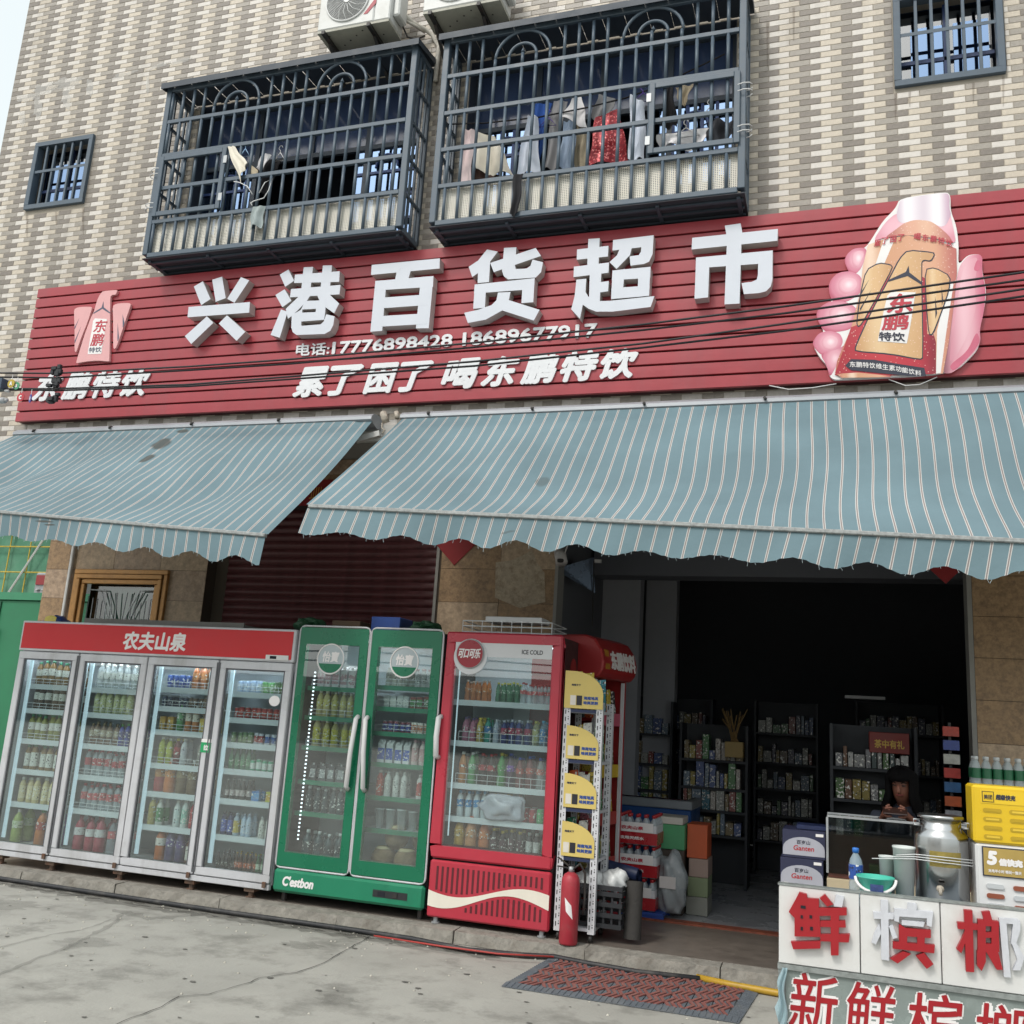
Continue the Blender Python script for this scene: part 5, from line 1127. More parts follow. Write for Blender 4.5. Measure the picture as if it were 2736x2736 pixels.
text_y('header_text', '农夫山泉', m_wh, hd, (326, 1736), (495, 1742), 50, YN-.0095, .006, .08)
bx('controller', M('controller_white', '#d4d4d2', .4, var=.03), hd, -4.41, -4.20, YN-.016, YN-.0095, 1.925, 1.965); bx('controller_display', m_dark, hd, -4.37, -4.31, YN-.018, YN-.0165, 1.934, 1.957)
for k in range(4):
    a, b = XD[k]+.006, XD[k+1]-.006; F = .062
    dr = MB()
    for (p, q, c, d) in ((a, b, ZD1-F, ZD1), (a, b, ZD0, ZD0+F), (a, a+F, ZD0+F, ZD1-F), (b-F, b, ZD0+F, ZD1-F)): dr.box(p, q, YN, YN+.04, c, d)
    d_ = dr.build('door', m_frame, nf, bevel=.006)
    gk = MB()
    for (p, q, c, d) in ((a+F-.002, b-F+.002, ZD1-F-.012, ZD1-F+.002), (a+F-.002, a+F+.012, ZD0+F, ZD1-F-.012), (b-F-.012, b-F+.002, ZD0+F, ZD1-F-.012)): gk.box(p, q, YN+.008, YN+.03, c, d)
    gk.build('gasket', m_gask, d_)
    bx('pane', m_gl, d_, a+F+.012, b-F-.012, YN+.014, YN+.019, ZD0+F, ZD1-F-.012)
    bx('handle_groove', m_gask, d_, (b-.012 if k % 2 == 0 else a-.001), (b+.001 if k % 2 == 0 else a+.012), YN-.004, YN-.0005, ZD0+.02, ZD1-.02)
    bx('light_strip', m_led, nf, XD[k]+.068, XD[k]+.10, 7.03, 7.045, .3, 1.83)
    bx('fill_panel', m_top, nf, XD[k]+.05, XD[k+1]-.05, 7.04, 7.06, 1.868, 1.877)
    MB().box(b-.05, b-.02, YN-.012, YN-.001, ZD0-.03, ZD0+.012).build('hinge', m_rust, d_)
bx('bottom_rail', m_frame, nf, -6.97, -4.165, YN+.01, 6.999, .165, .209, .004)
for x in (-6.85, -6.3, -5.6, -4.9, -4.35):
    ft = MB(); ft.box(x-.045, x+.045, YN+.03, YN+.11, .135, .164); ft.tube([(x, YN+.07, .095), (x, YN+.07, .135)], .022, 8); ft.box(x-.03, x+.03, YN+.04, YN+.1, ZP+.001, .1); ft.build('foot', m_rust, nf)
for x in (-6.7, -5.57, -4.4): bx('foot', m_rust, nf, x-.04, x+.04, 7.5, 7.58, ZP+.001, .199)
bx('pull_sticker', M('sticker_green', '#1e9a5e', .45, var=.04), nf, -4.93, -4.835, YN-.0036, YN-.0006, 1.155, 1.235); bx('pull_sticker', m_wh, nf, -4.93, -4.835, YN-.0036, YN-.0006, 1.2355, 1.262)
text('sticker_text', '拉', m_wh, nf, (-4.902, YN-.0045, 1.172), (1, 0, 0), (0, 0, 1), .045, .045, .002)
MB().poly([(-4.30+.05*math.cos(t*math.pi/10), YN+.012, 1.60+.042*math.sin(t*math.pi/10)) for t in range(20)]).build('round_sticker', m_wh, nf)
SH = [[1.62, 1.405, 1.14, .88, .60], [1.62, 1.405, 1.14, .88, .60], [1.66, 1.50, 1.305, 1.03, .80, .535], [1.655, 1.445, 1.245, 1.035, .80, .52]]
DN = ['leftmost', 'second', 'third', 'rightmost']
AM, GC, WL = '#7a5a2a', '#3f8a6a', '#dcdcd4'
FILL = [
 [[('green-capped tea bottle', 'pet', (AM, GC, WL), 6)], [('green-capped brown tea bottle', 'pet', ('#4a3420', GC, WL), 6)], [('yellow-green tea bottle', 'pet', ('#8a8a3a', '#4aa06a', WL), 6)], [('long-label tea bottle', 'tall', ('#84683a', GC, WL), 4), ('clear green tea bottle', 'tall', ('#5f8a62', GC, WL), 1)], [('milky yellow drink bottle', 'tall', ('#c9b98a', WL, '#e3d6b0'), 4), ('dark green drink bottle', 'tall', ('#2c6a52', WL, '#1f5a44'), 1)],
  [('pale green juice bottle', 'big', ('#9aa860', '#d8d8d0', '#c8d4b0'), 1), ('brown juice bottle', 'big', ('#5a3a26', '#dcdcdc', '#c8b8a8'), 1), ('orange juice bottle', 'big', ('#b86a2e', '#3f8a4a', '#b0443a'), 1), ('purple juice bottle', 'big', ('#4a2a86', '#3f8a4a', '#6a4aa8'), 1)]],
 [[('white-label clear bottle', 'pet', ('~#dfe6e4', WL, '#dfe0da'), 7)], [('pale lemon drink bottle', 'tall', ('#b9bd8a', WL, '#c9cc9a'), 5), ('clear drink bottle', 'pet', ('~#cfd8d4', WL, '#b9c0b0'), 2)], [('brown drink bottle', 'pet', ('#6a5136', '#8a7a5a', '#b0a890'), 4), ('green-capped blue bottle', 'pet', ('#2f3f9a', '#3fa05a', '#27347e'), 3)], [('red-label water bottle', 'pet', ('~#d6e0e4', '#b8323a', '#b4434a'), 7)], [('red-label water bottle', 'pet', ('~#d6e0e4', '#b8323a', '#c4575c'), 7)],
  [('red-wrapped water bottle', 'big', ('#a03a4a', '#8a2a38', '#d8d4d4'), 3), ('grey water bottle', 'big', ('~#aeb8c0', '#9a4a50', '#c4575c'), 2)]],
 [[('blue drink can', 'can', ('#3a5a9a', '#b9bcc0', '#2f4f9a'), 3), ('orange juice bottle', 'pet', ('#b0683a', WL, '#c88a5a'), 2), ('pale milk bottle', 'pet', ('#b9bcb4', WL, '#a9b0b0'), 2)], [('dark blue drink can', 'can', ('#39435a', '#b0b0b0', '#2c3650'), 4), ('bronze drink can', 'can', ('#6a5340', '#b0b0b0', '#7a6048'), 3), ('bright blue can', 'can', ('#2a5ab0', '#c0c0c0', '#3a6ac8'), 2)], [('small yellow tub', 'carton', ('#b08a3a', '#8a6a2a', '#c8a04a'), 2), ('green bottle', 'pet', ('#5a9a5a', '#5fb05a', '#7ab07a'), 1), ('orange-white bottle', 'pet', ('#c07a40', WL, '#d8d0c0'), 2), ('yellow carton', 'carton', ('#c8a840', '#a88830', '#d8c060'), 2)],
  [('lime bottle', 'pet', ('#a8b03a', WL, '#b8c04a'), 2), ('yellow-capped dark red bottle', 'pet', ('#6a2026', '#c8b83a', '#a02a30'), 1), ('white bottle', 'pet', ('#c0c4c8', WL, '#b8bcc4'), 1), ('light green bottle', 'pet', ('#8ac07a', '#4ab05a', '#9ad08a'), 1), ('grey bottle', 'pet', ('#8a8a84', WL, '#9a9a90'), 1), ('yellow-capped amber bottle', 'pet', ('#a08a4a', '#c8b040', '#8a743a'), 1)],
  [('red juice jug', 'big', ('#a03030', '#b04040', '#b87a3a'), 1), ('orange juice jug', 'big', ('#c8702c', '#c8ccc8', '#d08a4a'), 1), ('brown tea jug', 'big', ('#6a5638', '#bcbcb8', '#8a7a58'), 2), ('tan tea jug', 'big', ('#9a7a5a', '#d0d0cc', '#a88a68'), 1)],
  [('cream drink bottle', 'tall', ('#b8a868', WL, '#a89a58'), 1), ('green-white bottle', 'tall', ('#c8ccc4', WL, '#4a8a5a'), 1), ('orange-white bottle', 'tall', ('#d8d0c8', '#c8a860', '#c86a3a'), 1), ('white bottle', 'tall', ('#d4d8d6', WL, '#c8d4d4'), 1), ('mint-label white bottle', 'tall', ('#d4dcd8', WL, '#9ac8b8'), 1), ('red-label bottle', 'tall', ('#a02a30', WL, '#b83038'), 1), ('pale green bottle', 'tall', ('#b0c89a', WL, '#8ab87a'), 1)],
  [('large orange tea bottle', 'big', ('#b0602a', '#c86a2e', '#d8d0c8'), 2), ('large purple grape bottle', 'big', ('#3f3560', '#c8c8d0', '#5a4a80'), 2), ('brown bottle', 'tall', ('#5a3020', '#6a3a2a', '#d0c8c0'), 1), ('dark beer bottle', 'beer', ('#3a2a1a', '#c87a2a', '#c8c0a0'), 1)]],
 [[('silver-blue can', 'can', ('#9ab0c8', '#c8c8c8', '#b8c8d8'), 3), ('green can', 'can', ('#5a9a5a', '#c0c0c0', '#8ab07a'), 2), ('dark green can', 'can', ('#3a5a3a', '#c0c0c0', '#5a7a4a'), 2), ('white-blue can', 'can', ('#c8d0e0', '#c0c0c0', '#5a7ac0'), 1)], [('red drink can', 'can', ('#a8302c', '#b8b8b8', '#c84a38'), 8)], [('olive green can', 'can', ('#5a7a50', '#b8b8b8', '#8a9a70'), 3), ('white-red can', 'can', ('#c4c8d0', '#b8b8b8', '#b84a4a'), 2), ('white-blue can', 'can', ('#d0d4dc', '#b8b8b8', '#4a6aa8'), 3)], [('green glass beer bottle', 'beer', ('#4a7a5a', '#8a9a70', '#6a9a70'), 3), ('green-white can', 'can', ('#3fa078', '#d0d4d0', '#d0dcd4'), 3), ('white can', 'can', ('#ccd0cc', '#c8ccc8', '#b8c4bc'), 2)],
  [('dark glass bottle', 'beer', ('#33302c', '#c8c4c0', '#b8aaa8'), 4), ('blue carton', 'carton', ('#3f7ab8', '#3f7ab8', '#5a9ad0'), 2), ('yellow-green carton', 'carton', ('#b8b83a', '#a0a030', '#d0a840'), 3)],
  [('dark blue bottle', 'tall', ('#1f2c5a', '#20283a', '#5a6ab8'), 2), ('yellow-cap milk bottle', 'tall', ('#a8b4c0', '#a8b0b8', '#c8b05a'), 1), ('tall pale blue bottle', 'tall', ('#aabccf', '#9aa8b8', '#b8c8d8'), 2), ('tall white bottle', 'tall', ('#ccccc4', '#b8bcbc', '#d4d4cc'), 3)],
  [('black beer bottle', 'beer', ('#16161c', '#8a8a90', '#3a3a30'), 3), ('brown beer bottle', 'beer', ('#4a2a16', '#c8a83a', '#b85a30'), 4), ('green beer bottle', 'beer', ('#2a5a36', '#8ab07a', '#b8c8b0'), 3)]],
]
for k in range(4):
    zs = SH[k]
    for i, z in enumerate(zs+[.262]):
        a, b = XD[k]+.10, XD[k+1]-.06
        if i < len(zs):
            s_ = bx('shelf', m_shelf, nf, XD[k]+.06, XD[k+1]-.035, 7.055, 7.5, z-.012, z); bx('price_rail', m_shelf, s_, XD[k]+.06, XD[k+1]-.035, 7.045, 7.053, z-.042, z+.004)
            if (k < 2 and i < 3) or (k == 1 and i < 5) or (k == 2 and i < 4) or (k == 3 and i < 2): rails(XD[k]+.075, XD[k+1]-.05, 7.058, z, s_)
        runs(a, b, 7.10, z+.001, FILL[k][i], '%s shelf, %s door of white cooler' % (('bottom' if i == len(zs) else ORD[i]), DN[k]), 2)
# grey slatted sheets lying on top of the white cooler
rk = thing('plastic_rack', 'flat grey slatted plastic sheets lying on top of the white cooler', 'rack', (-5.6, 7.2, 2.18))
for k in range(22): bx('slat', M('grey_plastic', '#6e6c68', .6, var=.15), rk, -6.35+.075*k, -6.30+.075*k, 7.05, 7.45, 2.20+.004*(k % 3), 2.212+.004*(k % 3))
bx('edge', M('grey_plastic', '#6e6c68', .6, var=.15), rk, -6.38, -4.72, 7.035, 7.049, 2.181, 2.226); bx('edge', M('grey_plastic', '#6e6c68', .6, var=.15), rk, -6.38, -4.72, 7.451, 7.465, 2.181, 2.226)
pk_ = thing('foil_packet', 'blue and yellow foil packet lying on the left end of the white cooler', 'packet', (-6.82, 7.2, 2.18))
lm_ = MB(); lm_.grid(lambda u, v: (-6.93+.24*u, 7.08+.2*v, 2.182+.075*math.sin(math.pi*u)*math.sin(math.pi*v)**.5+.006*math.sin(u*23+v*9)), 14, 10); lm_.build('foil', M('foil_blue', '#2a4f9a', .3, var=.2, scale=14), pk_, True)
lm_ = MB(); lm_.grid(lambda u, v: (-6.87+.13*u, 7.075+.01*v, 2.19+.055*v*math.sin(math.pi*(.25+.5*u))), 8, 3); lm_.build('print', M('foil_yellow', '#c8b432', .3, var=.2, scale=14), pk_, True)
# ---------------------------------------------------------------- green two-door cooler
YG = 6.965
gc = thing('drinks_cooler', 'green two-door drinks cooler lettered C\'estbon on its base', 'cooler', (-3.5, 7.25, ZP))
m_gr = M('cooler_green', '#0f6b4c', .28, var=.05, scale=4); m_grb = M('cooler_green_base', '#1c7d5c', .4, var=.06, scale=4, dirt='#1a5a44', dirt_amt=.4, dscale=5)
m_blkc = M('cooler_black', '#26282a', .5, var=.08)
GX0, GX1, GXM = -4.14, -2.87, -3.497
bd = MB(); bd.box(GX0, GX1, 7.58, 7.62, .17, 2.19); bd.box(GX0, GX0+.03, 7.02, 7.579, .17, 2.19); bd.box(GX1-.03, GX1, 7.02, 7.579, .17, 2.19); bd.box(GX0+.031, GX1-.031, 7.02, 7.579, 2.12, 2.19); bd.box(GX0+.031, GX1-.031, 7.02, 7.579, .17, .36); bd.build('body', m_blkc, gc)
bx('liner', m_inner, gc, GX0+.032, GX1-.032, 7.56, 7.578, .362, 2.118)
bx('base_panel', m_grb, gc, GX0+.0, GX1-.0, YG-.005, 7.019, .165, .335, .02)
text('base_text', "C'estbon", m_wh, gc, (GX0+.09, YG-.006, .215), (1, 0, 0), (0, 0, 1), .27, .075, .004, .2)
bx('controller', m_blkc, gc, GX0+.86, GX0+1.14, YG-.008, YG-.0055, .222, .272); bx('controller_display', m_dark, gc, GX0+.9, GX0+.96, YG-.010, YG-.0085, .23, .262); bx('switch', m_blk, gc, GX0+1.02, GX0+1.06, YG-.014, YG-.0085, .23, .265)
def rrect(x0, x1, z0, z1, r, n=5):
    p = []
    for cx, cz, t0 in ((x1-r, z0+r, -90), (x1-r, z1-r, 0), (x0+r, z1-r, 90), (x0+r, z0+r, 180)):
        for k in range(n+1): t = math.radians(t0+90*k/n); p.append((cx+r*math.cos(t), cz+r*math.sin(t)))
    return p
for k, (a, b) in enumerate(((GX0+.004, GXM-.006), (GXM+.006, GX1-.004))):
    z0, z1 = .345, 2.215
    oa = rrect(a, b, z0, z1, .045); F = (.075, .085, .12, .15)   # glass window inside: left, right, bottom, top
    ia = [(a+F[0], z0+F[2]), (b-F[1], z0+F[2]), (b-F[1], z1-F[3]), (a+F[0], z1-F[3])]
    dm = MB()
    for (p, q, c, d) in ((a+.01, b-.01, z1-F[3], z1-.012), (a+.01, b-.01, z0+.012, z0+F[2]), (a+.01, a+F[0], z0+F[2], z1-F[3]), (b-F[1], b-.01, z0+F[2], z1-F[3])): dm.box(p, q, YG+.004, YG+.045, c, d)
    d_ = dm.build('door', m_gr, gc)
    rim = MB(); pts = [(x, YG+.012, z) for x, z in oa]; rim.tube(pts+[pts[0]], .0085, 6, False); rim.build('door_trim', m_frame, d_, True)
    bx('pane', m_gl, d_, a+F[0]-.004, b-F[1]+.004, YG+.0015, YG+.0035, z0+F[2]-.004, z1-F[3]+.004)
    cx, cz = (a+b)/2+(-.01 if k == 0 else .0), 1.955
    dk = MB(); dk.poly([(cx+.115*math.cos(t*math.pi/16), YG-.002, cz+.115*math.sin(t*math.pi/16)) for t in range(32)]); lg = dk.build('round_logo', M('logo_disc', '#a9b4b8', .4, var=.05), d_)
    MB().poly([(cx+.11*math.cos(math.radians(200+140*t/14)), YG-.0032, cz+.11*math.sin(math.radians(200+140*t/14))) for t in range(15)]).build('logo_green', m_gr, lg)
    MB().tube([(cx+.118*math.cos(t*math.pi/16), YG-.004, cz+.118*math.sin(t*math.pi/16)) for t in range(33)], .006, 6, False).build('logo_ring', m_wh, lg, True)
    text('logo_text', '怡寶', m_wh, lg, (cx-.075, YG-.0036, cz-.025), (1, 0, 0), (0, 0, 1), .15, .085, .0025, .12)
    hx_ = b-.05 if k == 0 else a+.02
    MB().tube([(hx_+.015, YG, 1.52), (hx_+.015, YG-.035, 1.50), (hx_+.015-(.03 if k == 0 else -.03)*.5, YG-.05, 1.25), (hx_+.015-(.03 if k == 0 else -.03), YG-.035, .99), (hx_+.015-(.03 if k == 0 else -.03), YG, .97)], .019, 8).build('handle', M('handle_white', '#d4d4d4', .4, var=.04), d_, True)
_l = MB()
for k in range(44): _l.box(GX0+.135, GX0+.145, 7.035, 7.045, .55+.03*k, .562+.03*k)
_l.build('light_strip', M('led_dots', '#f2f8ff', .5, var=0, emit=2.0), gc)
bx('fill_panel', m_top, gc, GX0+.05, GX1-.05, 7.06, 7.08, 2.108, 2.117)
SG = [[1.735, 1.50, 1.265, 1.00, .76], [1.77, 1.605, 1.415, 1.18, .93, .69]]
WG = ['left', 'right']
FG = [[[('white carton', 'milk', ('#d4d0d0', '#b0b0b0', '#c09aa0'), 6)], [('pale yellow tea bottle', 'pet', ('#b8b078', '#d8d8c8', '#c8c070'), 6)], [('yellow-label bottle', 'tall', ('#a8a068', '#d8d8d0', '#c0b848'), 4), ('yellow box', 'milk', ('#b8a850', '#b8a850', '#c0b060'), 1)], [('black-white pouch', 'pouch', ('#4a4a4c', '#c0c0c0', '#a9a9a9'), 4), ('yellow pouch', 'pouch', ('#a8923a', '#c0b060', '#c0aa50'), 1)], [('white-capped dark bottle', 'tall', ('#2f3a3c', '#d0d4d0', '#3f4a4c'), 6)], [('dark teal water jug', 'big', ('#2c4246', '#d4d8d6', '#1f3034'), 4), ('green beer jug', 'big', ('#2a8a3f', '#c8d0c8', '#1a5a2a'), 1)]],
      [[('milk bottle', 'pet', ('#a9aaa0', '#b0b0a8', '#8a8a80'), 4), ('white jug', 'tall', ('#c8c8c4', '#c0a0a0', '#b0b4b0'), 3)], [('grey carton', 'carton', ('#b0b6b4', '#b0b0b0', '#c8ccc8'), 3), ('red-green carton', 'carton', ('#8a3a34', '#9a9a9a', '#4a8a4a'), 3)], [('blue-red yogurt cup', 'can', ('#7a3a4a', '#c0c0c8', '#3a4a9a'), 4), ('white-orange carton', 'carton', ('#d8d4cc', '#c8c8c8', '#c87a4a'), 3)], [('blue-label milk jug', 'milk', ('#d8d8d8', '#d0d0d0', '#3a5ab0'), 3), ('pink-white bottle', 'tall', ('#d8c4c0', '#c89aa0', '#d0a8a8'), 2), ('white-blue bottle', 'tall', ('#ccd4d8', '#4a7ab0', '#b0c0d0'), 1)], [('red fruit bottle', 'tall', ('#b04030', '#d0c8c0', '#c8543a'), 1), ('white bottle', 'tall', ('#d0d0cc', '#d8d8d4', '#c4c4c0'), 3), ('red-white bottle', 'tall', ('#d4d0cc', '#d8d8d4', '#b8504a'), 1), ('beige bottle', 'tall', ('#b8b4a4', '#c0bcb0', '#aaa694'), 1)], [('frosted plastic cup', 'cup', ('~#c9d0d0', '#c0c8c8', None), 4), ('green cup', 'cup', ('#3f8a34', '#8ab08a', None), 1)], []]]
for k, (a, b) in enumerate(((GX0+.1, GXM-.06), (GXM+.06, GX1-.1))):
    zs = SG[k]
    for i, z in enumerate(zs+[.362]):
        if i < len(zs):
            s_ = bx('shelf', m_shelf, gc, a-.03, b+.06, 7.075, 7.52, z-.010, z); bx('price_rail', m_grb, s_, a-.03, b+.06, 7.065, 7.073, z-.032, z+.004)
            if i < 3: rails(a, b+.05, 7.078, z, s_, .055, .16)
        runs(a+.03, b+.03, 7.12, z+.001, FG[k][i], '%s shelf, %s side of green cooler' % ('bottom' if i == len(zs) else ORD[i], WG[k]), 1 if i == 5 and k == 1 else 2)
# coconuts in the bottom of the green cooler
m_coc = M('coconut_husk', '#7a6548', .85, var=.3, scale=25, bump=.5, bscale=60); m_cocw = M('coconut_cut', '#c4b590', .8, var=.12)
for i, (x, y, z, r, wht) in enumerate(((-3.32, 7.19, .465, .10, 0), (-3.12, 7.17, .465, .10, 1), (-2.95, 7.2, .455, .09, 0), (-3.22, 7.18, .63, .095, 1), (-3.01, 7.22, .62, .09, 0))):
    prof = [(.0, -r)]+[(r*math.sin(math.pi*t/8), -r*math.cos(math.pi*t/8)) for t in range(1, 7)]
    c_ = MB().lathe(prof, (x, y, z), 14).build('coconut', m_coc, None, True)
    MB().lathe([(r*math.sin(math.pi*6/8), 0), (r*.55, .018), (0, .02)], (x, y, z-r*math.cos(math.pi*6/8)+.0008), 14).build('cut_top', m_cocw, c_, True)
    tag(c_, ['brown coconut at the bottom left corner of the green cooler', 'trimmed coconut with pale cut top, front middle of the green cooler', 'orange-brown coconut at the bottom right corner of the green cooler', 'pale-topped coconut stacked on the others in the green cooler', 'coconut in the upper right of the pile in the green cooler'][i], 'coconut', 'coconuts in the green cooler')
for x in (GX0+.06, GX1-.06): 
    for y in (7.06, 7.55): MB().tube([(x, y, ZP+.001), (x, y, .164)], .02, 8).build('foot', m_blk, gc)
# cartons and bags on top of the green cooler
for (x0, x1, z1, col, lab) in ((-3.98, -3.72, 2.29, '#5f4c3a', 'brown carton on top of the green cooler'), (-3.62, -3.36, 2.33, '#2b4a8e', 'blue carton on top of the green cooler')):
    o = bx('carton', M('carton_'+col[1:], col, .7, var=.1), None, x0, x1, 7.2, 7.45, 2.192, z1, .004); tag(o, lab, 'carton')
for (x, lab) in ((-4.2, 'crumpled green bag on the corner above the white cooler'), (-3.14, 'crumpled green bag on top of the green cooler')):
    bm = bmesh.new(); bmesh.ops.create_icosphere(bm, subdivisions=3, radius=.12)
    for v in bm.verts: v.co *= 1+.25*math.sin(v.co.x*60)*math.sin(v.co.y*47+v.co.z*30); v.co.z = v.co.z*.5
    me = bpy.data.meshes.new('bag'); bm.to_mesh(me); bm.free(); o = link('bag', me, M('green_bag', '#1f4a30', .5, var=.2, scale=14)); o.location = (x, 7.22, 2.245); tag(o, lab, 'bag')
# ---------------------------------------------------------------- red single-door cooler
YR = 6.95
rc = thing('drinks_cooler', 'red single-door drinks cooler with round 可口可乐 badge and white wave', 'cooler', (-2.37, 7.25, ZP))
m_cr = M('cooler_red', '#b23242', .32, var=.06, scale=3, dirt='#a04a54', dirt_amt=.3, dscale=4)
RX0, RX1 = -2.838, -1.912
bd = MB(); bd.box(RX0, RX1, 7.58, 7.62, .15, 2.19); bd.box(RX0, RX0+.03, 7.01, 7.579, .15, 2.19); bd.box(RX0+.031, RX1-.031, 7.01, 7.579, 2.12, 2.19); bd.box(RX0+.031, RX1-.031, 7.01, 7.579, .15, .58); bd.build('body', m_blkc, rc)
bx('side_panel', M('cooler_side', '#33292a', .45, var=.1, scale=4), rc, RX1-.03, RX1, 7.01, 7.62, .15, 2.19)
bx('liner', m_inner, rc, RX0+.032, RX1-.032, 7.56, 7.578, .582, 2.118)
z0, z1 = .545, 2.205; F = .078
dm = MB()
for (p, q, c, d) in ((RX0, RX1, z1-F, z1), (RX0, RX1, z0, z0+F+.01), (RX0, RX0+F, z0+F+.01, z1-F), (RX1-F, RX1, z0+F+.01, z1-F)): dm.box(p, q, YR, YR+.055, c, d)
d_ = dm.build('door', m_cr, rc, bevel=.012)
bx('pane', m_gl, d_, RX0+F, RX1-F, YR+.01, YR+.014, z0+F+.01, z1-F)
bx('header_strip', M('strip_white', '#cfd0d2', .4, var=.03), d_, RX0+F, RX1-F, YR+.004, YR+.0095, z1-F-.105, z1-F)
text('strip_text', 'ICE COLD', M('dark_print', '#4a4a50', .5, var=.03), d_, (RX1-F-.235, YR+.0032, z1-F-.075), (1, 0, 0), (0, 0, 1), .165, .034, .0012)
cx, cz = RX0+.205, z1-.165
lg = MB().tube([(cx, YR+.003, cz-.02), (cx, YR-.001, cz-.02)], .135, 32).build('badge', M('strip_white', '#cfd0d2', .4, var=.03), d_)
MB().tube([(cx, YR-.0015, cz), (cx, YR-.02, cz)], .105, 32).build('badge_disc', M('badge_red2', '#932430', .3, var=.05), lg)
MB().tube([(cx+.106*math.cos(t*math.pi/16), YR-.012, cz+.106*math.sin(t*math.pi/16)) for t in range(33)], .006, 6, False).build('badge_ring', m_hinge, lg, True)
text('badge_text', '可口可乐', m_wh, lg, (cx-.09, YR-.0215, cz-.035), (1, 0, 0), (0, 0, 1), .18, .075, .0022, .3)
MB().tube([(RX0+.005, YR, 1.56), (RX0-.005, YR-.03, 1.55), (RX0-.01, YR-.035, 1.41), (RX0-.005, YR-.03, 1.27), (RX0+.005, YR, 1.26)], .021, 10).build('handle', M('handle_white', '#d4d4d4', .4, var=.04), d_, True)
# louvred base with the white wave
bz0, bz1 = .135, .53
bs = bx('base_panel', m_cr, rc, RX0, RX1, YR+.005, 7.009, bz0, bz1, .012)
def wave(u): return .345+.055*math.sin((u-.52)*5.2), .275+.06*math.sin((u-.40)*5.6)+.03*(u-.5)
for k in range(21):
    u = .07+.86*k/20; x = RX0+(RX1-RX0)*u; up, lo = wave(u)
    if bz1-.04-(up+.02) > .03: bx('louvre', M('louvre_dark', '#5a1a22', .6, var=.1), bs, x-.008, x+.008, YR+.0025, YR+.0045, up+.02, bz1-.04)
    if lo-.02-(bz0+.06) > .03: bx('louvre', M('louvre_dark', '#5a1a22', .6, var=.1), bs, x-.008, x+.008, YR+.0025, YR+.0045, bz0+.06, lo-.02)
mb = MB()
for k in range(24):
    ua, ub = k/24, (k+1)/24; a1_, a0_ = wave(ua); b1_, b0_ = wave(ub); xa, xb = RX0+.005+(RX1-RX0-.01)*ua, RX0+.005+(RX1-RX0-.01)*ub
    mb.quad((xa, YR+.0018, a0_), (xb, YR+.0018, b0_), (xb, YR+.0018, b1_), (xa, YR+.0018, a1_))
mb.build('white_wave', M('wave_white', '#e3ddcf', .45, var=.04), bs)
for x in (RX0+.06, RX1-.06):
    for y in (7.0, 7.55): MB().tube([(x, y, ZP+.001), (x, y, .149)], .018, 8).tube([(x, y, ZP+.001), (x, y, ZP+.012)], .032, 10).build('foot', m_hinge, rc)
bx('light_strip', m_led, rc, RX0+.095, RX0+.103, 7.02, 7.03, .7, 1.95)
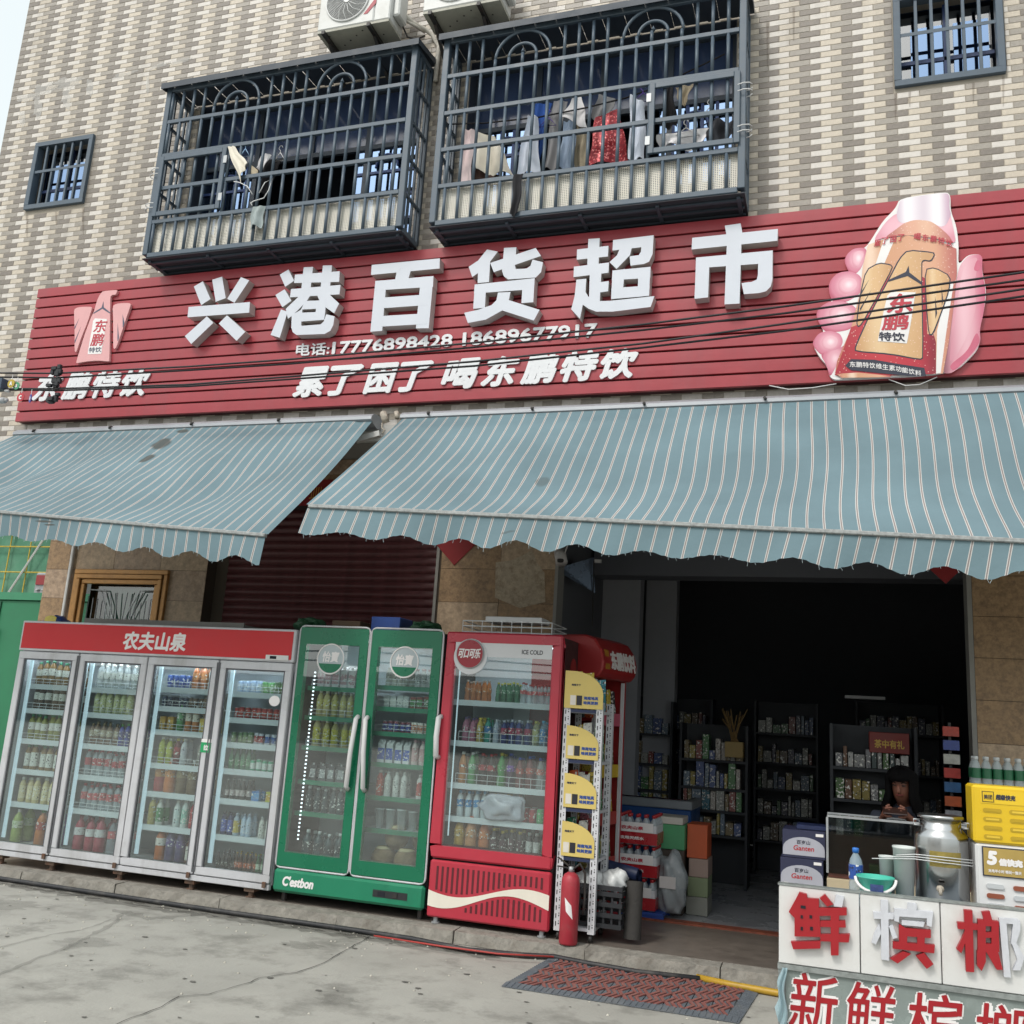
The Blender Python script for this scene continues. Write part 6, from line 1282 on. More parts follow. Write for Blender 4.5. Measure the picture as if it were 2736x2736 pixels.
# side print: red sun over white brush marks
sd = MB().poly([(RX1+.001, 7.30+.10*math.cos(t*math.pi/10), 1.96+.10*math.sin(t*math.pi/10)) for t in range(20)]).build('side_print', M('side_red', '#8e2a2a', .5, var=.1), rc)
mb = MB()
for k, (a, b, c) in enumerate(((7.20, 7.26, 1.75), (7.27, 7.31, 1.80), (7.34, 7.40, 1.72))): mb.quad((RX1+.0018+.0003*k, a, c), (RX1+.0018+.0003*k, b, c+.03), (RX1+.0018+.0003*k, b-.01, 1.93), (RX1+.0018+.0003*k, a-.01, 1.9))
mb.build('side_print', M('side_white', '#b0aca8', .6, var=.15), rc)
bx('fill_panel', m_top, rc, RX0+.05, RX1-.05, 7.06, 7.08, 2.108, 2.117)
ZR = [1.69, 1.385, 1.075, .835]
FR = [[('orange soda bottle', 'cola', ('#b0642a', '#c8b0a0', '#c87a3a'), 4), ('green soda bottle', 'cola', ('#3a6a4a', '#c8c04a', '#5a8a6a'), 3), ('clear soda bottle', 'cola', ('~#d0d8d8', '#b03a3a', '#c85a5a'), 5)], [('pink bottle', 'pet', ('#b06a86', '#5a4a7a', '#c07a94'), 2), ('yellow bottle', 'tall', ('#c4a84a', '#d0b84a', '#b89a40'), 1), ('teal bottle', 'pet', ('#2a8a7a', '#2a8a5a', '#3a7ab0'), 1), ('white bottle', 'pet', ('#b0b8c4', '#c8ccd0', '#a8b0c0'), 1), ('blue drink bottle', 'pet', ('#2a3a7a', '#c0c4d0', '#b03a5a'), 3), ('clear lemon bottle', 'tall', ('~#c8c890', '#c8b84a', '#b8b87a'), 1), ('clear blue bottle', 'tall', ('~#8ab8d0', '#4a9ac0', '#4a8ac0'), 1), ('clear pink bottle', 'tall', ('~#d0c0b8', '#c8a890', '#b8a0a0'), 1)],
      [('orange soda bottle', 'cola', ('#b8742a', '#c8c4bc', '#c8702a'), 1), ('green-label soda bottle', 'cola', ('#4a9a5a', '#d0d0cc', '#8ac09a'), 1), ('cola bottle', 'cola', ('#1c1212', '#b02a30', '#a82830'), 2), ('green soda bottle', 'cola', ('#2a8a3a', '#c8b43a', '#3a9a4a'), 1), ('purple soda bottle', 'cola', ('#3a2440', '#3a4aa0', '#7a4aa8'), 1), ('red soda bottle', 'cola', ('#6a2226', '#3a4aa0', '#b84a3a'), 2), ('clear red-label bottle', 'cola', ('~#b8c0c0', '#3a4aa8', '#c86a5a'), 2)],
      [('white-blue bottle', 'pet', ('#ccd4d8', '#4a9ac8', '#3a8ac0'), 3), ('lime bottle', 'pet', ('#7a9a3a', '#c8b84a', '#8ab04a'), 1), ('orange juice bottle', 'pet', ('#b88a34', '#c8a040', '#c89a48'), 2), ('blue-orange bottle', 'pet', ('#3a8ac0', '#b0704a', '#4a9ad0'), 1), ('red cola can', 'can', ('#9a3038', '#c0c0c0', '#b03a42'), 2), ('green soda can', 'can', ('#3a9a5a', '#c0c0c0', '#4aaa6a'), 2)],
      [('amber oil jug', 'big', ('#a8842a', '#c85a2a', '#b89a4a'), 1), ('peach drink jug', 'big', ('#c08a60', '#c85a2a', '#c09068'), 1), ('orange soda jug', 'big', ('#c06a30', '#c85a2a', '#c87a44'), 1), ('coffee bottle', 'tall', ('#2a1f22', '#c8b040', '#4a2a34'), 3), ('white-label coffee bottle', 'tall', ('#3a3434', '#d0d0cc', '#c8c8c4'), 2), ('green soda bottle', 'cola', ('#2a7a3a', '#c8b84a', '#3a8a4a'), 1)]]
for i, z in enumerate(ZR+[.582]):
    if i < len(ZR):
        s_ = bx('shelf', m_shelf, rc, RX0+.05, RX1-.035, 7.065, 7.54, z-.012, z); bx('price_rail', m_shelf, s_, RX0+.05, RX1-.035, 7.052, 7.063, z-.036, z+.006)
        if i in (1, 2): rails(RX0+.11, RX1-.06, 7.066, z, s_, .075, .085)
    runs(RX0+.11, RX1-.06, 7.115, z+.001, FR[i], '%s shelf of red cooler' % ('bottom' if i == len(ZR) else ORD[i]), 2)
# crumpled plastic bag among the bottles, wire basket and white tray on top
bm = bmesh.new(); bmesh.ops.create_icosphere(bm, subdivisions=4, radius=.13)
for v in bm.verts:
    v.co *= 1+.22*math.sin(v.co.x*40+1)*math.cos(v.co.z*36)+.1*math.sin(v.co.y*90); v.co.y *= .35; v.co.x *= 1.25; v.co.z *= .7
me = bpy.data.meshes.new('plastic_bag'); bm.to_mesh(me); bm.free(); me.polygons.foreach_set('use_smooth', [True]*len(me.polygons))
o = link('plastic_bag', me, M('whitish_film', '#c9c9d4', .25, var=.1, alpha=.75)); o.location = (-2.33, 7.05, .93); tag(o, 'crumpled whitish plastic bag hanging inside the red cooler', 'bag')
bk = thing('wire_basket', 'low wire basket with white tray on top of the red cooler', 'basket', (-2.35, 7.25, 2.2))
mb = MB()
for z in (2.215, 2.26, 2.30): mb.tube([(-2.74, 7.02, z), (-2.02, 7.02, z), (-2.02, 7.45, z), (-2.74, 7.45, z), (-2.74, 7.02, z)], .004, 5)
for k in range(10): mb.tube([(-2.74+.08*k, 7.02, 2.195), (-2.74+.08*k, 7.02, 2.30)], .003, 5); mb.tube([(-2.74+.08*k, 7.02, 2.215), (-2.74+.08*k, 7.45, 2.215)], .003, 5)
mb.build('wires', m_wire, bk); bx('tray', M('strip_white', '#cfd0d2', .4, var=.03), bk, -2.58, -2.12, 7.08, 7.3, 2.302, 2.345, .006)
# ================================================================ slotted rack with snack headers beside the red cooler
m_slot = M('slotted_white', '#cfd0d4', .4, var=.04); m_hole = M('slot_dark', '#23242a', .8, var=.05)
m_yel = M('header_yellow', '#d2bb6c', .5, var=.04, scale=4); m_nav = M('label_navy', '#1f2a4a', .5, var=.05); m_prb = M('print_blue', '#2a4a8e', .5, var=.03)
K0, K1, KY0, KY1 = -1.885, -1.595, 6.99, 7.36
rk = thing('display_rack', 'narrow white slotted-angle rack with yellow rounded headers beside the red cooler', 'rack', (-1.74, 7.17, ZP))
PW = .048
for (x, y, nm) in ((K0, KY0, 'f'), (K1-PW, KY0, 'f'), (K0, KY1-.03, 'b'), (K1-PW, KY1-.03, 'b')):
    p = MB().box(x, x+PW, y, y+.004, .15, 1.73).box(x+(0 if x == K0 else PW-.004), x+(.004 if x == K0 else PW), y+.0041, y+.045, .15, 1.73).build('post', m_slot, rk)
    hm = MB(); z = .18
    while z < 1.71:
        hm.box(x+.009, x+.016, y-.0012, y-.0003, z, z+.03); hm.box(x+.03, x+.037, y-.0012, y-.0003, z+.012, z+.022); hm.box(x+.03, x+.037, y-.0012, y-.0003, z+.03, z+.036); z += .052
    tag(hm.build('slots', m_hole, p), kind='stuff')
def f11(x, y): return (1460+x*.4348, 1660+y*.4348)
SZ = [U(*f11(230, py), KY0).z for py in (548, 860, 1160, 1462)] + [.185]
snack_cols = ['#1f7a5a', '#c85a24', '#c8b03a', '#2f6a3a', '#8a2a2a', '#3a8a9a', '#c88a3a', '#d0d0c8']
for i, z in enumerate(SZ):
    s_ = bx('shelf', m_slot, rk, K0+.005, K1-.005, KY0+.006, KY1-.032, z-.02, z)
    if i == 4: continue
    H = .235 if i else .27; xa, xb = K0+.03, K1-.02
    pts = [(xa, z+.012), (xb, z+.012)] + [(xa+(xb-xa)*math.cos(math.radians(t)), z+.012+.10+(H-.10)*math.sin(math.radians(t))) for t in range(0, 91, 9)] + [(xa, z+.012+H)]
    if i == 0: pts = [(p[0]-.03 if p[0] < xa+.001 else p[0]+.02, p[1]) for p in pts]
    h = MB().prism(pts, KY0-.012, KY0-.006).build('header_board', m_yel, rk)
    text('header_text', '海南地真', m_prb, h, (xa+.115, KY0-.0125, z+.075), (1, 0, 0), (0, 0, 1), .11, .026, .0016); text('header_text', '味美更鲜', m_prb, h, (xa+.115, KY0-.0125, z+.042), (1, 0, 0), (0, 0, 1), .11, .026, .0016)
    text('header_text', '海南天下', m_ink, h, (xa+.02, KY0-.0125, z+.172), (1, 0, 0), (0, 0, 1), .07, .016, .0008)
    for (a, c) in ((.015, '#d8d2c8'), (.062, '#22222a')): bx('header_picture', M('hp_'+c[1:], c, .5, var=.1), h, xa+a, xa+a+.042, KY0-.0135, KY0-.0125, z+.035, z+.105)
    bx('shelf_label', m_nav, s_, K0+PW+.002, K1-PW-.002, KY0-.004, KY0+.0055, z-.018, z+.006)
for i, z in enumerate(SZ[:4]):
    zt = [1.98, SZ[0]-.03, SZ[1]-.03, SZ[2]-.03][i]
    for k in range(5):
        x = K0+.06+.045*k; y = KY0+.12+.03*(k % 2); hgt = min(zt-z-.02, random.uniform(.2, .28)); col = random.choice(snack_cols)
        mb = MB(); mb.hull8([(x-.04, y-.02, z+.001), (x+.04, y-.02, z+.001), (x+.04, y+.02, z+.001), (x-.04, y+.02, z+.001), (x-.03, y-.003, z+hgt), (x+.035, y-.003, z+hgt+.01), (x+.035, y+.003, z+hgt+.01), (x-.03, y+.003, z+hgt)])
        tag(mb.build('snack_bag', lmat(col), None, bevel=.004), '%s snack bag standing behind the %s yellow header of the white rack' % (POS[k], ['top', 'second', 'third', 'lowest'][i]), 'snack bag', 'snack bags behind the %s header' % ['top', 'second', 'third', 'lowest'][i])
for (x, y) in ((K0+.03, KY0+.03), (K1-.03, KY0+.03), (K0+.03, KY1-.03), (K1-.03, KY1-.03)):
    MB().tube([(x-.012, y, ZP+.028), (x+.012, y, ZP+.028)], .027, 12).box(x-.016, x+.016, y-.016, y+.016, ZP+.05, .152).build('castor', m_blk, rk, True)
# ---------------- red drinks cabinet facing the doorway, behind the rack
dc = thing('drinks_cabinet', 'red open-fronted cabinet with curved 东鹏饮料 header facing the doorway', 'cabinet', (-1.9, 7.75, ZP))
dc.rotation_euler = (0, 0, math.radians(-13)); DCR = Matrix.Translation((-1.9, 7.75, ZP)) @ Matrix.Rotation(math.radians(-13), 4, 'Z') @ Matrix.Translation((1.9, -7.75, -ZP))   # stands a little askew
m_rc = M('cabinet_red', '#9a2b2c', .4, var=.07, scale=3)
DY0, DY1, DX0, DX1 = 7.45, 8.05, -2.26, -1.70
cb = MB(); cb.box(DX0, DX0+.03, DY0, DY1, ZP+.02, 1.93); cb.box(DX0+.031, DX0+.2, DY0, DY0+.03, ZP+.02, 1.93); cb.box(DX0+.031, DX1, DY1-.03, DY1, ZP+.02, 1.93); cb.box(DX0+.031, DX1, DY0+.031, DY1-.031, ZP+.02, .2); cb.build('body', m_rc, dc)
hp = [(DX0, 1.93), (DX1+.03, 1.93), (DX1+.075, 1.98), (DX1+.085, 2.06), (DX1+.06, 2.15), (DX1-.0, 2.23), (DX1-.08, 2.26), (DX0, 2.26)]
hd = MB(); n = len(hp); hd.v += [(p[0], DY0-.02, p[1]) for p in hp]+[(p[0], DY1+.02, p[1]) for p in hp]; hd.f += [tuple(range(n)), tuple(range(n, 2*n))[::-1]]+[((k+1) % n, k, n+k, n+(k+1) % n) for k in range(n)]
hd = hd.build('header', m_rc, dc, bevel=.012); fixn(hd.data)
text('header_text', '东鹏饮料', m_wh, hd, (DX1+.092, DY0+.12, 2.0), (0, 1, 0), (-.16, 0, 1), .46, .15, .004, 0, .006, (1, 0, .22))
MB().hull8([(DX1+.09, DY0+.03, 2.0), (DX1+.09, DY0+.10, 2.0), (DX1+.08, DY0+.10, 2.0), (DX1+.08, DY0+.03, 2.0), (DX1+.066, DY0+.03, 2.15), (DX1+.066, DY0+.10, 2.15), (DX1+.06, DY0+.10, 2.15), (DX1+.06, DY0+.03, 2.15)]).build('header_flash', M('flash_gold', '#a8742a', .5, var=.2, scale=30), hd)
for y in (DY0+.045, DY1-.045): bx('upright', m_slot, dc, DX1-.02, DX1+.003, y-.012, y+.012, .21, 1.92)
for i, z in enumerate((1.62, 1.22, .86, .52)):
    s_ = bx('shelf', m_rc, dc, DX0+.032, DX1-.021, DY0+.032, DY1-.032, z-.02, z)
    bx('shelf_strip', M('strip_'+str(i), ['#b8566a', '#c8a630', '#a83a34', '#a83a34'][i], .5, var=.15, scale=14), s_, DX1-.0205, DX1-.016, DY0+.06, DY1-.06, z-.05, z+.05)
    for k in range(6):
        y = DY0+.08+.085*k; col = [['#1f7a6a', '#c8742c', '#22262a', '#c85a2a', '#c8b03a', '#2a2a2a'], ['#c89a3a', '#8a6a2a', '#b8872a', '#333', '#c8b24a', '#6a4a2a'], ['#3a7a3a', '#c86a7a', '#d0b04a', '#2f6a3a', '#c87a8a', '#c8a83a'], ['#2f8a5a', '#b8b04a', '#3a9aa0', '#a89a5a', '#c8b87a', '#4a7a4a']][i][k]
        if len(col) == 4: col = '#333333'
        hgt = random.uniform(.18, .26); x = DX1-.07
        _o = tag(MB().hull8([(x-.03, y-.035, z+.001), (x+.02, y-.035, z+.001), (x+.02, y+.035, z+.001), (x-.03, y+.035, z+.001), (x-.008, y-.03, z+hgt), (x, y-.03, z+hgt), (x, y+.03, z+hgt), (x-.008, y+.03, z+hgt)]).build('snack_packet', lmat(col), None, bevel=.004), '%s snack packet from the street on the %s shelf of the red cabinet' % (ORD[k], ORD[i]), 'snack packet', 'packets on the %s shelf of the red cabinet' % ORD[i]); _o.matrix_world = DCR
for i, z in enumerate((1.62, 1.22, .86, .52)):
    for k in range(4):
        x = DX0+.26+.085*k; y = DY0+.04; col = [['#1f7a6a', '#d8742c', '#22262a', '#c85a2a'], ['#c89a3a', '#d0a83a', '#b8872a', '#c8b24a'], ['#3a7a3a', '#c86a7a', '#d0b04a', '#c87a8a'], ['#2f8a5a', '#b8b04a', '#3a9aa0', '#a89a5a']][i][k]; hgt = random.uniform(.16, .27)
        _o = tag(MB().hull8([(x-.038, y-.015, z+.001), (x+.038, y-.015, z+.001), (x+.038, y+.02, z+.001), (x-.038, y+.02, z+.001), (x-.03, y-.004, z+hgt), (x+.032, y-.004, z+hgt+.008), (x+.032, y+.004, z+hgt+.008), (x-.03, y+.004, z+hgt)]).build('snack_bag', lmat(col), None, bevel=.004), '%s snack bag at the street side of the %s shelf, red cabinet' % (POS[k], ORD[i]), 'snack bag', 'street-side bags on the %s shelf of the red cabinet' % ORD[i]); _o.matrix_world = DCR
# ---------------- fire extinguisher
m_fx = M('extinguisher_red', '#a8323e', .45, var=.12, scale=10, dirt='#8a5a58', dirt_amt=.5, dscale=12)
ex, ey = -1.752, 6.895
fx = thing('fire_extinguisher', 'worn red fire extinguisher standing at the kerb before the white rack', 'fire extinguisher', (ex, ey, ZP))
MB().lathe([(.058, .001), (.064, .012), (.064, .40), (.06, .43), (.045, .455), (.022, .47)], (ex, ey, ZP), 24).build('cylinder', m_fx, fx, True)
MB().tube([(ex, ey, ZP+.47), (ex, ey, ZP+.505)], .018, 10).build('valve', m_hinge, fx, True)
MB().bar((ex-.02, ey, ZP+.51), (ex-.10, ey, ZP+.56), .018, .008).bar((ex-.02, ey, ZP+.495), (ex-.10, ey, ZP+.50), .018, .008).build('lever', m_blk, fx)
MB().tube([(ex+.015, ey, ZP+.49), (ex+.06, ey, ZP+.53), (ex+.095, ey+.02, ZP+.47), (ex+.10, ey+.02, ZP+.3), (ex+.095, ey+.02, ZP+.2)], .009, 8).build('hose', m_blk, fx, True)
mb = MB(); mb.grid(lambda u, v: (ex+.0652*math.cos(-1.9+.75*u+.2*v), ey+.0652*math.sin(-1.9+.75*u+.2*v), ZP+.22+.09*(1-v)-.05*u), 6, 2); mb.build('paper_tag', m_wh, fx)
# ---------------- crate, bags and rolls beside the rack
cr = thing('plastic_crate', 'black slatted plastic crate under the rack holding white bags', 'crate', (-1.62, 7.2, .19))
m_crt = M('crate_black', '#24262a', .5, var=.1)
c0, c1, d0, d1, e0, e1 = -1.80, -1.42, 7.06, 7.34, .190, .47
for z in (e0, e0+.07, e0+.14, e0+.21, e1-.03):
    for (a, b, c, d) in ((c0, c1, d0, d0+.012), (c0, c1, d1-.012, d1), (c0, c0+.012, d0+.013, d1-.013), (c1-.012, c1, d0+.013, d1-.013)): bx('slat', m_crt, cr, a, b, c, d, z, z+.03)
for k in range(7):
    for y in (d0+.0125, d1-.02): bx('rib', m_crt, cr, c0+.01+.058*k, c0+.024+.058*k, y, y+.007, e0, e1-.031)
bx('crate_bottom', m_crt, cr, c0+.013, c1-.013, d0+.02, d1-.021, e0+.001, e0+.01)
def lump(name, mat, loc, s, label, cat, seed, amp=.2, group=None, sub=3):
    bm = bmesh.new(); bmesh.ops.create_icosphere(bm, subdivisions=sub, radius=1)
    for v in bm.verts:
        c = v.co.copy(); k = 1+amp*(math.sin(c.x*5+seed)*math.cos(c.y*4.3-seed)+.6*math.sin(c.z*9+c.x*7+seed*2)+.3*math.sin(c.y*17+seed))
        v.co = Vector((c.x*k*s[0], c.y*k*s[1], max(c.z*k, -.75)*s[2]))
    me = bpy.data.meshes.new(name); bm.to_mesh(me); bm.free(); me.polygons.foreach_set('use_smooth', [True]*len(me.polygons))
    o = link(name, me, mat); o.location = loc; tag(o, label, cat, group); return o
m_film = M('white_film', '#d0d2d2', .3, var=.08, scale=12)
lump('plastic_bag', m_film, (-1.68, 7.2, .475), (.11, .1, .07), 'white plastic bag bulging out of the black crate at left', 'bag', 2)
lump('plastic_bag', m_film, (-1.50, 7.2, .49), (.09, .09, .08), 'white plastic bag bulging out of the black crate at right', 'bag', 5)
def roll(name, mat, p0, p1, r, label, turns=2.2):
    p0, p1 = Vector(p0), Vector(p1); d = (p1-p0).normalized(); a = d.cross(Vector((0, 0, 1)) if abs(d.z) < .9 else Vector((0, 1, 0))).normalized(); b = a.cross(d)
    mb = MB(); n = int(turns*18)
    def fn(u, v):
        t = u*turns*2*math.pi; rr = r*(.35+.65*u); return p0.lerp(p1, v)+a*math.cos(t)*rr+b*math.sin(t)*rr
    mb.grid(fn, n, 3); mb.grid(lambda u, v: fn(1-u, v)+(a*math.cos((1-u)*turns*2*math.pi)+b*math.sin((1-u)*turns*2*math.pi))*.006, n, 3)
    return tag(mb.build(name, mat, None, True), label, 'mat')
roll('rolled_mat', M('dark_mat', '#3a3836', .85, var=.15, bump=.4), (-1.36, 7.18, .12), (-1.36, 7.22, .50), .065, 'dark rolled mat standing upright beside the black crate')
roll('rolled_sheet', M('blue_sheet', '#1d2744', .4, var=.25, scale=8), (-1.70, 7.46, .56), (-1.36, 7.36, .52), .05, 'blue plastic sheet rolled and lying above the crate')
# ================================================================ water in packs, pallet and goods inside the doorway
def water_pack(x0, y0, z0, nx, ny, pitch, cols, label, group, film, fcol, h=.225):
    p = thing('water_pack', label, 'water pack', (x0+nx*pitch/2, y0+ny*pitch/2, z0), group)
    if 'pet' not in _pr: _pr['pet'] = proto('pet')
    b, c, l = _pr['pet']
    for i in range(nx):
        for j in range(ny):
            if 0 < i < nx-1 and j > 1: continue
            o = place('bottle', b, bmat(cols[0]), (x0+pitch*(i+.5), y0+pitch*(j+.5), z0), p, 0, (pitch/.066, pitch/.066, h/.222))
            q = bpy.data.objects.new('cap', c); COL.objects.link(q); q.parent = o; mt = bmat(cols[1])
            if c.materials[0] != mt: q.material_slots[0].link = 'OBJECT'; q.material_slots[0].material = mt
            q = bpy.data.objects.new('label', l); COL.objects.link(q); q.parent = o; mt = bmat(cols[2])
            if l.materials[0] != mt: q.material_slots[0].link = 'OBJECT'; q.material_slots[0].material = mt
    W, Dp = nx*pitch, ny*pitch
    if film:
        f = bx('wrap', M('wrap_'+fcol[1:], fcol, .25, var=.06), p, x0-.003, x0+W+.003, y0-.004, y0-.002, z0+.01, z0+h*.42); bx('wrap', M('wrap_'+fcol[1:], fcol, .25, var=.06), p, x0+W+.002, x0+W+.004, y0-.003, y0+Dp+.003, z0+.01, z0+h*.42)
        bx('wrap_panel', m_wh, p, x0+.03, x0+W-.03, y0-.0062, y0-.0042, z0+h*.43, z0+h*.74)
        text('wrap_text', '农夫山泉', m_prr, p, (x0+.04, y0-.0068, z0+h*.5), (1, 0, 0), (0, 0, 1), W*.55, .03, .002)
        text('wrap_text', '饮用天然水', m_wh, p, (x0+.03, y0-.0048, z0+h*.18), (1, 0, 0), (0, 0, 1), W*.6, .026, .0015)
    return p
bp = thing('pallet', 'blue plastic pallet under the stack of red-wrapped water packs', 'pallet', (-1.5, 8.4, ZP))
m_bp = M('pallet_blue', '#2a4a9a', .5, var=.08)
bx('deck', m_bp, bp, -1.73, -1.30, 8.12, 8.75, .125, .145); 
for y in (8.13, 8.42, 8.70): bx('bearer', m_bp, bp, -1.73, -1.30, y, y+.04, ZP+.001, .1245)
for i in range(3):
    water_pack(-1.705+.006*(i % 2), 8.14, .147+.247*i, 5, 6, .0665, ('~#cdd6dc', '#b0262c', '#c8c8cc'), ['bottom', 'middle', 'top'][i]+' pack of the red-wrapped water stack inside the door', 'red-wrapped water packs', True, '#a8242c', .24)
def pxbox(name, px, y, dep, mat, label, cat, group=None, bevel=.004):
    a = U(px[0], px[3], y); b = U(px[2], px[1], y)
    o = bx(name, mat, None, a.x, b.x, y, y+dep, a.z, b.z, bevel)
    if label: tag(o, label, cat, group)
    return o
def stackbox(name, x0, x1, y0, y1, z0, z1, col, label, cat='carton', group=None, text_=None, tm=None):
    o = bx(name, M('box_'+col[1:], col, .6, var=.08, scale=6), None, x0, x1, y0, y1, z0, z1, .004); tag(o, label, cat, group)
    if text_:
        text('print', text_, tm or m_wh, o, (x0+(x1-x0)*.22, y0-.001, z0+(z1-z0)*.3), (1, 0, 0), (0, 0, 1), (x1-x0)*.55, (z1-z0)*.32, .002)
    return o
stackbox('carton', -1.42, -1.2, 8.47, 8.8, ZP+.001, .60, '#4a4038', 'plain brown carton under the grey plastic bag inside the door')
stackbox('carton', -1.422, -1.194, 8.45, 8.78, .602, .80, '#4f9a6a', 'pale green carton beside the red-wrapped water inside the door')
stackbox('carton', -1.43, -1.21, 8.44, 8.75, .802, .86, '#c9c4bc', 'flat white carton on top of the pale green carton')
stackbox('carton', -1.187, -1.02, 8.55, 8.85, .54, .81, '#c05a34', 'orange carton on top of the stack beside the grey plastic bag')
for i, (z0, z1, c) in enumerate(((ZP+.001, .235, '#8a8a82'), (.237, .388, '#7e8a6a'), (.39, .538, '#a08a80'))): stackbox('carton', -1.185+.008*i, -1.01, 8.56, 8.86, z0, z1, c, ['lowest', 'second lowest', 'third lowest'][i]+' small carton under the orange carton')
lump('plastic_bag', M('grey_film', '#8f9598', .25, var=.12, scale=9), (-1.26, 8.30, .34), (.12, .10, .27), 'big grey translucent bag of bottles on the shop floor', 'bag', 3, .12, None, 4)
tag(MB().box(-1.35, -1.22, 8.19, 8.192, .33, .42).build('bag_label', M('bag_label_white', '#cfcac8', .5, var=.05), None), 'white and red label sheet on the grey plastic bag', 'label')
frz = thing('chest_freezer', 'blue chest freezer with white lid rim inside the shop', 'freezer', (-1.4, 9.6, ZP))
bx('cabinet', M('freezer_blue', '#24508c', .4, var=.06), frz, -2.28, -1.26, 9.3, 9.95, .11, .86, .01); bx('lid_rim', M('freezer_grey', '#8d9298', .4, var=.03), frz, -2.29, -1.25, 9.29, 9.96, .862, .94, .008); bx('lid', m_pane, frz, -2.25, -1.3, 9.34, 9.9, .941, .95); bx('foot', m_blk, frz, -2.2, -1.32, 9.36, 9.9, ZP, .109)
# dim shelving at the back and left of the shop
m_sh = M('dark_shelving', '#2f3238', .6, var=.1)
def shelving(x0, x1, y, zs, dep, label, n, cols, what, big=.2):
    s_ = thing('shop_shelf', label, 'shelf', ((x0+x1)/2, y+dep/2, ZP))
    for x in (x0-.025, x1): bx('side', m_sh, s_, x, x+.025, y, y+dep, ZP, zs[-1]+.35)
    bx('back', m_sh, s_, x0, x1, y+dep, y+dep+.015, ZP, zs[-1]+.35)
    for i, z in enumerate(zs):
        bx('board', m_sh, s_, x0, x1, y, y+dep, z-.025, z)
        x = x0+.02; cnt = 0
        while x < x1-.06:
            w_ = min(random.uniform(.035, .10), x1-.02-x)
            if w_ < .03 or cnt > 12: break
            col = random.choice(cols); h_ = random.uniform(.09, big)
            o = bx('packet', lmat(col), None, x, x+w_-.008, y+.03, y+dep*.7, z+.001, z+h_, .003)
            tag(o, '%s packet on the %s board from below of %s' % (POS[cnt], ORD[i], what), 'packet', 'packets, %s board of %s' % (ORD[i], what)); x += w_; cnt += 1
    return s_
dimc = ['#5a6a7a', '#6a5a4a', '#4a6a4a', '#8a8a84', '#7a4a44', '#4a4a5a', '#8a7a4a', '#3a4a6a', '#a0a09a']
def pxshelf(pa, pb, y, pys, dep, label, what, cols, big):
    zs = sorted(U((pa+pb)/2, q, y).z for q in pys); return shelving(U(pa, 2000, y).x, U(pb, 2000, y).x, y, zs, dep, label, 5, cols, what, big)
brc = ['#7a8a9a', '#8a7a5a', '#5a8a5a', '#a8a8a2', '#9a5a54', '#5a6a9a', '#b0a05a', '#c0b8b0', '#4a7a8a']
pxshelf(1822, 1992, 10.2, (2030, 2105, 2165, 2230), .35, 'dark shop shelf in the centre of the room with toys and a vase box', 'the centre shop shelf', brc, .26)
pxshelf(1690, 1790, 10.6, (1960, 2040, 2110), .3, 'dark shop shelf left of the centre one inside the shop', 'the left inner shelf', brc, .24)
pxshelf(2020, 2180, 11.6, (1960, 2040, 2110, 2180, 2250), .35, 'dark shop shelf along the aisle behind the water cartons', 'the aisle shelf', dimc, .22)
vb = U(1962, 2018, 10.1); o = bx('vase_box', M('vase_yellow', '#a88f5a', .6, var=.1), None, vb.x-.09, vb.x+.09, 10.05, 10.19, vb.z-.02, vb.z+.13, .004); tag(o, 'yellow and white box holding dried stalks in the centre of the shop', 'box')
mb = MB()
for k in range(14): mb.tube([(vb.x+random.uniform(-.04, .04), 10.12, vb.z+.131), (vb.x+random.uniform(-.13, .13), 10.12+random.uniform(-.05, .05), vb.z+random.uniform(.32, .46))], .006, 4)
tag(mb.build('dried_stalks', M('dried_stalk', '#8a7048', .8, var=.2), None), 'bunch of dried stalks standing in the yellow box', 'plant')
shelving(.25, 1.15, 12.2, (.35, .8, 1.25, 1.7), .4, 'dark shop shelf at the back holding rows of packets', 5, dimc, 'the rear shop shelf')
shelving(-2.25, -1.35, 11.4, (.4, .8, 1.2, 1.6), .35, 'dark shop shelf behind the blue freezer', 5, dimc, 'the shelf behind the freezer')
shelving(-.02, .62, 8.85, (.5, .80, 1.10, 1.36), .3, 'dark green shop shelf behind the counter carrying the tea box', 5, ['#8a8a8a', '#4a6a3a', '#6a4a34', '#7a7a7e', '#3a4a4a', '#b0b0ae', '#8a7a3a'], 'the shelf behind the counter', .17)
o = bx('tea_box', M('tea_red', '#7e2a24', .5, var=.1), None, .27, .585, 8.87, 9.0, 1.361+.13, 1.66, .004); tag(o, 'red tea gift box lettered 茶中有礼 on the shelf behind the counter', 'gift box')
text('print', '茶中有礼', M('gold_print', '#c8a23a', .4, var=.05), o, (.31, 8.869, 1.53), (1, 0, 0), (0, 0, 1), .235, .07, .0018)
# thin white strip deep in the shop room
bx('ceiling_strip', M('strip_white', '#cfd0d2', .4, var=.03), rw, .1, .5, 11.0, 11.02, 2.02, 2.05)
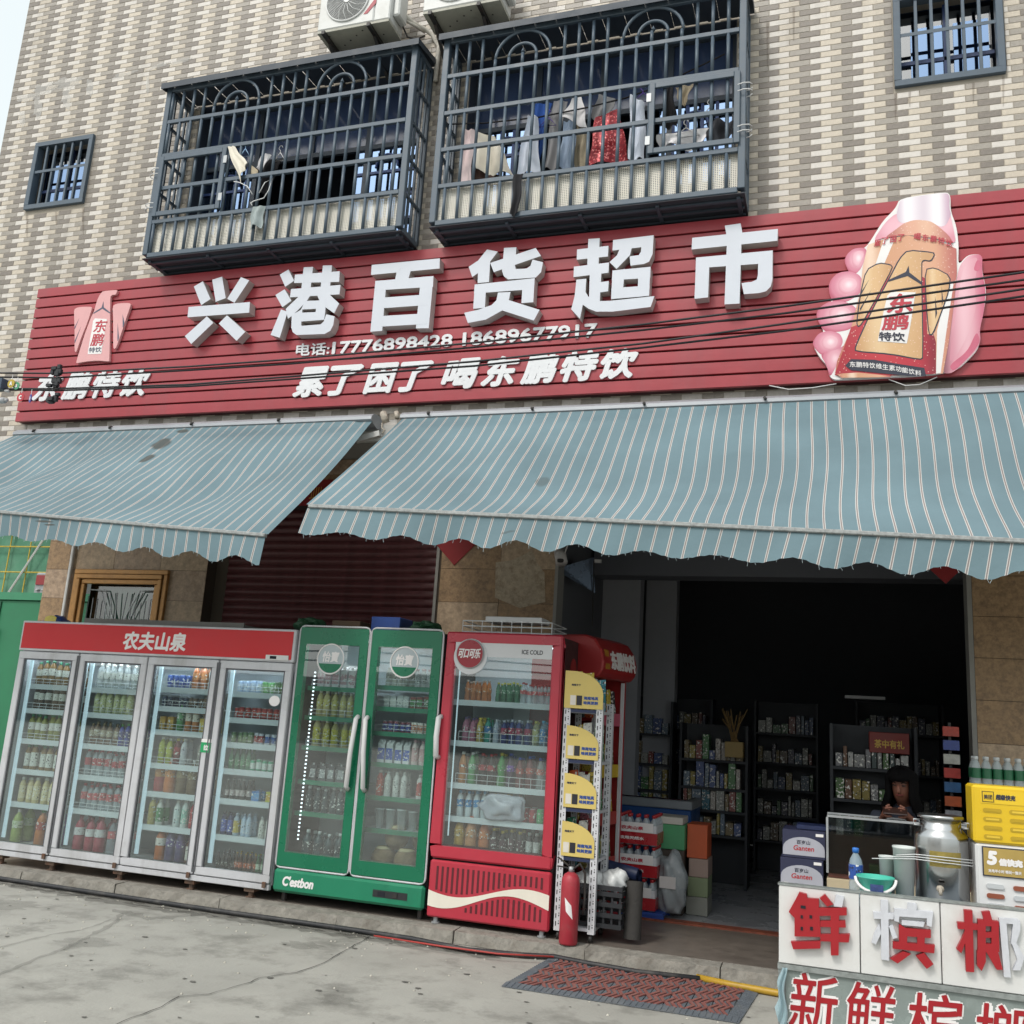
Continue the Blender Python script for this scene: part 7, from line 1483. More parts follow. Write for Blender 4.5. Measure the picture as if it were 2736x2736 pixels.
# ---------------- counter showcase, cartons, stool and the shopkeeper
sw = thing('showcase', 'glass display counter with brown shelf and tan base behind the front stall', 'display counter', (.6, 6.95, ZP))
m_tan2 = M('counter_tan', '#b5a68a', .6, var=.08); m_wood = M('counter_brown', '#5a3226', .5, var=.2, scale=8)
bx('base', m_tan2, sw, -.06, 1.2, 6.90, 7.16, ZP+.001, .70, .006); bx('wood_shelf', m_wood, sw, -.05, 1.19, 6.915, 7.15, .703, .73); bx('back_panel', m_wood, sw, -.05, 1.19, 7.135, 7.15, .732, .95)
bx('pane', m_pane if False else glass_mat('counter_glass', '#b9c0be', .07), sw, -.055, 1.195, 6.902, 6.906, .731, 1.075)
for (a, b) in (((-.055, 6.905), (1.195, 6.905)), ((-.055, 7.155), (1.195, 7.155))): MB().bar((a[0], a[1], 1.083), (b[0], b[1], 1.083), .014).build('metal_edge', m_hinge, sw)
bx('glass_top', glass_mat('counter_glass', '#b9c0be', .07), sw, -.05, 1.19, 6.914, 7.146, 1.078, 1.084)
for x in (-.055, 1.195): MB().bar((x, 6.905, .731), (x, 6.905, 1.075), .014).build('metal_edge', m_hinge, sw)
for i, (x, c) in enumerate(((.06, '#8a3a2a'), (.2, '#4a7a3a'), (.36, '#a8542a'), (.55, '#6a2a2a'), (.75, '#b89a3a'))): tag(bx('packet', M('sc_'+c[1:], c, .4, var=.2, scale=20), None, x, x+.09, 6.95, 7.03, .7305, .80, .003), ['first', 'second', 'third', 'fourth', 'fifth'][i]+' small packet from the left inside the glass counter', 'packet')
m_gbox = M('carton_navy', '#2a2d48', .5, var=.08, scale=6); m_gsil = M('carton_silver', '#a9aab4', .45, var=.06)
for i, (z0, z1, dx) in enumerate(((ZP+.001, .27, .01), (.272, .448, 0), (.45, .622, -.01), (.624, .798, -.005), (.80, .975, .008))):
    gx0, gx1 = -.345+dx, -.075+dx
    o = bx('water_carton', m_gbox, None, gx0, gx1, 6.92, 7.25, z0, z1, .003); tag(o, ['lowest', 'second lowest', 'middle', 'second highest', 'topmost'][i]+' navy and silver water carton in the stack behind the stall', 'carton', 'navy and silver water cartons')
    if i > 1:
        w_ = gx1-gx0; h_ = z1-z0; pts = [(gx0+.004, z0+.018), (gx1-.004, z0+.018)]+[(gx0+w_/2+(w_/2-.004)*math.cos(math.radians(t)), z0+.06+h_*.42*math.sin(math.radians(t))) for t in range(0, 181, 15)]
        MB().prism(pts, 6.9175, 6.9195).build('silver_arch', m_gsil, o)
        text('print', '百岁山', m_ink, o, (gx0+.09, 6.917, z0+.088), (1, 0, 0), (0, 0, 1), .085, .026, .0006); text('print', 'Ganten', M('ganten_red', '#b0353a', .5, var=.03), o, (gx0+.07, 6.917, z0+.048), (1, 0, 0), (0, 0, 1), .13, .032, .001, .1)
        bx('print', m_wh, o, gx1-.06, gx1-.012, 6.9165, 6.9185, z1-.032, z1-.014)
o = bx('flat_box', M('flat_navy', '#1f2a4e', .45, var=.15, scale=14), None, -.25, -.03, 6.98, 7.2, .977, 1.005, .003); tag(o, 'flat dark blue box on the topmost navy carton', 'box')
# ---------------- stall with red characters
YB4 = 4.70
st = thing('betel_stall', 'white front stall with broken red cut-out characters and red calligraphy below', 'stall', (.5, 5.0, 0))
m_stw = M('stall_white', '#d2d2d0', .45, var=.05, scale=3, dirt='#a9a49a', dirt_amt=.35, dscale=6); m_alu = M('stall_edge', '#8f9492', .5, metal=.4, var=.25, scale=30)
sx0 = -.245
seams = [sx0, U(2298, 2480, YB4).x, U(2514, 2500, YB4).x, 1.3]
for a, b in zip(seams, seams[1:]): bx('front_panel', m_stw, st, a+.002, b-.002, YB4, YB4+.05, .598, .920, .003)
bx('top', M('stall_top', '#7f8890', .4, var=.1), st, sx0+.021, 1.3, YB4+.051, 5.2, .845, .8615); bx('side_panel', m_stw, st, sx0, sx0+.02, YB4+.052, 5.2, .60, .87); bx('edge_strip', m_alu, st, sx0-.003, 1.3, YB4-.006, YB4+.05, .575, .596); bx('edge_strip', m_alu, st, sx0-.003, 1.3, YB4-.004, YB4+.05, .9205, .927)
bx('lower_side', M('stall_side', '#a8b4b6', .5, var=.1), st, sx0+.005, sx0+.02, YB4+.03, 5.18, .02, .573); bx('frame', m_alu, st, sx0, sx0+.03, YB4, YB4+.03, .0, .574); bx('frame', m_alu, st, sx0, sx0+.03, 5.16, 5.19, 0, .574); bx('back_panel', m_stw, st, sx0+.03, 1.3, 5.18, 5.20, .02, .844)
lb = bx('lower_board', M('board_greygreen', '#7f8986', .25, var=.16, scale=3, dirt='#a9b4b0', dirt_amt=.6, dscale=4, spec=.6), st, sx0+.031, 1.3, YB4+.008, YB4+.02, .02, .5745)
m_sred = M('stall_red', '#9c1620', .4, var=.05); m_foam = M('foam_white', '#c4c6cc', .7, var=.08, scale=30)
def f12(x, y): return (2036+x*.3623, 2036+y*.3623)
RED = [[[(275,960),(330,975),(335,1005),(420,1010),(420,1075),(435,1290),(240,1285),(240,1150),(197,1105),(250,1010)], [(213,1325),(432,1320),(430,1375),(230,1380)], [(425,1005),(465,975),(525,1050),(480,1065)], [(418,1075),(625,1075),(625,1130),(425,1135)], [(430,1170),(615,1170),(618,1220),(430,1215)], [(430,1270),(648,1270),(640,1330),(430,1320)], [(505,1100),(570,1100),(565,1425),(508,1425)]],
       [[(1010,1195),(1060,1225),(1245,1240),(1245,1298),(1072,1285),(1070,1350),(1010,1340)], [(1145,1270),(1200,1280),(1200,1370),(1145,1370)], [(965,1325),(1275,1350),(1270,1410),(965,1375)], [(1040,1395),(1098,1415),(1000,1485),(945,1450)], [(1135,1430),(1195,1405),(1265,1490),(1215,1525)]],
       [[(1440,1180),(1600,1195),(1595,1240),(1445,1230)], [(1490,1090),(1552,1095),(1565,1550),(1505,1545)], [(1495,1250),(1500,1330),(1470,1410),(1435,1380),(1470,1310)], [(1620,1105),(1680,1100),(1700,1175),(1640,1175)], [(1590,1160),(1745,1175),(1750,1215),(1590,1205)], [(1590,1160),(1650,1165),(1650,1395),(1590,1395)], [(1692,1170),(1745,1175),(1750,1395),(1692,1395)], [(1600,1255),(1745,1255),(1745,1295),(1600,1295)], [(1600,1340),(1750,1340),(1750,1400),(1600,1400)], [(1585,1395),(1650,1390),(1650,1470),(1620,1540),(1585,1500)], [(1650,1395),(1740,1395),(1775,1530),(1730,1530)]]]
WHT = [[[(545,980),(605,995),(590,1070),(530,1065)]], [[(820,1105),(975,1115),(970,1160),(825,1155)], [(875,1020),(930,1020),(938,1465),(880,1455)], [(865,1190),(880,1260),(840,1345),(808,1330),(830,1260)], [(935,1210),(965,1200),(1000,1295),(965,1305)], [(1075,1040),(1140,1045),(1140,1100),(1070,1095)], [(975,1080),(1262,1105),(1255,1155),(975,1135)], [(975,1080),(1015,1085),(1010,1180),(975,1170)], [(1215,1105),(1262,1105),(1250,1215),(1215,1205)], [(1030,1165),(1200,1180),(1190,1215),(1030,1200)]], [[(1748,1150),(1800,1155),(1835,1590),(1785,1585)], [(1795,1152),(1890,1160),(1888,1200),(1800,1190)], [(1855,1165),(1905,1170),(1905,1240),(1870,1350),(1835,1340)], [(1840,1330),(1880,1340),(1935,1440),(1905,1535),(1850,1535),(1885,1460)]]]
for i in range(3):
    c_ = shape_y('red_character', RED[i], m_sred, st, f12, YB4-.03, YB4-.0005, .0003)
    shape_y('bare_foam_stroke', WHT[i], m_foam, c_, f12, YB4-.024, YB4-.0005, .0003)
for (px0, py0, px1, py1) in ((285,1060,322,1078), (285,1130,302,1152), (350,1130,370,1152), (285,1215,302,1240), (355,1215,376,1240)):
    a, b = U(*f12(px0, py1), YB4-.032), U(*f12(px1, py0), YB4-.032); bx('stroke_gap', m_dark, st, a.x, b.x, YB4-.0332, YB4-.0325, a.z, b.z)
for i, (ch, x0, x1, yb) in enumerate((('新', 185, 575, 2010), ('鲜', 600, 1005, 2080), ('槟', 1055, 1505, 2160), ('榔', 1555, 2010, 2240))):
    a = f12(x0, yb); b = f12(x1, yb+50)
    text_y('calligraphy', ch, m_wh, lb, a, b, 175, YB4+.0075, .014, .12); text_y('calligraphy', ch, m_sred, lb, (a[0]+4, a[1]-4), (b[0]-4, b[1]-4), 167, YB4+.0045, .0022, .12)
cloth('plastic_film', [(2086, 2585), (2100, 2585), (2100, 2760), (2072, 2700)], YB4-.02, M('blue_film', '#a9c4cc', .3, var=.05, alpha=.6), 'thin bluish plastic film hanging off the left edge of the stall', 'film', None, .015, .002, 6, 8)
ZT4 = .862
# things standing on the stall
m_stl = M('polished_steel', '#bfc0c0', .22, metal=1.0, var=.06, scale=5)
kx, ky = .452, 5.0
cn = thing('milk_can', 'polished steel milk can with tap and wide lid on the stall', 'milk can', (kx, ky, ZT4))
MB().lathe([(.108, .001), (.114, .006), (.114, .30), (.112, .312), (.096, .332), (.088, .342), (.086, .38)], (kx, ky, ZT4), 40).build('body', m_stl, cn, True)
MB().lathe([(.086, .3805), (.097, .382), (.098, .392), (.09, .397), (.0, .400)], (kx, ky, ZT4), 40).build('lid', m_stl, cn, True)
MB().tube([(kx-.02, ky-.113, ZT4+.09), (kx-.02, ky-.135, ZT4+.09)], .016, 10).tube([(kx-.02, ky-.133, ZT4+.09), (kx-.02, ky-.14, ZT4+.065)], .008, 8).build('tap', m_cast, cn, True); MB().bar((kx-.03, ky-.13, ZT4+.11), (kx+.0, ky-.13, ZT4+.112), .01).build('tap_lever', m_blk, cn)
for s_ in (-1, 1): MB().tube([(kx+s_*.085, ky-.02, ZT4+.345), (kx+s_*.115, ky-.03, ZT4+.345), (kx+s_*.115, ky-.03, ZT4+.37), (kx+s_*.088, ky-.02, ZT4+.37)], .004, 6).build('handle', m_hinge, cn, True)
MB().grid(lambda u, v: (kx+.1148*math.cos(-2.1+1.2*u), ky+.1148*math.sin(-2.1+1.2*u), ZT4+.18+.065*v), 10, 1).build('label', M('can_label', '#8a7a3a', .4, var=.25, scale=30), cn)
for k in range(3): MB().tube([(kx-.30+.05*k, ky-.13, ZT4+.19+.012*k), (kx-.12, ky-.125, ZT4+.205+.01*k), (kx, ky-.122, ZT4+.20+.012*k), (kx+.12, ky-.09, ZT4+.195+.012*k)], .0022, 5).build('film_strand', m_film, cn, True)
for (x, y, r, h, lab) in ((.290, 4.93, .047, .25, 'tall stack of white plastic cups beside the milk can'), (.222, 5.0, .036, .195, 'short stack of white plastic cups behind the turquoise tub')):
    c_ = MB().lathe([(r*.8, .001), (r, h*.96), (r*1.06, h*.965), (r*1.06, h), (r*.98, h), (r*.9, h*.9)], (x, y, ZT4), 20).build('cup_stack', M('frosted_white', '#cdd3d0', .4, var=.05, scale=9), None, True); tag(c_, lab, 'cups')
    for k in range(3): MB().lathe([(r*(.84+.03*k), 0), (r*(.86+.03*k), .004), (r*(.84+.03*k), .008)], (x, y, ZT4+h*(.3+.2*k)), 20, False).build('cup_rim', M('frosted_white', '#cdd3d0', .4, var=.05, scale=9), c_, True)
tb = thing('turquoise_tub', 'turquoise half-round plastic tub with white handle on the stall', 'tub', (.13, 4.86, ZT4))
m_tq = M('turquoise', '#4bb8a2', .35, var=.04)
MB().lathe([(.055, .001), (.078, .108), (.082, .11), (.082, .116), (.074, .116), (.052, .006)], (.165, 4.87, ZT4), 24, False).build('body', m_tq, tb, True)
MB().tube([(.165+.085*math.cos(t), 4.87-.045*math.sin(t)-.02, ZT4+.108-.055*math.sin(t)) for t in [math.pi*k/12 for k in range(13)]], .007, 8).build('handle', m_wh, tb, True)
bx('label', M('tub_label', '#3a4a7a', .4, var=.3, scale=60), tb, .14, .195, 4.79, 4.792, ZT4+.06, ZT4+.09)
_w = drink('pet', ('~#b8ccd8', '#2f6fc0', '#2a4f9a'), (.085, 4.98, ZT4), 'water bottle with blue cap and blue label on the stall', 'water bottle on the stall', .98, 0)
del _w['group']
# power-bank cabinet: yellow top, white bottom
pb = thing('charger_cabinet', 'yellow and white power-bank rental cabinet standing on the stall', 'cabinet', (.7, 4.95, ZT4))
m_pby = M('cabinet_yellow', '#d8b41e', .35, var=.03); m_pbw = M('cabinet_white', '#d4d4d4', .35, var=.03)
px0, px1, py0, py1 = .577, .832, 4.88, 5.1
zs_ = U(2600, 2250, py0).z; zt_ = U(2600, 2096, py0).z
bx('lower_case', m_pbw, pb, px0+.002, px1, py0, py1, ZT4+.001, zs_-.001, .01); bx('upper_case', m_pby, pb, px0-.004, px1+.004, py0-.006, py1, zs_, zt_, .01)
bx('inset_panel', M('cabinet_yellow2', '#e0bc28', .35, var=.03), pb, px0+.03, px1-.02, py0-.0085, py0-.0062, zt_-.075, zt_-.018)
bx('icon', M('icon_line', '#3a3420', .5, var=.02), pb, px0+.036, px0+.084, py0-.0096, py0-.0088, zt_-.07, zt_-.024); bx('icon', m_pby, pb, px0+.039, px0+.081, py0-.0104, py0-.0097, zt_-.067, zt_-.027)
text('icon_text', '美团', m_ink, pb, (px0+.043, py0-.0108, zt_-.058), (1, 0, 0), (0, 0, 1), .034, .02, .0004); text('panel_text', '超级快充', m_ink, pb, (px0+.09, py0-.009, zt_-.058), (1, 0, 0), (0, 0, 1), .08, .024, .0012, .12)
def pill(x, z, w_, h_, mat, name): MB().prism([(x+(w_/2-h_/2)*(1 if abs(t) < 90 else -1)+h_/2*math.cos(math.radians(t)), z+h_/2*math.sin(math.radians(t))) for t in range(-90, 270, 20)], py0-.0085, py0-.0004).build(name, mat, pb)
m_sly = M('slot_yellow', '#b3951a', .4, var=.03); m_slw = M('slot_white', '#b9bcbe', .4, var=.03); m_slo = M('bank_orange', '#8a4a34', .4, var=.1)
for r_ in range(4):
    for c_ in range(2):
        x = px0+.075+.105*c_; z = zt_-.105-.037*r_; pill(x, z, .075, .019, m_sly, 'slot'); 
        MB().prism([(x-.026, z-.004), (x+.026, z-.004), (x+.026, z+.004), (x-.026, z+.004)], py0-.0096, py0-.0088).build('power_bank', M('slot_inner', '#d8b83a', .35, var=.05) if (r_+c_) % 2 else m_sly, pb)
        if r_ < 3:
            z2 = zs_-.175-.04*r_; pill(x, z2, .07, .02, m_slo if (r_*2+c_) in (1, 2, 5) else m_slw, 'slot')
bx('screen_frame', m_ink, pb, px0+.028, px1-.03, py0-.006, py0-.0007, zs_-.135, zs_-.012); bx('screen', M('screen_gold', '#a88f4e', .3, var=.1, scale=8), pb, px0+.033, px1-.035, py0-.0075, py0-.0062, zs_-.13, zs_-.017)
text('screen_text', '5', m_wh, pb, (px0+.045, py0-.0082, zs_-.088), (1, 0, 0), (0, 0, 1), .042, .06, .005, .1); text('screen_text', '倍快充', m_wh, pb, (px0+.092, py0-.0082, zs_-.088), (1, 0, 0), (0, 0, 1), .095, .032, .003); text('screen_text', '充电半小时 畅玩一整天', m_wh, pb, (px0+.05, py0-.0082, zs_-.118), (1, 0, 0), (0, 0, 1), .13, .014, .0005)
# ---------------- clear water packs stacked by the right pillar
for i in range(6): water_pack(.87+.01*(i % 2), 7.45, ZP+.001+.239*i, 6, 3, .066, ('~#d4e0e2', '#d8dcdc', ['#2c6a44', '#d0d8d8', '#2c6a44', '#d0d8d8', '#2c6a44', '#2a6a48'][i]), ['lowest', 'second lowest', 'third', 'fourth', 'fifth', 'topmost'][i]+' clear water pack in the stack by the right pillar', 'clear water packs by the pillar', False, '#cccccc', .235)
o = thing('goods_hanger', 'narrow strip rack of red and blue packets by the right door jamb', 'rack', (.88, 7.98, ZP))
bx('upright', m_blk, o, .80, .82, 8.04, 8.06, ZP, 1.75)
for i in range(7): bx('packet', M('hk%d' % i, ['#a83a2a', '#3a4a8a', '#b0b0a8', '#a8322a', '#2a5a8a', '#b8562a', '#9a9aa0'][i], .4, var=.2, scale=25), o, .76, .87, 8.0, 8.035, 1.72-.1*i-.07, 1.72-.1*i)
# ================================================================ security camera, reflector panel, paper diamonds, banner
cm = thing('security_camera', 'white dome security camera on the pillar edge under the right awning', 'camera', U(1500, 1490, 8.0))
c = U(1500, 1484, 7.98)
MB().tube([c+Vector((-.05, .11, .10)), c+Vector((-.02, .04, .06)), c], .03, 10).build('mount', M('camera_white', '#c4c0bf', .4, var=.04), cm, True)
MB().tube([c+Vector((-.03, .04, .05)), c+Vector((.015, -.03, -.07))], .052, 14).build('housing', M('camera_white', '#c4c0bf', .4, var=.04), cm, True)
MB().lathe([(.0, -.02), (.025, -.015), (.03, .0), (.028, .012)], c+Vector((.01, -.055, -.055)), 12).build('lens', m_blk, cm, True)
MB().tube([c+Vector((.03, .0, .02)), c+Vector((.06, -.01, .10))], .006, 6).build('aerial', M('camera_white', '#c4c0bf', .4, var=.04), cm)
pf = thing('lamp_reflector', 'tilted bluish metal lamp shade hanging inside the doorway top left', 'lamp', U(1540, 1540, 8.5))
q = [U(1500, 1515, 8.35), U(1585, 1490, 8.6), U(1590, 1585, 8.6), U(1505, 1535, 8.35)]
MB().hull8([q[0], q[1], q[2], q[3], q[0]+Vector((0, .02, 0)), q[1]+Vector((0, .02, 0)), q[2]+Vector((0, .02, 0)), q[3]+Vector((0, .02, 0))]).build('shade', M('shade_metal', '#7f8ea2', .25, metal=.6, var=.06), pf)
p = U(1597, 1499, 8.55); MB().box(p.x-.03, p.x+.03, 8.55, 8.58, p.z-.015, p.z+.015).build('clip', m_white, pf); MB().tube([p+Vector((-.04, .02, 0)), p+Vector((-.03, .03, -.6))], .006, 6).build('cord', m_blk, pf)
m_paper = M('red_paper', '#8c1f22', .6, var=.06)
def diamond(px, py, r, y, lab):
    t = U(px, py, y); c = Vector((t.x, y, t.z+r)); mb = MB().prism([(c.x, c.z-r), (c.x+r, c.z), (c.x, c.z+r), (c.x-r, c.z)], y-.003, y-.0005); tag(mb.build('paper_diamond', m_paper, None), lab, 'paper')
diamond(1214, 1511, .25, YL-.004, 'red paper diamond on the middle pillar under the right awning'); diamond(2527, 1560, .22, 8.115, 'red paper diamond at the top right of the doorway')
a, b = U(790, 1352, YL-.003), U(890, 1290, YL-.003); o = bx('paper_banner', m_paper, None, a.x-.5, b.x, YL-.012, YL-.009, a.z, b.z+.03); tag(o, 'red paper banner with gold strokes above the roller shutter', 'banner')
mb = MB(); c = U(845, 1315, YL-.013)
for k in range(5): mb.tube([c+Vector((-.05+.025*k, 0, -.05)), c+Vector((-.05+.026*k, 0, .05))], .004, 5)
mb.tube([c+Vector((-.07, 0, -.06)), c+Vector((.07, 0, -.045))], .005, 5); mb.tube([c+Vector((-.2, 0, -.10)), c+Vector((-.17, 0, -.03)), c+Vector((-.14, 0, -.09))], .005, 5); mb.build('gold_strokes', M('gold_print', '#c8a23a', .4, var=.05), o)
# ================================================================ mat, hose, yellow pipe
m_mg = M('mat_grey', '#5e646b', .75, var=.15, scale=20, dirt='#7f7c76', dirt_amt=.5, dscale=6); m_mr = M('mat_red', '#86524c', .8, var=.22, scale=25, dirt='#7a6a60', dirt_amt=.6, dscale=8)
A0, A1, A2 = G(1340, 2637, 0), G(1470, 2562, 0), G(1975, 2736, 0)
ux = (A2-A0); uy = (A1-A0); ux.z = uy.z = 0
dm = thing('door_mat', 'grey and red ribbed modular rubber mat lying before the kerb', 'mat', A0)
NX, NY = 10, 4; brd = .075
ln, wd_ = ux.length, uy.length; ux.normalize(); uy.normalize()
cw, ch_ = (ln-2*brd)/NX, (wd_-brd)/NY
rot = math.atan2(ux.y, ux.x)
tb_ = MB().box(.003, cw-.003, .003, ch_-.003, .004, .011).mesh('mat_tile'); tb_.materials.append(m_mg)
rb = MB()
for k in range(3):
    t = cw*.30*k
    rb.bar((.008+t, .006, .0145), (cw*.36+t, ch_*.5, .0145), .019, .008); rb.bar((cw*.36+t, ch_*.5+.002, .0148), (.008+t, ch_-.006, .0148), .019, .008)
rbm = rb.mesh('mat_ribs'); rbm.materials.append(m_mr)
rb2 = MB()
for k in range(3):
    t = cw*.30*k
    rb2.bar((cw-.008-t, .006, .0145), (cw*.64-t, ch_*.5, .0145), .019, .008); rb2.bar((cw*.64-t, ch_*.5+.002, .0148), (cw-.008-t, ch_-.006, .0148), .019, .008)
rbm2 = rb2.mesh('mat_ribs'); rbm2.materials.append(m_mr)
for i in range(NX):
    for j in range(NY):
        q = A0+ux*(brd+cw*i)+uy*(brd+ch_*j)
        o = bpy.data.objects.new('mat_tile', tb_); COL.objects.link(o); o.location = q; o.rotation_euler = (0, 0, rot); adopt(o, dm)
        r_ = bpy.data.objects.new('ribs', rbm if i % 2 == 0 else rbm2); COL.objects.link(r_); r_.parent = o
def bord(a, b, c, d, rib): 
    mb = MB(); mb.hull8([a, b, c, d, a+Vector((0, 0, .004)), b+Vector((0, 0, .004)), c+Vector((0, 0, .013)), d+Vector((0, 0, .013))]); o = mb.build('ramp_edge', m_mg, dm)
    n = max(3, int((b-a).length/.035)); rm = MB()
    for k in range(n): rm.bar(a.lerp(b, (k+.5)/n)+Vector((0, 0, .006)), d.lerp(c, (k+.5)/n)+Vector((0, 0, .0145)), .014, .004)
    tag(rm.build('ramp_ribs', m_mg, o), kind='stuff')
z3 = Vector((0, 0, .003))
bord(A0+z3, A0+ux*ln+z3, A0+ux*ln+uy*brd+z3-ux*.0, A0+uy*brd+z3, 1)
bord(A0+ux*ln+uy*(brd+.002)+z3, A0+ux*ln+uy*wd_+z3, A0+ux*(ln-brd)+uy*wd_+z3, A0+ux*(ln-brd)+uy*(brd+.002)+z3, 1)
bord(A0+uy*wd_+z3, A0+uy*(brd+.002)+z3, A0+ux*brd+uy*(brd+.002)+z3, A0+ux*brd+uy*wd_+z3, 1)
hp_ = [(-300, 2303), (0, 2347), (300, 2392), (600, 2436), (900, 2478), (1100, 2508), (1250, 2538), (1400, 2552), (1480, 2556), (1560, 2572), (1700, 2596), (1870, 2615)]
tag(MB().tube([G(a, b, .022) for a, b in hp_], .018, 8).build('hose', M('hose_black', '#26272a', .55, var=.1, dirt='#6a6660', dirt_amt=.5, dscale=5), None, True), 'black hose lying along the foot of the kerb', 'hose')
tag(MB().tube([G(1862, 2611, .024), G(1960, 2632, .024), G(2074, 2652, .024), G(2300, 2690, .024)], .021, 10).build('pipe', M('pipe_yellow', '#b8922e', .45, var=.12, dirt='#7a6a3a', dirt_amt=.5, dscale=8), None, True), 'yellow pipe joined to the end of the black hose', 'pipe')
tag(MB().tube([G(1000, 2500, .05), G(1180, 2528, .05), G(1330, 2548, .05), G(1480, 2556, .05)], .006, 6).build('red_cable', M('cable_red', '#a83a34', .5, var=.05), None, True), 'thin red cable running beside the black hose', 'cable')
# ================================================================ the shopkeeper
def skin_mesh(name, verts, edges, radii, root=0, sub=2):
    me = bpy.data.meshes.new(name+'_base'); me.from_pydata([tuple(v) for v in verts], edges, []); o = bpy.data.objects.new(name+'_base', me); COL.objects.link(o)
    o.modifiers.new('skin', 'SKIN'); sv = me.skin_vertices[0].data
    for i, r in enumerate(radii): sv[i].radius = r if isinstance(r, tuple) else (r, r); sv[i].use_root = (i == root)
    s_ = o.modifiers.new('sub', 'SUBSURF'); s_.levels = sub; s_.render_levels = sub
    bpy.context.view_layer.update(); m = bpy.data.meshes.new_from_object(o.evaluated_get(bpy.context.evaluated_depsgraph_get()))
    bpy.data.objects.remove(o); m.polygons.foreach_set('use_smooth', [True]*len(m.polygons)); m.name = name; return m
PX, PY, PZ = .45, 7.42, .60           # pelvis, seated on a stool behind the counter
m_skin = M('skin', '#7a4e3e', .55, var=.05, scale=20); m_hair = M('hair_black', '#0b0a0b', .85, var=.2, scale=40, spec=.1); m_shirt = M('shirt_dark', '#343947', .85, var=.12, scale=12)
V = []; Eg = []; Rd = []
def av(p, r, prev=None):
    V.append(Vector(p)); Rd.append(r)
    if prev is not None: Eg.append((prev, len(V)-1))
    return len(V)-1
hips = av((PX, PY, PZ), (.13, .10)); waist = av((PX, PY-.03, PZ+.18), (.115, .09), hips); chest = av((PX-.005, PY-.07, PZ+.37), (.135, .095), waist); nb = av((PX-.01, PY-.10, PZ+.52), (.055, .05), chest); nk = av((PX-.015, PY-.13, PZ+.60), .045, nb)
hd0 = av((PX-.03, PY-.20, PZ+.63), (.06, .066), nk); hd1 = av((PX-.03, PY-.20, PZ+.72), (.074, .09), hd0); hd2 = av((PX-.028, PY-.18, PZ+.80), (.06, .07), hd1)
wr = {}
for s_ in (-1, 1):
    sh_ = av((PX+s_*.18, PY-.06, PZ+.46), .055, chest); el = av((PX+s_*.235, PY-.14, PZ+.25), .042, sh_); w_ = av((PX-.07+s_*.085, PY-.32, PZ+.49), .024, el); pl = av((PX-.085+s_*.06, PY-.37, PZ+.525), (.028, .016), w_); wr[s_] = pl
    kn = av((PX+s_*.12, PY-.16, PZ-.03), .075, hips); kn2 = av((PX+s_*.12, PY-.24, PZ-.05), .06, kn); an = av((PX+s_*.11, PY-.20, ZP+.07), .036, kn2); av((PX+s_*.11, PY-.24, ZP+.035), .03, an)
    for k in range(4):      # fingers curl round the phone
        b_ = V[pl]; f1 = av((b_.x-s_*.006, b_.y-.028-.004*(k == 1), b_.z+.030-.018*k), .0085, pl); f2 = av((b_.x-s_*.026, b_.y-.036, b_.z+.034-.018*k), .0078, f1); av((b_.x-s_*.042, b_.y-.026, b_.z+.034-.018*k), .007, f2)
    t1 = av((V[pl].x-s_*.012, V[pl].y-.004, V[pl].z+.042), .009, pl); av((V[pl].x-s_*.032, V[pl].y-.002, V[pl].z+.052), .008, t1)
person = link('person', skin_mesh('person', V, Eg, Rd, hips), m_skin); tag(person, 'person in dark clothes with long black hair looking down at a phone', 'person')
# face: nose, brow, eyes, mouth
hc = Vector((PX-.03, PY-.20, PZ+.715)); fd = Vector((-.25, -.90, -.34)).normalized(); rt = fd.cross(Vector((0, 0, 1))).normalized(); up = rt.cross(fd)
def fp(a, b, c): return hc+rt*a+up*b+fd*c
MB().tube([fp(0, .02, .085), fp(0, -.005, .102), fp(0, -.02, .112), fp(0, -.03, .098)], .01, 8, True, [.006, .010, .013, .008]).build('nose', m_skin, person, True)
for s_ in (-1, 1):
    MB().lathe([(0, -.006), (.011, -.003), (.013, 0), (.011, .003), (0, .006)], fp(s_*.032, .012, .083), 10).build('eye', M('eyelid_dark', '#2a1a16', .5, var=.05), person, True); MB().tube([fp(s_*.016, .032, .09), fp(s_*.032, .038, .088), fp(s_*.05, .03, .078)], .004, 6).build('eyebrow', m_hair, person, True)
    MB().tube([fp(s_*.076, .0, .0), fp(s_*.082, -.02, -.004)], .014, 8).build('ear', m_skin, person, True)
MB().tube([fp(-.022, -.052, .084), fp(0, -.050, .094), fp(.022, -.052, .084)], .006, 6).build('mouth', M('lips', '#7a3a36', .5, var=.05), person, True)
# clothes follow the body; hair falls to the shoulders on both sides of the face
SV = []; SE = []; SR = []
def sv2(p, r, prev=None):
    SV.append(Vector(p)); SR.append(r)
    if prev is not None: SE.append((prev, len(SV)-1))
    return len(SV)-1
a0 = sv2((PX, PY, PZ-.02), (.145, .115)); a1_ = sv2((PX, PY-.03, PZ+.18), (.135, .105), a0); a2_ = sv2((PX-.005, PY-.07, PZ+.38), (.17, .12), a1_); _n = sv2((PX-.01, PY-.095, PZ+.50), (.095, .08), a2_); sv2((PX-.015, PY-.13, PZ+.60), (.066, .062), _n)
for s_ in (-1, 1):
    b0 = sv2((PX+s_*.185, PY-.06, PZ+.46), .075, a2_); b1 = sv2((PX+s_*.24, PY-.14, PZ+.25), .062, b0); sv2((PX-.07+s_*.088, PY-.315, PZ+.485), .036, b1)
link('shirt', skin_mesh('shirt', SV, SE, SR), m_shirt, person)
LV = [(PX, PY, PZ+.02)]; LE = []; LR = [(.15, .12)]
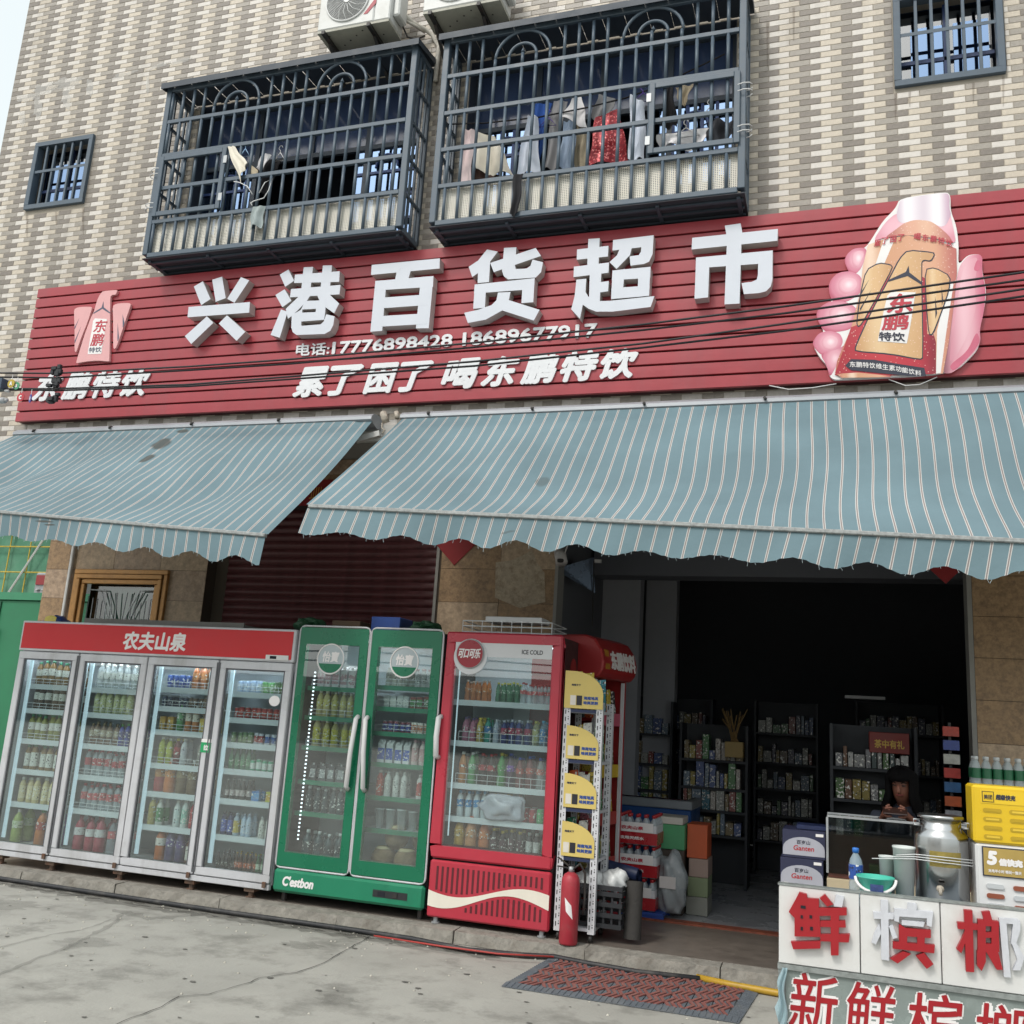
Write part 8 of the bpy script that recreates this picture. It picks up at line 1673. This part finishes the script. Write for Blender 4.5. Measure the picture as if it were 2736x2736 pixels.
for s_ in (-1, 1):
    i = len(LV); LV += [(PX+s_*.12, PY-.16, PZ-.03), (PX+s_*.12, PY-.245, PZ-.055), (PX+s_*.11, PY-.20, ZP+.09)]; LR += [.085, .07, .05]; LE += [(0, i), (i, i+1), (i+1, i+2)]
link('trousers', skin_mesh('trousers', LV, LE, LR), M('trousers_black', '#17171b', .85, var=.1), person)
hm = MB()
def hairf(u, v):       # cap of hair round the skull, open at the face
    th = math.radians(42+276*u); ph = v*math.pi*(.50 if (u < .12 or u > .88) else .62); r = .098+.005*math.sin(u*40)
    d = rt*math.sin(th)*math.sin(ph)-fd*(-math.cos(th))*math.sin(ph)*1.02+up*math.cos(ph)
    return hc+Vector((0, 0, .015))+d*r*(1.0 if v < .7 else 1.0)
hm.grid(hairf, 40, 14)
for k in range(46):
    th = math.radians(52+256*k/45); st_ = hc+rt*math.sin(th)*.09+fd*math.cos(th)*.09+Vector((0, 0, .01)); ln_ = random.uniform(.17, .24)
    hm.tube([hc+rt*math.sin(th)*.05+fd*math.cos(th)*.05+Vector((0, 0, .085)), st_+Vector((0, 0, .03)), st_+Vector((0, 0, -.08)), st_+Vector((rt.x*math.sin(th)*.03, .02, -.17)), st_+Vector((rt.x*math.sin(th)*.045, .03, -ln_))], .014, 6, True, [.014, .017, .018, .016, .005])
for k in range(16):
    th = math.radians(-46+92*k/15); hm.tube([hc+up*.1+rt*math.sin(th)*.02, hc+rt*math.sin(th)*.075+fd*math.cos(th)*.082+up*.075, hc+rt*math.sin(th)*(.092)+fd*math.cos(th)*.092+up*.042], .012, 6, True, [.012, .014, .006])
hm.build('hair', m_hair, person, True)
pc = (V[wr[-1]]+V[wr[1]])/2+Vector((0, -.03, .012))
ph_ = MB().hull8([pc+Vector(q) for q in ((-.075, -.03, -.02), (.075, -.03, -.02), (.075, .02, .02), (-.075, .02, .02), (-.075, -.034, -.012), (.075, -.034, -.012), (.075, .016, .028), (-.075, .016, .028))]).build('phone', M('phone_brown', '#33211c', .3, var=.05), None, bevel=.004)
tag(ph_, 'brown phone held in the shopkeeper\'s hands', 'phone')
stl = thing('stool', 'plastic stool under the person behind the counter', 'stool', (PX, PY, ZP)); bx('seat', M('stool_red', '#7a2a2a', .5, var=.05), stl, PX-.16, PX+.16, PY-.14, PY+.16, .44, .47, .01)
for sx_ in (-1, 1):
    for sy_ in (-1, 1): MB().bar((PX+sx_*.13, PY+.01+sy_*.12, .44), (PX+sx_*.16, PY+.01+sy_*.15, ZP+.001), .03).build('leg', M('stool_red', '#7a2a2a', .5, var=.05), stl)
